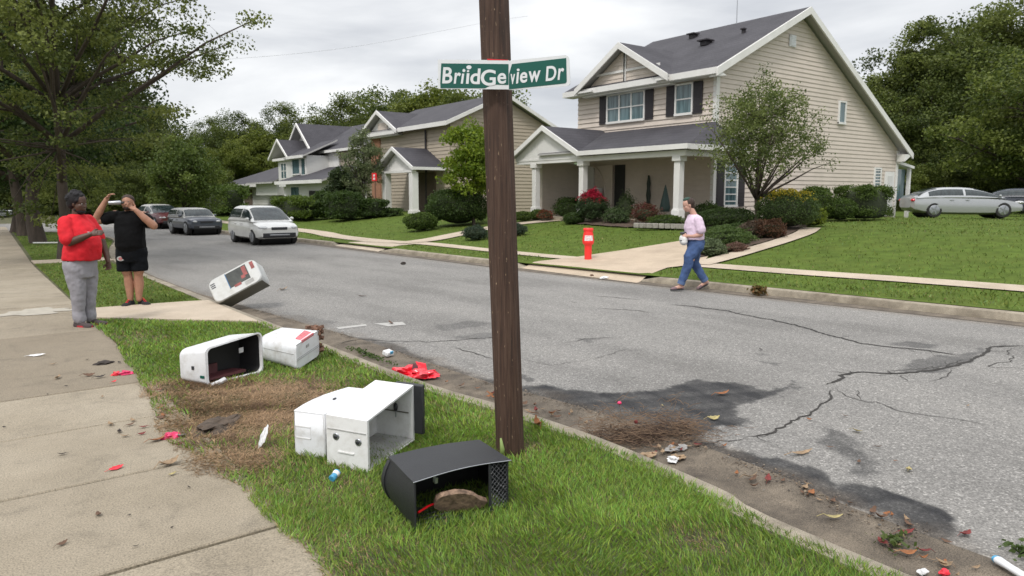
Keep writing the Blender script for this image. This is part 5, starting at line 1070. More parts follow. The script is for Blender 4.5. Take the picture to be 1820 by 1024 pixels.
# C: white bin with red light and torn end
A_ = Vector((2.44, 6.70)); F2 = Vector((2.80, 6.99)); B_ = Vector((2.30, 7.22))
CC = corners(A_, B_, F2, .26, .26, .27, (.1, .1, .16, .13)); fC = tri(CC)
t = thing('recycling_bin', 'white bin lying with a red lens on top and a torn brown end', 'bin', (A_.x, A_.y, .1))
mb = MB(); mb.loft([rrect(lambda a, b, c: fC(a, b, c), .06, .96, .06, .94, 1.15, .42), rrect(fC, .0, 1, 0, 1.03, 1.0, .4), rrect(fC, .0, 1, 0, 1.02, .5, .33), rrect(fC, .0, 1, 0, 1, .1, .26), rrect(fC, .0, 1.0, 0, 1, 0, .22), rrect(fC, .03, .97, .03, .97, -.03, .18)]); mb.build('body', M['plastic_w'], t, world=True, smooth='auto')
mb = MB(); 
for c in (.36, .42): mbox(mb, fC, (.04, .96), (-.04, -.031), (c, c + .012))
mbox(mb, fC, (.03, .97), (-.036, -.02), (.94, .96)); mb.build('panel_seam', M['liner'], t, world=True)
mb = MB(); mb.tube([fC(-.004, .02, .62), fC(-.004, .95, .62)], .003, 4); mb.build('side_seam', M['liner'], t, world=True)
mb = MB(); mb.loft([[fC(a, b, c) for a, b, c in ((.25 + k * .5, -.035, .90 - 0 * k), (.25 + k * .5, -.035, .99), (.27 + k * .5, .16 + .1 * k, 1.035), (.27 + k * .5, .16 + .1 * k, .99))] for k in np.linspace(0, 1, 6)]); mb.build('red_lens', M['redlens'], t, world=True, smooth='auto')
mb = MB(); mbox(mb, fC, (.42, .54), (-.037, -.03), (.62, .72)); mb.build('badge', M['liner'], t, world=True)
rr_ = random.Random(4); mb = MB()
for k in range(60): p = fC(1.0 + rr_.uniform(-.04, .1), rr_.uniform(-.06, .3), rr_.uniform(.0, 1.05)); mb.box(p, (rr_.uniform(.015, .05), rr_.uniform(.01, .04), rr_.uniform(.02, .06)), Matrix.Rotation(rr_.uniform(0, 3), 3, Vector((rr_.random(), rr_.random(), rr_.random())).normalized()))
mb.build('torn_end', M['rust'], t, world=True)
# A: bin tipped up on its corner at the kerb
rv, nv, zv = Vector((.8, -.6, 0)), Vector((-.6, -.8, 0)), Vector((0, 0, 1))
Lx = (rv * .88 + zv * .475 - nv * .12).normalized(); Sx = (rv * .46 - zv * .80 + nv * .38); Sx = (Sx - Lx * Sx.dot(Lx)).normalized(); Nx = Lx.cross(Sx).normalized()
if Nx.dot(nv) < 0: Nx = -Nx
P0 = gp(384, 541, .13); O_A = P0 - Sx * .40
fA = lambda a, b, c: O_A + Lx * .80 * a + Sx * .40 * (1 - c) * (1 - .18 * a * 0) - Nx * .34 * b * (1 - .0 * a) + Sx * 0
t = thing('recycling_bin', 'white bin with olive underside tipped up on its corner at the kerb', 'bin', (P0.x, P0.y, .1))
mb = MB(); mb.loft([rrect(fA, .05, .95, .04, .96, 1.0, .2), rrect(fA, 0, 1, 0, 1, .85, .2), rrect(fA, .0, 1, 0, 1, .05, .24), rrect(fA, .02, .98, .03, .97, 0, .22)]); mb.build('body', pmat('grimy_plastic', (.55, .56, .55), .4, .08, 4, .1, 60, dirt=(.27, .26, .22), dscale=4, damt=.6), t, world=True, smooth='auto')
mb = MB(); mbox(mb, fA, (.06, .97), (.05, .95), (-.012, .01)); mb.build('underside', M['plastic_grey'], t, world=True, bevel=.01)
mb = MB(); mbox(mb, fA, (.38, .80), (-.008, .0), (.30, .92)); pn = mb.build('window_pane', pmat('grimy_window', (.045, .05, .045), .3, .5, 9), t, world=True)
mb = MB(); mbox(mb, fA, (.365, .38), (-.012, .0), (.28, .94)); mb.build('blue_edge', pmat('blue_trim', (.03, .12, .25), .5), t, world=True)
mb = MB()
for a, b, c, d in ((.70, .78, .5, .88), (.88, .95, .6, .9), (.46, .6, .24, .34), (.64, .72, .42, .56)): mbox(mb, fA, (a, b), (-.013, -.008), (c, d))
mb.build('red_sticker', pmat('faded_red', (.26, .06, .055), .5, .4, 14), t, world=True)
mb = MB()
for a, b, c, d in ((.04, .13, .62, .66), (.04, .13, .70, .74), (.04, .13, .78, .82)): mbox(mb, fA, (a, b), (-.009, .0), (c, d))
mb.build('vent_slots', M['darkmetal'], t, world=True)
mb = MB(); mbox(mb, fA, (.66, .84), (-.01, .0), (.12, .26)); mb.build('paper_label', M['liner'], t, world=True)

# ------------------------------------------------------------------ far side small things
bp_ = gt(1045, 463); t = thing('bollard', 'bright red plastic bollard standing at the edge of the driveway', 'bollard', bp_)
def lathe(prof, n=24): 
    mb = MB(); return mb.loft([[Vector((r * math.cos(2 * math.pi * k / n), r * math.sin(2 * math.pi * k / n), z)) for k in range(n)] for r, z in prof])
lathe([(.088, 0), (.088, .02), (.092, .36), (.10, .39), (.135, .42), (.145, .46), (.145, .5), (.125, .66), (.112, .72), (.112, .74), (.128, .755), (.128, .795), (.12, .81), (.05, .812)]).build('post', M['bollard'], t, smooth='auto')
mb = MB(); a0 = math.atan2(-.8, -.6)
mb.loft([[Vector((r * math.cos(a0 + a), r * math.sin(a0 + a), z)) for a in np.linspace(-.8, .8, 12)] for r, z in ((.147, .50), (.139, .57), (.132, .63))], False, close=False); st_ = mb.build('label_band', M['sign_white'], t)
mb = MB(); r8 = random.Random(8)
for k in range(26):
    a = a0 + r8.uniform(-.7, .7); z = r8.choice((.525, .565, .605)) + r8.uniform(-.006, .006); r = .148 - (z - .5) * .115; a2 = a + r8.uniform(.02, .14); z2 = z + r8.uniform(-.02, .02)
    mb.tube([(r * math.cos(a), r * math.sin(a), z), ((r + .001) * math.cos(a2), (r + .001) * math.sin(a2), z2)], .004, 4)
mb.build('printed_marks', M['bollard'], st_)
t = tag(MB().prism([(-.13, 0, 0), (.15, 0, 0), (.13, 0, .1), (-.02, 0, .24), (-.12, 0, .27)], (.03, .06, .02)).build('pink_flag', pmat('pink_fabric', (.85, .05, .12), .5), None, bevel=.01), 'small bright pink wedge lying beside the rusty shrub', 'marker'); t.location = gt(1386, 418); t.rotation_euler[2] = -.64
# power line behind the sign
mb = MB(); p, q = dist_pt(395, 106, 40), dist_pt(780, 56, 46); tag(MB().tube([p.lerp(q, k / 10) - Vector((0, 0, .6 * math.sin(math.pi * k / 10) * .4)) for k in range(-4, 16)], .008, 5).build('overhead_wire', pmat('wire', (.5, .51, .53), .5), None), 'thin pale overhead wire crossing the sky left of the pole', 'wire')
sgn = thing('yard_sign', 'small red and white sign on a post at the tan house corner', 'sign', on(668, 0, 40)); MB().tube([(0, 0, 0), (0, 0, 2.4)], .04, 8).build('post', M['rust'], sgn); pl = MB().box((-.05, -.03, 2.15), (.04, .34, .42), Matrix.Rotation(0.3, 3, 'Z')).build('panel', M['red'], sgn)
mb = MB(); 
for z in (2.06, 2.23): 
    for y in (-.08, .03): mb.box((-.08, y - .03, z), (.01, .06, .11), Matrix.Rotation(0.3, 3, 'Z'))
mb.build('white_marks', M['sign_white'], pl)

# ------------------------------------------------------------------ vehicles
def apply_bool(o, cutters):
    for c in cutters:
        md = o.modifiers.new('b', 'BOOLEAN'); md.operation = 'DIFFERENCE'; md.object = c; md.solver = 'EXACT'
    dg = bpy.context.evaluated_depsgraph_get(); me = bpy.data.meshes.new_from_object(o.evaluated_get(dg)); o.modifiers.clear(); o.data = me
    for c in cutters: bpy.data.objects.remove(c)
    me.polygons.foreach_set('use_smooth', [True] * len(me.polygons)); me.set_sharp_from_angle(angle=math.radians(32)); return o
def car(name, label, loc, heading, L_, W_, H_, prof, cab, wheels, wr, paint, roofmat=None, glassm='carglass', cat='car', face=None, group=None):
    """prof: stations (x, low, top, width share); cab: belt rear, belt front, roof rear, roof front, belt height, share of width low and high"""
    t = thing(name, label, cat, loc, heading, None, None)
    if group: t['group'] = group
    mb = MB(); rings = []; h = W_ / 2
    for x, zl, zt, k in prof:
        w = h * k; dz = zt - zl; half = [(0, zl), (w * .8, zl), (w * .97, zl + .12 * dz), (w, zl + .42 * dz), (w * .985, zl + .7 * dz), (w * .94, zl + .92 * dz), (w * .72, zt), (w * .35, zt + .018)]
        rings.append([Vector((x, y, z)) for y, z in half] + [Vector((x, 0, zt + .024))] + [Vector((x, -y, z)) for y, z in half[:0:-1]])
    mb.loft(rings); body = mb.build('body', M[paint], t)
    cut = []
    for wx in wheels:
        for s_ in (-1, 1): cut.append(MB().tube([(wx, s_ * (h - .26), wr), (wx, s_ * (h + .2), wr)], wr * 1.17, 28).build('cut', M['black']))
    apply_bool(body, cut)
    for wx in wheels:
        MB().tube([(wx, -(h - .27), wr), (wx, h - .27, wr)], wr * 1.15, 20).build('wheel_well', M['black_in'], t)
    xr, xf, yr, yf, zb, kb, kt = cab; zc0 = zb - .04
    cx_ = [xr, xr + (yr - xr) * .5, yr, (yr + yf) / 2, yf, yf + (xf - yf) * .5, xf]; cz_ = [zc0, zb + (H_ - zb) * .62, H_ - .035, H_, H_ - .045, zb + (H_ - zb) * .52, zc0]
    def zr(x):
        k = max(0, min(5, next((q for q in range(6) if x <= cx_[q + 1]), 5))); t_ = (x - cx_[k]) / (cx_[k + 1] - cx_[k]); g = lambda q: (cz_[q + 1] - cz_[q - 1]) / (cx_[q + 1] - cx_[q - 1]) if 0 < q < 6 else (cz_[min(6, q + 1)] - cz_[max(0, q - 1)]) / (cx_[min(6, q + 1)] - cx_[max(0, q - 1)]) * 1.25
        d_ = cx_[k + 1] - cx_[k]; m0, m1 = g(k) * d_, g(k + 1) * d_; return (2 * t_ ** 3 - 3 * t_ ** 2 + 1) * cz_[k] + (t_ ** 3 - 2 * t_ ** 2 + t_) * m0 + (-2 * t_ ** 3 + 3 * t_ ** 2) * cz_[k + 1] + (t_ ** 3 - t_ ** 2) * m1
    def cp(x, ph, off=0):
        """cabin surface: ph runs 0..180 degrees from the right sill over the roof to the left one"""
        a = math.radians(ph); sa, ca = abs(math.sin(a)), math.cos(a); f = sa ** .75; z = zc0 + (zr(x) - zc0) * f; fz = max(0, (z - zc0) / (H_ - zc0)); y = h * (kb - (kb - kt) * fz) * math.copysign(abs(ca) ** .26, ca)
        return Vector((x, y + off * math.copysign(1, ca) * abs(ca) ** .5, z + off * sa))
    xs_ = [xr + (xf - xr) * q / 30 for q in range(31)]
    MB().loft([[cp(x, ph) for ph in [0, 4, 10, 18, 27, 36, 45, 54, 63, 72, 81, 90, 99, 108, 117, 126, 135, 144, 153, 162, 170, 176, 180]] for x in xs_]).build('roof', M[roofmat or paint], t, smooth=True)
    def patch(name, x0, x1, p0, p1, nx=14, np_=8):
        g_ = [[cp(x0 + (x1 - x0) * a / nx, p0 + (p1 - p0) * b / np_, .007) for b in range(np_ + 1)] for a in range(nx + 1)]
        mb = MB(); mb.loft(g_, False, close=False); return mb.build(name, M[glassm], t, smooth=True)
    ptop = 47; m1 = xr * .46 + xf * .54; fr = xf - .22; rr_ = xr + (yr - xr) * .55
    for lo, hi in ((9, ptop), (180 - 9, 180 - ptop)):
        patch('side_window', m1 + .05, fr, lo, hi); patch('side_window', (rr_ if H_ < 1.45 else (xr * .62 + xf * .38) + .03) if H_ > 1.45 or True else 0, m1 - .05, lo, hi)
        if H_ > 1.35 and L_ < 4.5: pass
    patch('windscreen', yf + .06, xf - .07, 56, 124, 10, 12); patch('rear_window', xr + .08, yr - .06, 60, 120, 8, 10)
    for wx in wheels:
        for s_ in (-1, 1):
            mb = MB(); y0, y1 = s_ * (h - .21), s_ * (h - .01); mb.tube([(wx, y0, wr), (wx, y0 + s_ * .02, wr), (wx, y1 - s_ * .03, wr), (wx, y1, wr)], [wr * .9, wr, wr, wr * .9], 26, up=(0, 0, 1)); w_ = mb.build('wheel', M['tyre'], t, smooth='auto')
            mb = MB(); mb.tube([(wx, y1 + s_ * .002, wr), (wx, y1 + s_ * .012, wr)], [wr * .66, wr * .6], 20)
            for q in range(5): a = q * 2 * math.pi / 5; mb.box((wx + math.cos(a) * wr * .33, y1 + s_ * .016, wr + math.sin(a) * wr * .33), (wr * .5, .02, wr * .14), Matrix.Rotation(-a, 3, 'Y'))
            mb.build('rim', M['steel'], w_, smooth='auto')
    xe = prof[-1][0]; xs = prof[0][0]; f = face or {}
    hz = f.get('hz', .68); 
    for s_ in (-1, 1):
        mb = MB(); mb.ell((xe - .16, s_ * h * .68, hz + .02), (.20, h * .22, .075), Matrix.Rotation(s_ * -.45, 3, 'Z')); mb.build('headlight', M['lamp'], t, smooth=True)
        mb = MB(); mb.ell((xs + .1, s_ * h * .74, hz + .12), (.12, h * .18, .08), Matrix.Rotation(s_ * .4, 3, 'Z')); mb.build('tail_light', M['redlens'], t, smooth=True)
        mb = MB(); mb.ell((cab[1] - .32, s_ * (h + .02), zb + .07), (.05, .075, .055)); mb.build('mirror', M[paint], t, smooth=True)
        mb = MB(); 
        for dx in (.02, -.95): mb.box(((xf + xr) / 2 + .25 + dx * .7, s_ * (h * .995), zb - .12), (.16, .03, .03))
        mb.build('door_handle', M[paint], t)
    mb = MB(); mb.box((xe - .015, 0, hz + .0), (.08, h * .72, .10)); mb.build('grille', M['darkmetal'], t, bevel=.02)
    mb = MB(); mb.box((xe - .03, 0, .36), (.1, h * 1.5, .17)); mb.build('lower_bumper', M['black'], t, bevel=.03)
    mb = MB(); mb.box((xe + .02, 0, .37), (.05, h * .9, .05)); mb.build('bumper_bar', M['steel'], t, bevel=.01)
    return t
M['lamp'] = pmat('headlamp', (.45, .46, .46), .12, .3, 30, coat=.6)
M['paint_white'] = pmat('white_car_paint', (.68, .68, .66), .25, .02, 3, coat=.6, dirt=(.4, .38, .34), dscale=2, damt=.25)
M['paint_silver'] = pmat('silver_car_paint', (.40, .41, .42), .28, .02, 3, metal=.5, coat=.6)
M['paint_navy'] = pmat('dark_car_paint', (.015, .02, .035), .22, .05, 3, coat=.7)
M['paint_slate'] = pmat('slate_car_paint', (.05, .058, .08), .3, .05, 3, coat=.5)
M['paint_maroon'] = pmat('maroon_car_paint', (.10, .02, .025), .3, .1, 3, coat=.5)
suv = [(-2.05, .42, .85, .86), (-1.98, .3, 1.0, .95), (-1.5, .24, 1.04, 1), (-.6, .22, 1.03, 1), (.3, .22, 1.02, 1), (.95, .22, 1.0, 1), (1.45, .24, .93, .98), (1.85, .27, .82, .93), (2.0, .34, .72, .84)]
S_ = .86; suv = [(x * S_, a * S_, b * S_, k) for x, a, b, k in suv]
car('parked_car', 'white boxy wagon parked at the far kerb facing the viewer', gp(466, 414, .02) * 0 + Vector((9.12, 27.9, .02)), -math.pi / 2 + .02, 3.6, 1.62, 1.40, suv, (-1.72, 1.10, -1.5, .28, .86, .95, .80), (-1.08, 1.1), .29, 'paint_white', cat='wagon', face={'hz': .6})
jp = [(-1.8, .45, .9, .9), (-1.7, .36, .98, .97), (-.6, .32, 1.0, 1), (.5, .32, 1.0, 1), (1.3, .32, .96, .99), (1.75, .36, .88, .94), (1.82, .42, .78, .9)]
jp = [(x * .85, a * .8, b * .82, k) for x, a, b, k in jp]
car('parked_car', 'dark slate off road vehicle with grey roof parked behind the white wagon', Vector((8.75, 36.5, .02)), -math.pi / 2 + .10, 3.2, 1.55, 1.22, jp, (-1.5, .75, -1.38, .3, .8, .95, .86), (-.95, 1.0), .33, 'paint_slate', 'liner', cat='car', face={'hz': .6})
mc = [(-2.1, .4, .8, .86), (-2.0, .3, .9, .95), (-1.2, .26, .9, 1), (0, .24, .88, 1), (.8, .24, .86, 1), (1.7, .27, .78, .95), (2.0, .34, .68, .85)]
car('parked_car', 'dark maroon pickup like car with grey roof parked farthest along the kerb', Vector((9.0, 45.0, .02)), -math.pi / 2 + .18, 4.0, 1.8, 1.32, mc, (-1.5, .9, -1.05, .1, .84, .95, .76), (-1.25, 1.3), .33, 'paint_maroon', 'liner', cat='car', face={'hz': .6})
sd = [(-2.42, .45, .88, .74), (-2.3, .32, 1.0, .9), (-1.9, .2, 1.03, .97), (-1.2, .15, .99, 1), (-.2, .14, .94, 1), (.8, .14, .92, 1), (1.4, .16, .88, .99), (2.0, .22, .76, .95), (2.35, .28, .64, .84), (2.44, .36, .56, .72)]
def cam_pt(px, Y, z): X = (px - 910) / F_PX * Y; return Vector((.8 * X + .6 * Y, -.6 * X + .8 * Y, z))
sz = .80; ra, fa = cam_pt(1612, 35.0, sz), cam_pt(1790, 34.4, sz); hd = math.atan2(fa.y - ra.y, fa.x - ra.x)
car('parked_car', 'silver four door sedan parked on the grass beyond the rear of the large house', (ra + fa) / 2, hd, 4.9, 1.85, 1.40, sd, (-2.25, 1.62, -1.25, .25, .93, .95, .74), (-1.45, 1.5), .345, 'paint_silver', cat='sedan')
ra, fa = cam_pt(1742, 39, sz), cam_pt(1930, 36.5, sz)
car('parked_car', 'dark navy sedan half hidden behind the silver sedan', (ra + fa) / 2, math.atan2(fa.y - ra.y, fa.x - ra.x), 4.9, 1.85, 1.4, sd, (-2.25, 1.62, -1.25, .25, .93, .95, .74), (-1.45, 1.5), .345, 'paint_navy', cat='sedan')
car('parked_car', 'silver car cut by the left edge beyond the pavement', cam_pt(-35, 55, .0), -.9, 4.9, 1.85, 1.4, sd, (-2.25, 1.62, -1.25, .25, .93, .95, .74), (-1.45, 1.5), .345, 'paint_silver', cat='car')
car('parked_car', 'dark car with red roof edge beyond the far end of the pavement', cam_pt(22, 58, .0), -.7, 4.9, 1.85, 1.4, sd, (-2.25, 1.62, -1.25, .25, .93, .95, .74), (-1.45, 1.5), .345, 'paint_slate', 'paint_maroon', cat='car')
M['paint_blue'] = pmat('blue_car_paint', (.02, .04, .16), .22, .05, 3, coat=.7)
car('parked_car', 'small blue car far down the side street between the tree trunks', cam_pt(88, 74, .3), -1.9, 4.0, 1.7, 1.4, sd, (-2.25, 1.62, -1.25, .25, .93, .95, .74), (-1.45, 1.5), .345, 'paint_blue', cat='car')

# ------------------------------------------------------------------ people
def capsule(mb, pts, rad, n=12, flat=1.0, up=None):
    pts = [Vector(p) for p in pts]; mb.tube(pts, rad, n, True, 0, flat, up); mb.ell(pts[0], (rad[0],) * 3, None, 10, 7); mb.ell(pts[-1], (rad[-1],) * 3, None, 10, 7)
def torso(mb, secs_, n=20):
    """secs_: (centre, half depth, half width) with centre a vector; x forward, y left"""
    mb.loft([[Vector(c) + Vector((rx * math.copysign(abs(math.cos(a)) ** .85, math.cos(a)), ry * math.copysign(abs(math.sin(a)) ** .85, math.sin(a)), 0)) for a in [2 * math.pi * k / n for k in range(n)]] for c, rx, ry in secs_])
def hand(mb, wrist, d, palm, curl=.5, thumb=1, s=1.0):
    """d: direction of the hand, palm: direction the palm faces"""
    d = Vector(d).normalized(); pn = Vector(palm); pn = (pn - d * pn.dot(d)).normalized(); sd_ = d.cross(pn).normalized(); w = Vector(wrist)
    mb.tube([w - d * .01, w + d * .03 * s, w + d * .085 * s], [.026 * s, .038 * s, .040 * s], 12, True, 0, .42, up=sd_)
    for k, ln in enumerate((.066, .075, .070, .055)):
        p = w + d * .08 * s + sd_ * (.029 - .0195 * k) * s; q = d; pts = [p]; seg = ln * s
        for f_ in (.45, .32, .26):
            q = (q * math.cos(curl * .75) + pn * math.sin(curl * .75)).normalized(); p = p + q * seg * f_; pts.append(p); 
        capsule(mb, pts, [.0098 * s, .0092 * s, .0086 * s, .0075 * s], 8)
    p = w + d * .03 * s + sd_ * .034 * s * thumb; q = (d * .6 + sd_ * .8 * thumb + pn * .35).normalized(); q2 = (d * .9 + sd_ * .15 * thumb + pn * .45).normalized()
    capsule(mb, [p - q * .01, p + q * .03 * s, p + q * .03 * s + q2 * .028 * s], [.014 * s, .012 * s, .0095 * s], 8)
def head(mb, c, yaw, pitch, s=1.0, chub=1.0):
    R_ = Matrix.Rotation(yaw, 3, 'Z') @ Matrix.Rotation(pitch, 3, 'Y'); P_ = lambda x, y, z: Vector(c) + R_ @ Vector((x * s, y * s, z * s))
    mb.ell(P_(-.008, 0, .035), (.098 * s, .078 * s, .09 * s), R_, 20, 14); mb.ell(P_(.022, 0, -.035), (.070 * s, .062 * s * chub, .075 * s), R_, 18, 12); mb.ell(P_(.04, 0, -.078), (.038 * s, .036 * s * chub, .028 * s), R_)
    mb.ell(P_(.06, 0, .022), (.032 * s, .055 * s, .016 * s), R_)
    mb.loft([[P_(x + .0, y * w, z) for y, x in ((-1, .078), (-.4, .078 + dx), (.4, .078 + dx), (1, .078))] for z, w, dx in ((.02, .006, .008), (-.008, .010, .02), (-.03, .016, .03), (-.038, .012, .012))])
    mb.ell(P_(.082, 0, -.055), (.016 * s, .024 * s, .007 * s), R_, 10, 6); mb.ell(P_(.08, 0, -.066), (.015 * s, .021 * s, .0075 * s), R_, 10, 6)
    for k in (-1, 1): mb.ell(P_(-.005, .079 * k, -.005), (.018 * s, .009 * s, .030 * s), R_, 10, 8); mb.ell(P_(.055, .036 * k, -.02), (.03 * s, .026 * s, .024 * s), R_, 10, 8)
    return P_, R_
def eyes(t, P_, R_, s, dark='eye_dark'):
    for k in (-1, 1):
        e_ = MB().ell(P_(.079, .030 * k, .004), (.009 * s, .013 * s, .008 * s), R_, 12, 8).build('eye', M['eye'], t, smooth=True)
        MB().ell(P_(.0865, .030 * k, .004), (.003 * s, .005 * s, .0055 * s), R_, 10, 6).build('pupil', M['black'], e_, smooth=True)
M['eye'] = pmat('eye_white', (.25, .22, .20), .3, .02)
def cloth(name, col, **k): return pmat(name, col, .85, k.pop('var', .14), k.pop('scale', 9), k.pop('bump', .9), k.pop('bscale', 9), **k)
M['skin_dark'] = pmat('dark_skin', (.075, .035, .022), .5, .15, 14); M['skin_tan'] = pmat('tan_skin', (.33, .165, .105), .55, .15, 14); M['skin_pale'] = pmat('fair_skin', (.52, .30, .23), .55, .12, 14)
M['hair_black'] = pmat('black_hair', (.006, .005, .007), .8, .4, 60, 1, 90); M['hair_brown'] = pmat('brown_hair', (.035, .018, .012), .7, .4, 60, 1, 90)
def shoe(mb, ankle, d, L_=.27, w=.048, hgt=.075, pitch=0):
    d = Vector(d).normalized(); a = Vector(ankle); sole = a - Vector((0, 0, hgt)); 
    sid = d.cross(Vector((0, 0, 1))); sid = sid.normalized() if sid.length > .01 else Vector((0, 1, 0)); up_ = sid.cross(d).normalized(); 
    if up_.z < 0: up_ = -up_
    rings = []
    for x, ww, hh in ((-.26, .55, .4), (-.24, .75, .95), (-.1, .85, 1.15), (.08, .85, 1.0), (.28, .95, .72), (.5, 1.08, .6), (.66, .9, .5), (.73, .5, .3)):
        c = sole + d * x * L_; rings.append([c + sid * w * ww * y + up_ * hgt * hh * z for y, z in ((-1, 0), (-1, .35), (-.75, .8), (0, 1), (.75, .8), (1, .35), (1, 0), (0, 0))])
    mb.loft(rings)
def sole_(mb, ankle, d, L_=.27, w=.05, hgt=.075):
    d = Vector(d).normalized(); a = Vector(ankle) - (d.cross(Vector((0,0,1))).normalized().cross(d)).normalized() * 0; sid = d.cross(Vector((0, 0, 1))).normalized(); up_ = sid.cross(d).normalized()
    sole = a - Vector((0, 0, hgt)); out = []
    for k in range(18):
        g_ = 2 * math.pi * k / 18; x = .235 + .51 * math.cos(g_); y = math.sin(g_) * (1.0 + .12 * math.cos(g_)); out.append(sole + d * x * L_ + sid * w * y - up_ * .004)
    mb.prism(out, up_ * .022)

# person in the red shirt: local x = the way they face
P1 = gp(152, 578); t = thing('person', 'person in red t-shirt and grey trousers standing on the pavement with one forearm raised', 'person', P1, math.atan2(-.6 * .975 - .8 * .22, .8 * .975 - .6 * .22))
t.scale = (.93, .93, 1.0)
sc = .985
hc = (.03, .0, 1.545)
mb = MB(); P_, R_ = head(mb, hc, .0, .10, 1.08, 1.12)
capsule(mb, [(-.015, 0, 1.33), (.0, 0, 1.47)], [.07, .062])
torso(mb, [((0, 0, .80), .14, .17), ((.03, 0, .95), .19, .20), ((.05, 0, 1.05), .20, .20), ((.02, 0, 1.2), .16, .20), ((-.01, 0, 1.34), .10, .17), ((-.01, 0, 1.38), .07, .1)])
sr, sl = (-.02, -.20, 1.315), (-.02, .20, 1.315); er, wr_ = (.085, -.25, 1.075), (.335, -.15, 1.175); el, wl = (.12, .27, 1.05), (.23, .23, .80)
capsule(mb, [sr, (.02, -.25, 1.19), er], [.068, .062, .05]); capsule(mb, [er, (.21, -.2, 1.125), wr_], [.05, .046, .03]); hand(mb, wr_, (.95, .28, .18), (0, .9, -.4), .35, 1)
capsule(mb, [sl, (.04, .25, 1.18), el], [.068, .06, .05]); capsule(mb, [el, (.17, .26, .92), wl], [.048, .044, .03]); hand(mb, wl, (.12, -.05, -1), (.3, -.95, 0), 1.35, 1)
for y in (-1, 1): capsule(mb, [(0, .1 * y, .85), (.01, .10 * y, .47), (-.01, .095 * y, .08)], [.12, .075, .045])
mb.build('body', M['skin_dark'], t, rem=.0065, smo=3)
eyes(t, P_, R_, 1.08)
mb = MB(); mb.ell(P_(-.04, 0, .05), (.122, .112, .11), R_, 20, 12); mb.ell(P_(-.07, 0, .0), (.085, .10, .09), R_); rh = random.Random(3)
for k in range(46): a, b = rh.uniform(0, 6.28), rh.uniform(-.2, 1.4); mb.ell(P_(-.04 + .112 * math.cos(a) * math.cos(b), .102 * math.sin(a) * math.cos(b), .05 + .1 * math.sin(b)), (.018, .018, .018), None, 7, 5)
mb.build('hair', M['hair_black'], t, rem=.008, smo=1)
mb = MB(); mb.ell(P_(.035, 0, -.085), (.055, .062, .04), R_); mb.ell(P_(-.0, .0, -.07), (.05, .074, .035), R_); mb.build('beard', M['hair_black'], t, rem=.007, smo=1)
mb = MB(); torso(mb, [((.01, 0, .84), .212, .232), ((.03, 0, .93), .218, .226), ((.06, 0, 1.03), .215, .21), ((.05, 0, 1.13), .20, .212), ((.01, 0, 1.24), .165, .215), ((-.01, 0, 1.31), .135, .20), ((-.018, 0, 1.365), .10, .15), ((-.012, 0, 1.41), .085, .095)])
capsule(mb, [(-.02, -.19, 1.31), (.015, -.24, 1.2), (.055, -.255, 1.12)], [.088, .088, .088]); capsule(mb, [sl, (.03, .245, 1.2), (.07, .255, 1.13)], [.088, .086, .086])
mb.build('t_shirt', cloth('red_cotton', (.60, .008, .018)), t, rem=.012, smo=6, fold=.026)
mb = MB(); torso(mb, [((.0, 0, .62), .155, .18), ((-.02, 0, .74), .185, .2), ((-.01, 0, .84), .19, .205), ((.01, 0, .9), .18, .2)])
for y in (-1, 1): capsule(mb, [(-.01, .095 * y, .78), (.0 + .01 * y, .10 * y, .6), (.01, .095 * y, .45), (-.01, .09 * y, .2), (.0, .09 * y, .1)], [.14, .12, .096, .076, .078])
mb.build('trousers', cloth('grey_cotton', (.27, .26, .285)), t, rem=.011, smo=4, fold=.026)
for y, dx in ((-1, .02), (1, .05)):
    a = (dx - .02, .1 * y, .078); dr = (1, -.12 * y * 0 + (.12 if y > 0 else -.05), 0); mb = MB(); shoe(mb, a, dr, .29, .052, .08); s_ = mb.build('shoe', cloth('grey_shoe', (.06, .045, .045)), t, smooth='auto', bevel=.006)
    mb = MB(); sole_(mb, a, dr, .29, .053, .078); mb.build('sole', M['redsole'] if 'redsole' in M else M.setdefault('redsole', pmat('red_sole', (.42, .02, .03), .5)), s_)
# printing on the chest: a few worn white letters over small lines
def chest_text(word, c, ux, uy, size, parent, mat, off):
    ux, uy, c = Vector(ux).normalized(), Vector(uy).normalized(), Vector(c); n = ux.cross(uy); mb = MB(); x = 0
    for ch in word:
        vs, fs = text_shape(ch, .03); mb.prism  # flat printed glyphs
        mb.add([c + ux * (x + u * size * .62) + uy * v * size + n * (off - 1.6 * (x + u * size * .62 - .05) ** 2) for u, v in vs], fs); x += size * .74
    return mb.build('chest_print', mat, parent)
sh = [o for o in t.children if o.name.startswith('t_shirt')][0]
chest_text("JSV'", (.197, -.105, 1.155), (.25, 1, .0), (-.35, .08, 1), .042, sh, M['sign_white'], .012)

# person in black drinking from a silver bottle
P2 = gp(240, 541); t = thing('person', 'person in black t-shirt and shorts raising both arms with a bottle at the face', 'person', P2, math.atan2(-.8 * .88 - .6 * .12, -.6 * .88 + .8 * .12))
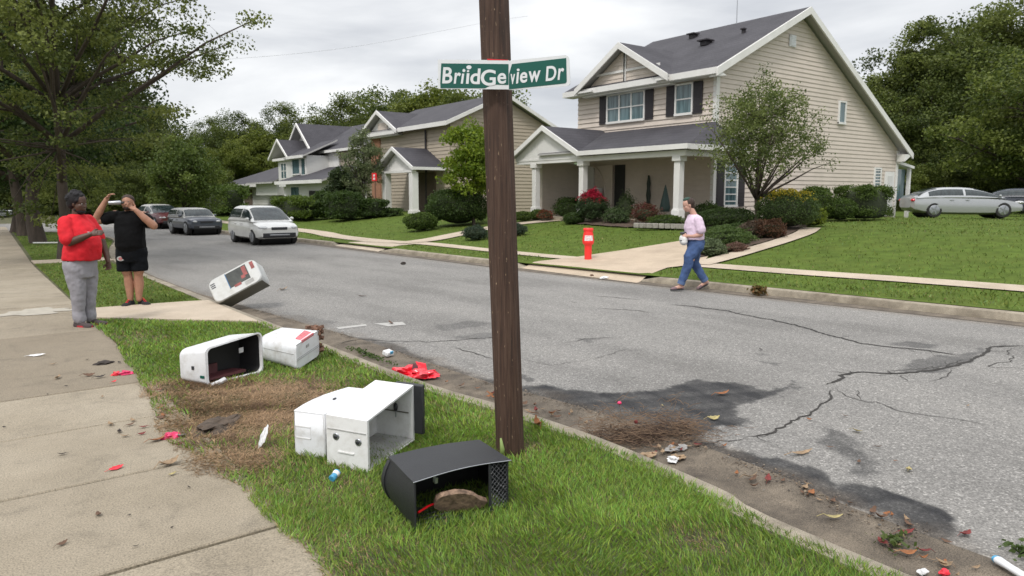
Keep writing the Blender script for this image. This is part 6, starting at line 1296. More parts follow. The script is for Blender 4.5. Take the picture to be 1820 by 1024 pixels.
# local: x towards the viewer, y to the viewer's right (their left)
mb = MB(); hc = (.03, .0, 1.53); P_, R_ = head(mb, hc, .1, -.25, 1.03, 1.05)
capsule(mb, [(-.01, 0, 1.33), (.0, 0, 1.46)], [.068, .062])
torso(mb, [((0, 0, .80), .14, .16), ((.02, 0, .95), .17, .18), ((.02, 0, 1.1), .16, .18), ((0, 0, 1.25), .13, .19), ((-.01, 0, 1.36), .09, .16)])
sr, sl = (-.01, -.20, 1.36), (-.01, .19, 1.34); er, wr_ = (.10, -.45, 1.27), (.14, -.25, 1.60); el, wl = (.10, .37, 1.20), (.17, .15, 1.44)
capsule(mb, [sr, (.05, -.31, 1.3), er], [.072, .066, .056]); capsule(mb, [er, (.13, -.36, 1.42), wr_], [.056, .050, .032]); hand(mb, wr_, (.15, .62, .78), (.1, .8, -.6), .75, -1)
capsule(mb, [sl, (.05, .29, 1.26), el], [.075, .07, .058]); capsule(mb, [el, (.15, .27, 1.31), wl], [.06, .054, .034]); hand(mb, wl, (.0, -.80, .55), (.5, -.1, .85), 1.0, 1)
for y in (-1, 1): capsule(mb, [(0, .09 * y, .82), (.01, .085 * y, .50), (.0, .075 * y, .46)], [.12, .075, .066]); capsule(mb, [(.0, .075 * y, .46), (-.02, .07 * y, .32), (0, .062 * y, .08)], [.062, .072, .042])
mb.build('body', M['skin_tan'], t, rem=.0065, smo=3)
eyes(t, P_, R_, 1.03)
mb = MB(); mb.ell(P_(-.02, 0, .065), (.105, .088, .075), R_, 20, 12); mb.ell(P_(-.06, 0, .02), (.06, .08, .07), R_); mb.build('hair', M['hair_brown'], t, rem=.008, smo=1)
mb = MB(); mb.ell(P_(.04, 0, -.08), (.05, .055, .03), R_); mb.build('beard', M['hair_brown'], t, rem=.007, smo=1)
mb = MB(); torso(mb, [((.0, 0, .80), .18, .19), ((.03, 0, .9), .195, .20), ((.03, 0, 1.05), .19, .195), ((.01, 0, 1.2), .165, .21), ((-.0, 0, 1.31), .14, .20), ((-.008, 0, 1.37), .11, .15), ((-.005, 0, 1.415), .084, .095)])
capsule(mb, [(-.01, -.17, 1.33), (.03, -.255, 1.325), (.06, -.305, 1.305)], [.09, .092, .09]); capsule(mb, [(-.01, .165, 1.32), (.03, .235, 1.295), (.05, .27, 1.275)], [.09, .092, .09]); mb.build('t_shirt', cloth('black_cotton', (.003, .003, .0035), spec=.15), t, rem=.012, smo=6, fold=.026)
mb = MB(); torso(mb, [((.0, 0, .66), .16, .2), ((.0, 0, .78), .18, .21), ((.01, 0, .86), .185, .208)])
for y in (-1, 1): mb.tube([(0, .095 * y, .80), (.01, .10 * y, .66), (.01, .104 * y, .52)], [.125, .118, .112], 18)
so = mb.build('shorts', cloth('black_shorts', (.004, .005, .007), spec=.15), t, rem=.011, smo=4, fold=.026)
mb = MB(); mb.loft([[Vector((.138 - .25 * (k * math.cos(a) * .058) ** 2 * 10, -.10 + k * math.cos(a) * .058, .715 + k * math.sin(a) * .036)) for a in np.linspace(0, 2 * math.pi, 17)[:-1]] for k in (1, .5, .02)], False); bd = mb.build('badge', M['liner'], so)
for v in bd.data.vertices: v.co.x += .034
mb = MB()
for (dy, dz, w, h_) in ((-.02, .0, .018, .012), (.012, .004, .022, .01), (.0, -.016, .04, .006), (-.005, .016, .03, .006)): mb.box((.175, -.10 + dy, .715 + dz), (.003, w, h_))
mb.build('badge_marks', M['redlens'], bd)
for y, dr, dx in ((-1, (1, -.12, 0), .0), (1, (.75, .7, 0), -.06)):
    a = (dx, .065 * y + (.02 if y > 0 else 0), .078); mb = MB(); shoe(mb, a, dr, .285, .05, .09); s_ = mb.build('shoe', cloth('black_shoe', (.012, .012, .013)), t, bevel=.006)
    mb = MB(); d = Vector(dr).normalized()
    for k in range(4): p = Vector(a) + d * (.03 + .028 * k) + Vector((0, 0, .008 - .014 * k)); q = d.cross(Vector((0, 0, 1))) * .018; mb.tube([p - q, p + Vector((0, 0, .006)), p + q], .0045, 5)
    mb.build('laces', M['red'], s_)
bt = thing('bottle', 'silver metal bottle held up to the mouth by the person in black', 'bottle', t.matrix_basis @ Vector((.17, -.11, 1.545)), t.rotation_euler[2])
MB().tube([(0, -.10, -.004), (0, -.06, -.003), (0, .055, 0), (0, .07, 0)], [.030, .032, .032, .022], 16, up=(0, 0, 1)).build('barrel', M['steel'], bt, smooth='auto'); MB().tube([(0, .07, 0), (0, .105, 0)], [.018, .017], 14).build('cap', M['black'], bt)

# person walking along the far gutter
P3 = Vector((10.84, 8.80, .02)); hd = math.atan2(.6 * .985 - .8 * .1, -.8 * .985 - .6 * .1)
t = thing('person', 'person in pink t-shirt and rolled blue jeans walking along the far kerb', 'person', P3, hd); t.scale = (1.05, 1.05, 1.05)
hp = Vector((-.01, 0, .86)); mb = MB(); P_, R_ = head(mb, (.145, 0, 1.50), .0, .28, 1.0, 1.0)
capsule(mb, [(.02, 0, 1.30), (.09, 0, 1.43)], [.058, .05])
torso(mb, [(tuple(hp + Vector((0, 0, -.04))), .12, .16), ((.0, 0, .95), .12, .15), ((.02, 0, 1.1), .12, .16), ((.03, 0, 1.25), .10, .17), ((.02, 0, 1.33), .06, .1)])
sl, sr = (.02, .17, 1.26), (.02, -.17, 1.26)
for s0, y in ((sl, 1), (sr, -1)):
    e0 = (-.02, .215 * y, 1.0); w0 = (.18, .10 * y, .97 if y > 0 else .94); capsule(mb, [s0, (0, .2 * y, 1.12), e0], [.055, .05, .042]); capsule(mb, [e0, (.09, .17 * y, .97), w0], [.042, .036, .026]); hand(mb, w0, (.8, -.5 * y, -.1), (.2, -.8 * y, -.2), 1.0, -y, .95)
kf, af = (.22, -.08, .47), (.245, -.07, .095); kb_, ab = (-.02, .08, .46), (-.27, .075, .17)
kf = (.14, .08, .47); af = (.27, .07, .10); kb_ = (-.03, -.08, .47); ab = (-.235, -.07, .15)
capsule(mb, [hp + Vector((0, .09, -.04)), kf], [.09, .06]); capsule(mb, [kf, af], [.055, .036]); capsule(mb, [hp + Vector((0, -.09, -.04)), kb_], [.09, .06]); capsule(mb, [kb_, ab], [.055, .036])
def bare(mb, a, d):
    a, d = Vector(a), Vector(d).normalized(); capsule(mb, [a - d * .04 - Vector((0, 0, .03)), a + d * .05 - Vector((0, 0, .03)) , a + d * .14 - Vector((0, 0, .045))], [.032, .032, .022])
bare(mb, af, (1, 0, -.12)); bare(mb, ab, (.80, 0, -.42)); mb.build('body', M['skin_pale'], t, rem=.0065, smo=3)
eyes(t, P_, R_, 1.0)
mb = MB(); mb.ell(P_(-.03, 0, .04), (.098, .088, .09), R_, 20, 12); mb.ell(P_(-.06, 0, -.03), (.05, .06, .055), R_); mb.build('hair', M['hair_brown'], t, rem=.008, smo=1)
mb = MB(); mb.ell(P_(.0, 0, .108), (.07, .06, .036), R_); mb.build('hair_band', pmat('dark_green_band', (.015, .05, .035), .7), t, smooth=True)
mb = MB(); torso(mb, [((.015, 0, .905), .155, .195), ((.02, 0, .97), .155, .19), ((.03, 0, 1.1), .16, .19), ((.035, 0, 1.2), .14, .19), ((.035, 0, 1.29), .10, .16), ((.05, 0, 1.335), .07, .09)])
capsule(mb, [sl, (.0, .21, 1.16), (-.012, .222, 1.08)], [.07, .074, .078]); capsule(mb, [sr, (.0, -.21, 1.16), (-.012, -.222, 1.08)], [.07, .074, .078])
mb.build('t_shirt', cloth('pink_cotton', (.66, .52, .64), var=.1), t, rem=.011, smo=6, fold=.026)
mb = MB(); torso(mb, [(tuple(hp + Vector((0, 0, -.12))), .13, .165), (tuple(hp), .145, .175), ((0, 0, .93), .13, .165)])
cf = Vector(kf).lerp(Vector(af), .80); cb = Vector(kb_).lerp(Vector(ab), .82)
capsule(mb, [hp + Vector((0, .085, -.06)), Vector(kf) + Vector((.0, 0, .12)), kf, cf], [.118, .095, .08, .062]); capsule(mb, [hp + Vector((0, -.085, -.06)), Vector(kb_) + Vector((0, 0, .12)), kb_, cb], [.118, .095, .08, .062])
mb.build('jeans', cloth('blue_denim', (.045, .085, .20), var=.35, scale=7), t, rem=.010, smo=4, fold=.026)
for c, k_ in ((cf, kf), (cb, kb_)): dd_ = (c - Vector(k_)).normalized(); mb = MB(); mb.tube([c + dd_ * .0, c + dd_ * .06], [.069, .067], 16); mb.build('rolled_cuff', cloth('denim_cuff', (.08, .13, .25)), t, smooth='auto')
for a, d in ((af, (1, 0, -.04)), (ab, (.80, 0, -.42))):
    mb = MB(); shoe(mb, Vector(a) - Vector((0, 0, .002)), d, .235, .040, .078); bm_ = None
    # low slip-on: only its lower part
    q = mb.v; s0 = Vector(a); mb2 = MB(); sole_(mb2, s0, d, .245, .042, .078); s_ = mb2.build('shoe', M['black'], t)
    d_ = Vector(d).normalized(); mb3 = MB(); sid = d_.cross(Vector((0, 0, 1))).normalized(); up_ = sid.cross(d_).normalized(); base = s0 - Vector((0, 0, .06))
    mb3.loft([[base + d_ * x * .24 + sid * .038 * w * y + up_ * z * h_ for y, z in ((-1, 0), (-.95, .55), (-.5, .95), (.5, .95), (.95, .55), (1, 0))] for x, w, h_ in ((.30, .95, .042), (.5, 1.0, .038), (.66, .85, .028), (.73, .45, .012))]); mb3.build('shoe_upper', pmat('mauve_shoe', (.16, .10, .11), .6), s_, smooth='auto')
    mb3 = MB(); mb3.loft([[base + d_ * x * .24 + sid * .036 * w * y + up_ * z * h_ for y, z in ((-1, 0), (-.95, .55), (-.6, .95), (.6, .95), (.95, .55), (1, 0))] for x, w, h_ in ((-.25, .6, .05), (-.18, .95, .045), (-.1, 1.0, .03))]); mb3.build('heel_cup', M['mauve'] if 'mauve' in M else M.setdefault('mauve', pmat('mauve_heel', (.16, .10, .11), .6)), s_, smooth='auto')
bg = thing('bag', 'small white bag with grey clasp held at the waist of the walker', 'bag', P3 + Matrix.Rotation(hd, 3, 'Z') @ Vector((.225, .0, .86)), hd); 
mb = MB(); mb.ell((0, 0, .09), (.075, .12, .10)); mb.ell((.0, .02, .05), (.07, .1, .07)); mb.build('pouch', cloth('white_canvas', (.66, .65, .64)), bg, rem=.01, smo=3)
mb = MB(); mb.box((.01, 0, .205), (.09, .14, .04), Matrix.Rotation(.2, 3, 'Y')); mb.build('clasp', M['darkmetal'], bg, bevel=.012); mb = MB(); mb.box((.065, .05, .075), (.03, .05, .012)); mb.build('dark_mark', M['darkmetal'], bg, bevel=.003)

# ------------------------------------------------------------------ litter, leaves, twigs
rl = random.Random(77)
def lm(name, c, **k): M[name] = pmat(name, c, k.pop('rough', .8), .35, 30, .4, 80, **k); return M[name]
lm('leaf_brown', (.12, .065, .038)); lm('leaf_tan', (.27, .185, .11)); lm('leaf_yellow', (.36, .30, .13)); lm('leaf_red', (.16, .025, .022)); lm('leaf_dark', (.03, .022, .018)); lm('paper_white', (.66, .66, .66)); lm('foil_blue', (.06, .30, .50), rough=.3); lm('scrap_red', (.68, .02, .04), rough=.4); lm('wrap_pink', (.62, .03, .12), rough=.35); lm('leaf_orange', (.26, .10, .035)); lm('stone_chip', (.25, .24, .23))
def leaf_obj(px, py, size, mat, label, cat='leaf', name='fallen_leaf', curl=.4, rz=None, z=None, group=None, wd=.42, lift=0):
    w = gp(px, py, .12); zz = z if z is not None else (.126 if w.x < 3.2 else .026); p = gp(px, py, zz); rz = rl.uniform(0, 6.3) if rz is None else rz; n = 9; up_, lo = [], []; tw = rl.uniform(-.35, .35)
    for i in range(n):
        s_ = i / (n - 1); x = (s_ - .5) * size; w_ = wd * size * (math.sin(math.pi * min(.97, s_ + .03)) ** .7) * (1 + .18 * math.sin(i * 2.4)) / 2; zc = curl * size * (4 * (s_ - .5) ** 2) * .45
        up_.append((x, w_, zc + curl * w_ * .8 + tw * w_)); lo.append((x, -w_, zc + curl * w_ * .8 - tw * w_))
    mid = [((s_ / (n - 1) - .5) * size, 0, curl * size * (4 * (s_ / (n - 1) - .5) ** 2) * .45) for s_ in range(n)]
    mb = MB(); mb.loft([up_, mid, lo], False, close=False) if False else mb.add(up_ + mid + lo, [(i, i + 1, n + i + 1, n + i) for i in range(n - 1)] + [(n + i, n + i + 1, 2 * n + i + 1, 2 * n + i) for i in range(n - 1)])
    mb.tube([mid[0], (mid[0][0] - size * .3, size * .05, .002)], size * .015, 4)
    o = mb.build(name, M[mat], smooth=True); o.location = p + Vector((0, 0, .004 + lift)); o.rotation_euler = (rl.uniform(-.15, .15), rl.uniform(-.15, .15), rz); tag(o, label, cat, group)
    sd_ = o.modifiers.new('t', 'SOLIDIFY'); sd_.thickness = .0012; return o
def crumple(px, py, r3, mat, label, cat, name, seed, z=None, rz=0, amp=.35, fine=3, lift=0):
    w = gp(px, py, .12); zz = z if z is not None else (.12 if w.x < 3.2 else .02); bm = bmesh.new(); bmesh.ops.create_icosphere(bm, subdivisions=fine, radius=1)
    for v in bm.verts:
        n1 = noise.noise(v.co * 1.6 + Vector((seed, 0, 0))); n2 = noise.noise(v.co * 4 + Vector((0, seed, 0))); k = 1 + amp * n1 * 1.6 + amp * .8 * abs(n2); v.co = Vector((v.co.x * k * r3[0], v.co.y * k * r3[1], max(-.55, v.co.z * k) * r3[2]))
    me = bpy.data.meshes.new(name); bm.to_mesh(me); bm.free(); me.materials.append(M[mat]); me.polygons.foreach_set('use_smooth', [True] * len(me.polygons)); me.set_sharp_from_angle(angle=math.radians(34)); o = bpy.data.objects.new(name, me); COL.objects.link(o)
    o.location = gp(px, py, zz) + Vector((0, 0, r3[2] * .5 + lift)); o.rotation_euler[2] = rz; tag(o, label, cat); return o
# the red bag: crushed sheet with a knot
bag = thing('plastic_bag', 'crumpled glossy bright red plastic bag lying in the gutter', 'bag', gp(738, 668, .03)); M['bag_red'] = pmat('bag_red', (.72, .012, .03), .22, .2, 10, .5, 30, coat=.4)
for k, (dx, dy, r3, sd_, nm_) in enumerate(((-.09, .03, (.125, .09, .05), 3, 'left_fold'), (.09, -.04, (.125, .075, .045), 9, 'right_fold'))):
    o = crumple(738, 668, r3, 'bag_red', 'x', 'x', 'bag_fold', sd_, fine=4, amp=.55); del o['label']; del o['category']; o.parent = bag; o.location = (dx * .8 + dy * .6, -dx * .6 + dy * .8, .025); o.rotation_euler[2] = -.6 + k * .3
mb = MB(); mb.prism([(0, -.02, 0), (.045, .0, .03), (.04, .03, .09), (.0, .045, .11), (-.03, .01, .05)], (.02, .02, .004)); mb.build('knot', M['maroon'], bag)
mb = MB(); mb.prism([(.05, .0, .03), (.12, -.03, .03), (.12, .0, .10), (.04, .06, .12)], (.006, .01, .004)); mb.build('handle', M['bag_red'], bag)
crumple(304, 778, (.045, .035, .022), 'wrap_pink', 'crumpled pink wrapper on the pavement edge by the dead grass', 'wrapper', 'wrapper', 5, amp=.6)
leaf_obj(207, 833, .085, 'scrap_red', 'flat torn scrap of red plastic alone on the pavement slab', 'scrap', 'plastic_scrap', .15, .3, wd=.5)
leaf_obj(302, 826, .13, 'leaf_tan', 'large pale curled leaf straddling the pavement joint', rz=.4, curl=.6)
leaf_obj(306, 844, .05, 'leaf_yellow', 'small yellow leaf just below the large curled leaf')
leaf_obj(290, 824, .06, 'leaf_tan', 'small tan leaf touching the large curled leaf')
leaf_obj(280, 783, .11, 'leaf_orange', 'orange brown leaf left of the pink wrapper', rz=.2)
leaf_obj(322, 776, .09, 'stone_chip', 'pale grey leaf right of the pink wrapper')
crumple(184, 647, (.075, .045, .02), 'leaf_dark', 'black rag like scrap lying on the stained slab', 'scrap', 'rag', 8, rz=.2)
leaf_obj(66, 632, .16, 'paper_white', 'thin white paper scrap on the slab near the left edge', 'paper', 'paper_scrap', .1, -.5, wd=.35)
leaf_obj(103, 672, .1, 'leaf_tan', 'curled tan leaf on the stained slab near the left edge')
leaf_obj(94, 648, .06, 'leaf_tan', 'tiny tan leaf between the white paper and the curled tan leaf')
crumple(207, 667, (.035, .025, .02), 'scrap_red', 'small crumpled red wrapper left of the pink one on the stained slab', 'wrapper', 'wrapper', 12, amp=.6)
crumple(224, 666, (.045, .03, .022), 'wrap_pink', 'small pink wrapper at the end of the row of scraps on the stained slab', 'wrapper', 'wrapper', 13, amp=.6)
leaf_obj(158, 668, .1, 'leaf_brown', 'brown leaf at the left end of the row of scraps on the stained slab', rz=.1)
leaf_obj(178, 671, .09, 'leaf_dark', 'dark leaf beside the brown leaf in the row of scraps', rz=.2)
leaf_obj(203, 679, .05, 'scrap_red', 'tiny red scrap below the row of scraps', 'scrap', 'plastic_scrap')
leaf_obj(250, 669, .06, 'leaf_orange', 'orange leaf at the grass edge beside the row of scraps')
leaf_obj(244, 634, .05, 'leaf_dark', 'small dark leaf above the row of scraps')
o = leaf_obj(470, 792, .16, 'paper_white', 'upright pointed sheet of white paper stuck in the dead grass', 'paper', 'paper_sheet', .05, .6, wd=.6, lift=.06); o.rotation_euler = (0.2, -1.15, -.4)
can = thing('drink_can', 'small crushed blue and white can in the grass before the white steel box', 'can', gp(595, 845, .15)); ax_ = Vector((.7, .5, .25)).normalized()
MB().tube([ax_ * -.035, ax_ * -.03, ax_ * .0, ax_ * .03, ax_ * .035], [.018, .022, .018, .022, .017], 14).build('can_body', M['foil_blue'], can, smooth='auto'); MB().tube([ax_ * .0, ax_ * .022], [.0195, .0226], 14).build('white_band', M['paper_white'], can, smooth='auto'); MB().tube([ax_ * .035, ax_ * .037], [.016, .015], 12).build('can_end', M['steel'], can)
pk = thing('paper_packet', 'white and blue paper packet lying in the weeds beyond the red bag', 'packet', gp(690, 632, .03), .4); MB().box((0, 0, .03), (.11, .08, .05), Matrix.Rotation(.3, 3, 'X')).build('packet', M['paper_white'], pk, bevel=.008); MB().box((.01, -.038, .035), (.05, .012, .03), Matrix.Rotation(.3, 3, 'X')).build('blue_stripe', M['foil_blue'], pk)
crumple(717, 470, (.07, .05, .045), 'leaf_dark', 'small black lump lying alone on the far part of the road', 'lump', 'rubber_lump', 14, fine=2)
crumple(1074, 495, (.1, .06, .03), 'paper_white', 'flattened white cup lying at the driveway edge', 'cup', 'paper_cup', 15, z=.03)
crumple(1052, 491, (.04, .03, .03), 'leaf_brown', 'brown lump of leaf left of the flattened white cup', 'leaf', 'leaf_clump', 16, z=.03)
G_side, G_road, G_gut = 'small dead leaves on the pavement', 'dead leaves on the road', 'dead leaves in the near gutter'
for x, y, m_, sz in ((212, 768, 'leaf_dark', .07), (222, 776, 'leaf_tan', .06), (232, 756, 'leaf_brown', .06), (253, 772, 'leaf_red', .05), (255, 760, 'leaf_red', .06), (285, 744, 'leaf_brown', .09), (290, 740, 'leaf_orange', .07), (175, 916, 'leaf_brown', .06), (111, 968, 'leaf_brown', .055), (110, 808, 'leaf_dark', .05), (336, 867, 'leaf_dark', .03), (242, 972, 'leaf_dark', .025), (269, 707, 'leaf_tan', .05), (197, 755, 'leaf_tan', .08), (236, 748, 'leaf_tan', .06), (305, 939, 'leaf_dark', .02), (230, 917, 'leaf_dark', .02), (85, 702, 'leaf_dark', .03), (320, 790, 'leaf_red', .04), (182, 706, 'leaf_tan', .04), (8, 760, 'leaf_dark', .03), (118, 687, 'leaf_dark', .03), (283, 694, 'leaf_red', .05), (284, 726, 'leaf_orange', .05), (155, 640, 'leaf_dark', .04), (212, 645, 'leaf_dark', .05)):
    leaf_obj(x, y, sz, m_, {'leaf_dark': 'tiny dark bit of leaf on the concrete pavement', 'leaf_tan': 'small pale tan leaf on the concrete pavement', 'leaf_brown': 'small curled brown leaf on the concrete pavement', 'leaf_red': 'small dark red leaf on the concrete pavement', 'leaf_orange': 'small orange leaf on the concrete pavement'}[m_], group=G_side + ', ' + m_.split('_')[1])
leaf_obj(955, 756, .12, 'leaf_orange', 'upright curled orange leaf on the kerb right of the timber pole', rz=1.2, curl=.9, z=.12)
leaf_obj(1268, 745, .11, 'leaf_yellow', 'bright yellow leaf on the dark patch right of the brush pile', rz=-.3)
leaf_obj(1284, 701, .13, 'leaf_orange', 'orange leaf with a twig on the dark asphalt patch', rz=-.5)
leaf_obj(1425, 806, .2, 'leaf_tan', 'long pale strip of bark on the grey asphalt', 'bark', 'bark_strip', .2, -.15, wd=.18)
leaf_obj(1523, 767, .07, 'leaf_yellow', 'small square yellow leaf above the grey stain', wd=.7)
leaf_obj(1615, 836, .075, 'leaf_yellow', 'plump yellow green leaf alone on the right part of the road', wd=.5)
leaf_obj(1590, 883, .0, 'leaf_tan', 'x') if False else None
leaf_obj(504, 515, .2, 'leaf_tan', 'large tan leaf on the road right of the tipped bin', rz=.4)
leaf_obj(642, 527, .13, 'leaf_brown', 'small brown leaf on the road between the tipped bin and the pole')
leaf_obj(695, 575, .12, 'leaf_brown', 'brown leaf beside the worn paint mark')
leaf_obj(728, 690, .0, 'leaf_tan', 'x') if False else None
for x, y, m_, sz in ((1561, 795, 'leaf_brown', .05), (1502, 740, 'leaf_brown', .05), (1438, 746, 'leaf_orange', .04), (1526, 822, 'leaf_brown', .05), (1720, 722, 'leaf_tan', .04), (848, 691, 'leaf_orange', .05), (980, 735, 'leaf_brown', .06), (1590, 820, 'leaf_orange', .03), (1178, 722, 'leaf_yellow', .035), (1475, 796, 'leaf_brown', .05), (1352, 622, 'leaf_dark', .06)):
    leaf_obj(x, y, sz, m_, {'leaf_dark': 'tiny dark leaf on the grey asphalt', 'leaf_tan': 'tiny tan leaf on the grey asphalt', 'leaf_brown': 'small brown leaf on the grey asphalt', 'leaf_orange': 'tiny orange leaf on the grey asphalt', 'leaf_yellow': 'tiny yellow leaf on the grey asphalt'}[m_], group=G_road + ', ' + m_.split('_')[1])
for k in range(74):
    tt = rl.random(); 
    if k < 18: x, y = 1320 + 380 * tt + rl.gauss(0, 10), 850 + 100 * tt + rl.gauss(0, 7)
    elif k < 36: x, y = 1180 + rl.gauss(0, 45), 800 + rl.gauss(0, 12)
    elif k < 50: x, y = 1560 + 190 * tt, 965 + 50 * tt + rl.gauss(0, 8)
    elif k < 62: x, y = 930 + 120 * tt, 722 + 26 * tt + rl.gauss(0, 5)
    else: x, y = 760 + 200 * tt, 668 + 60 * tt + rl.gauss(0, 4)
    m_ = rl.choice(['leaf_brown', 'leaf_tan', 'leaf_brown', 'leaf_orange', 'leaf_red', 'leaf_tan'])
    leaf_obj(x, y, rl.uniform(.03, .085), m_, {'leaf_tan': 'pale tan dead leaf in the dirt of the near gutter', 'leaf_brown': 'curled brown dead leaf in the dirt of the near gutter', 'leaf_red': 'dark red dead leaf in the dirt of the near gutter', 'leaf_orange': 'orange dead leaf in the dirt of the near gutter'}[m_], group=G_gut + ', ' + m_.split('_')[1], curl=rl.uniform(.2, .8), wd=rl.uniform(.3, .5))
leaf_obj(1610, 948, .09, 'leaf_red', 'large dark red leaf in the gutter left of the green weed', rz=-.5); leaf_obj(1716, 951, .09, 'leaf_red', 'flat red brown leaf on the asphalt right of the green weed', rz=-.1, wd=.5)
leaf_obj(1480, 921, .11, 'leaf_yellow', 'long cream coloured leaf in the gutter near the kerb', rz=-.6, wd=.3); leaf_obj(1430, 868, .08, 'leaf_tan', 'tan leaf with red edge in the middle of the gutter', rz=.2)
leaf_obj(1365, 853, .09, 'leaf_red', 'folded red brown leaf at the start of the leaf row', rz=.5); leaf_obj(1334, 848, .11, 'leaf_tan', 'pale strip of leaf at the upper start of the leaf row', rz=-.2, wd=.2)
crumple(1640, 1019, (.03, .018, .012), 'paper_white', 'small white scrap on the kerb at the bottom edge', 'scrap', 'paper_scrap', 21); crumple(1678, 1020, (.03, .018, .012), 'scrap_red', 'small red scrap beside the white one at the bottom edge', 'scrap', 'plastic_scrap', 22)
crumple(1196, 819, (.035, .028, .016), 'paper_white', 'small white scrap among the leaves below the brush pile', 'scrap', 'paper_scrap', 23, amp=.6)
for i, (x, y) in enumerate(((1150, 812), (1195, 800), (1204, 815), (1210, 798))): crumple(x, y, (.045, .03, .014), 'stone_chip' if i % 2 else 'leaf_tan', ['pale leaf heap at the lower left rim of the brush pile', 'grey bark chip under the right side of the brush pile', 'tan bark chip right of the white scrap', 'upper grey bark chip beside the brush pile'][i], 'bark', 'bark_chip', 30 + i, amp=.7)
tb = thing('plastic_tube', 'white plastic tube end lying at the bottom right corner', 'tube', gp(1790, 1008, .03)); a_, b_ = gp(1768, 992, .05) - tb.location, gp(1830, 1030, .045) - tb.location
MB().tube([a_, a_.lerp(b_, .12), a_.lerp(b_, .4), b_], [.012, .019, .016, .017], 14, up=(0, 0, 1), flat=1.3).build('tube', M['plastic_w'], tb, smooth='auto'); d_ = (b_ - a_).normalized(); MB().tube([a_ - d_ * .002, a_ + d_ * .012], [.0135, .0185], 14, up=(0, 0, 1), flat=1.3).build('blue_tip', M['foil_blue'], tb)
# pile of brushwood
def twigs(name, c, ext, n, seed, mat, rad, ln, label=None, cat=None, hump=.13):
    r = random.Random(seed); mb = MB(); c = Vector(c); e1 = Vector((.8, -.6, 0)) * .8 + Vector((.25, .25, 0)); e1.normalize(); e2 = Vector((-e1.y, e1.x, 0))
    cen = [(r.uniform(-.8, .8), r.uniform(-.5, .5), r.uniform(.4, 1)) for _ in range(9)]
    for _ in range(n):
        ca, cb_, ch = r.choice(cen); a, b = ca + r.gauss(0, .26), cb_ + r.gauss(0, .26); q = ch * math.exp(-((a - ca) ** 2 + (b - cb_) ** 2) * 5); p = c + e1 * a * ext[0] + e2 * b * ext[1]; z = r.uniform(.0, hump) * q + .008
        th0 = r.uniform(0, 6.3); l = ln * r.uniform(.35, 1.2); pts = [p + Vector((0, 0, z))]
        for k in range(3): th0 += r.gauss(0, .5); q_ = pts[-1] + Vector((math.cos(th0), math.sin(th0), r.gauss(.12, .55) * q)) * l / 3; q_.z = max(c.z + .003, q_.z); pts.append(q_)
        mb.tube(pts, [rad * r.uniform(.6, 1.4)] * 3 + [rad * .4], 3, False)
    o = mb.build(name, mat)
    if label: tag(o, label, cat)
    return o
pc_ = gp(1150, 778, .02); bp = thing('brush_pile', 'tangled pile of dry brown twigs and roots in the near gutter', 'brush pile', pc_)
M['twig1'] = pmat('twig_brown', (.15, .098, .062), .9, .4, 20); M['twig2'] = pmat('twig_dark', (.06, .035, .025), .9, .4, 20)
twigs('twigs', (0, 0, 0), (.46, .26), 850, 1, M['twig1'], .0017, .15, hump=.34).parent = bp; twigs('roots', (0, 0, 0), (.40, .22), 500, 2, M['twig2'], .002, .12).parent = bp
twigs('loose_twigs', (.18, -.14, 0), (.62, .3), 160, 3, M['twig1'], .0016, .11, hump=.03).parent = bp
for o in bp.children: o['kind'] = 'stuff'
f_ = thing('flower', 'single bright red flower on a thin stalk above the brush pile', 'flower', gp(1102, 760, .1)); MB().tube([(0, 0, 0), (.01, 0, .08), (0, .01, .17)], .002, 4).build('stalk', M['twig1'], f_); MB().ell((0, .01, .18), (.017, .017, .012), None, 10, 6).build('bloom', M['wrap_pink'], f_, smooth=True)
f_ = thing('flower', 'withered dark red flower lying on top of the brush pile', 'flower', gp(1130, 752, .14)); MB().tube([(0, 0, -.1), (.0, 0, .0)], .002, 4).build('stalk', M['twig1'], f_); MB().ell((0, .0, .01), (.012, .018, .016), None, 8, 5).build('bloom', M['leaf_red'], f_, smooth=True)
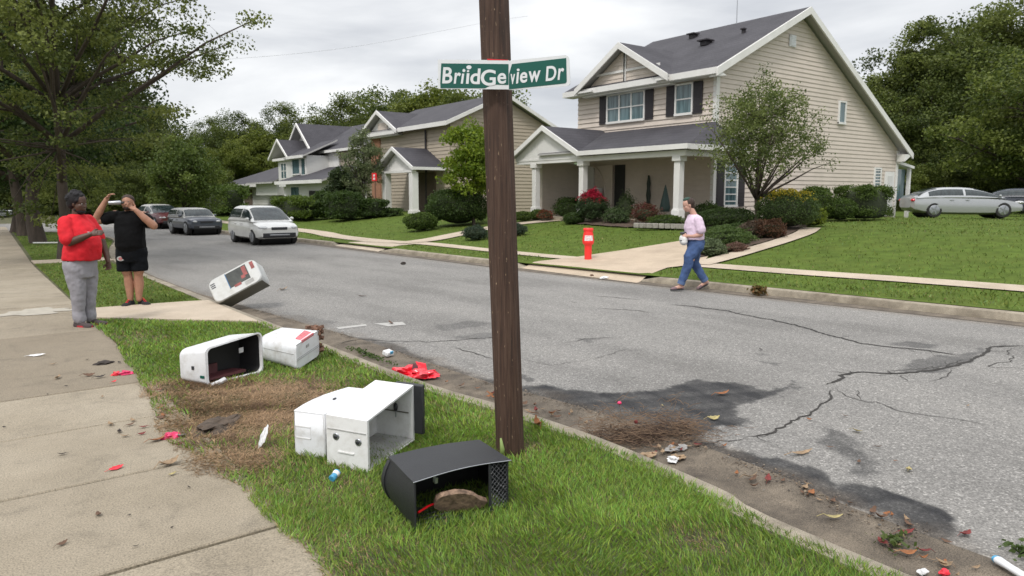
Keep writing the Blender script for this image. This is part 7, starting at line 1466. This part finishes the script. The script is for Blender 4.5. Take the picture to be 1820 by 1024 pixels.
# clods and straw spilled from the dead patch
crumple(382, 762, (.2, .085, .035), 'clod', 'dark lump of bare turned soil in the dead grass patch', 'soil', 'soil_clod', 40, z=.105, rz=.7, fine=4, amp=.5) if M.setdefault('clod', pmat('clod', (.075, .055, .04), .95, .5, 20, 1, 60)) else None
def thatch(n, seed):
    """matted dead grass lying over itself"""
    r = np.random.default_rng(seed); lo, hi = np.array([.86, 3.9]), np.array([2.7, 7.2]); P = r.uniform(lo, hi, (n * 3, 2)); d = np.zeros(len(P))
    for (c, rr, a) in DEAD[:6]: d = np.maximum(d, a * np.clip(1.35 - np.hypot(P[:, 0] - c[0], (P[:, 1] - c[1]) * .8) / rr, 0, 1))
    ed = 1.12 - .1 * np.clip(d, 0, 1) - .10 * (np.abs(P[:, 1] - 5.0) < .6) + .03 * wob(P[:, 0], P[:, 1], 3, 6)
    k = (r.random(len(P)) < d * (.62 + .3 * wob(P[:, 0], P[:, 1], 2, 7))) & (P[:, 0] > ed); P = P[k][:n]; m = len(P); d = d[k][:n]
    hump = .014 + .018 * np.clip(wob(P[:, 0], P[:, 1], 6, 5) * .5 + .5, 0, 1) * d; z = .105 + r.uniform(0, 1, m) * hump; z = np.where(P[:, 0] < 1.2, np.maximum(z, .122), z)
    flow = wob(P[:, 0], P[:, 1], 8, 2.2) * 1.6 + r.normal(0, .8, m); ln = r.uniform(.02, .055, m); up_ = r.uniform(-.05, .5, m)
    B = np.stack([np.cos(flow) * ln, np.sin(flow) * ln, np.abs(up_) * ln], -1); A = np.stack([-np.sin(flow), np.cos(flow), 0 * flow], -1) * (.0016 * r.uniform(.7, 1.5, m))[:, None]
    base = np.where((wob(P[:, 0], P[:, 1], 5, 4) > .5)[:, None], np.array((.20, .12, .065))[None], np.array((.36, .235, .13))[None]); col = (base * r.uniform(.45, 1.35, m)[:, None]).astype(np.float32)
    o = leafy('dead_grass', np.concatenate([P, z[:, None]], 1), A, B, .45, col, M['grass']); o['kind'] = 'stuff'; o['label'] = 'matted straw brown dead grass spilling over the pavement edge'
thatch(60000, 5)

def debris(name, label, n, fn, cols, smin, smax, seed):
    """crumbs of leaf, bark and grit lying loose"""
    r = np.random.default_rng(seed); P = fn(r, n); n = len(P); az = r.uniform(0, 6.28, n); sz = r.uniform(smin, smax, n) * r.uniform(.4, 1, n); t_ = r.normal(0, .25, n)
    B = np.stack([np.cos(az) * sz, np.sin(az) * sz, np.abs(t_) * sz * .5], -1); A = np.stack([-np.sin(az), np.cos(az), t_], -1) * (sz * r.uniform(.15, .5, n))[:, None]
    c = np.array(cols)[r.integers(0, len(cols), n)] * r.uniform(.6, 1.3, n)[:, None]; o = leafy(name, P, A, B, .5, c.astype(np.float32), M['grass']); o['kind'] = 'stuff'; o['label'] = label
NKv = np.vectorize(NKx)
def seam(r, n):
    u = r.uniform(.6, 12, n) ** 1.0; w = NKv(u) + .62 - .44 * np.clip((u - 8) / 6, 0, 1) + r.normal(0, .045, n) + .02 * wob(u, u, 1, 5); k = wob(u * 1.0, u * .3, 7, 2.2) > -.5; return np.stack([w, u, np.full(n, .024)], -1)[k]
BR = [(.05, .035, .025), (.12, .08, .05), (.20, .14, .09), (.03, .025, .02), (.26, .21, .15), (.16, .15, .14)]
debris('gutter_debris', 'crumbs of leaf and grit along the edge of the asphalt', 5200, seam, BR, .006, .026, 31)
def pan(r, n):
    u = r.uniform(.6, 10, n); w = NKv(u) + .06 + r.uniform(0, 1, n) ** 1.4 * .6; k = r.random(n) < .35 + .5 * (wob(w * 2, u, 4, 2.5) > .3); return np.stack([w, u, np.full(n, .024)], -1)[k]
debris('gutter_debris', 'grit and leaf crumbs lying in the near gutter', 3600, pan, BR, .004, .018, 32)
def kerbfoot(r, n):
    u = r.uniform(.6, 14, n); w = NKv(u) + .045 + np.abs(r.normal(0, .03, n)); return np.stack([w, u, np.full(n, .02)], -1)
debris('gutter_debris', 'dark crumbs gathered at the foot of the near kerb', 3800, kerbfoot, BR[:4], .006, .024, 33)
def edge(r, n):
    u = r.uniform(2.2, 11.3, n); w = np.interp(u, [0, 9, 21], [1.17, 1.3, 1.3]) + .012 - np.abs(r.normal(0, .03, n)); return np.stack([w, u, np.full(n, .1235)], -1)
debris('soil_crumbs', 'dark soil crumbs along the grass edge of the pavement', 3600, edge, [(.05, .038, .025), (.08, .06, .04), (.035, .028, .02)], .004, .018, 34)
def walk(r, n): return np.stack([r.uniform(-.3, 1.15, n), r.uniform(2.4, 12, n) , np.full(n, .1235)], -1)
debris('pavement_specks', 'tiny specks of dirt scattered on the pavement', 420, walk, BR, .003, .011, 35)
def rd(r, n): u = r.uniform(.6, 12, n); return np.stack([r.uniform(3.9, 9.5, n), u, np.full(n, .024)], -1)
debris('road_specks', 'tiny specks and pebbles scattered on the road', 900, rd, BR, .004, .014, 36)
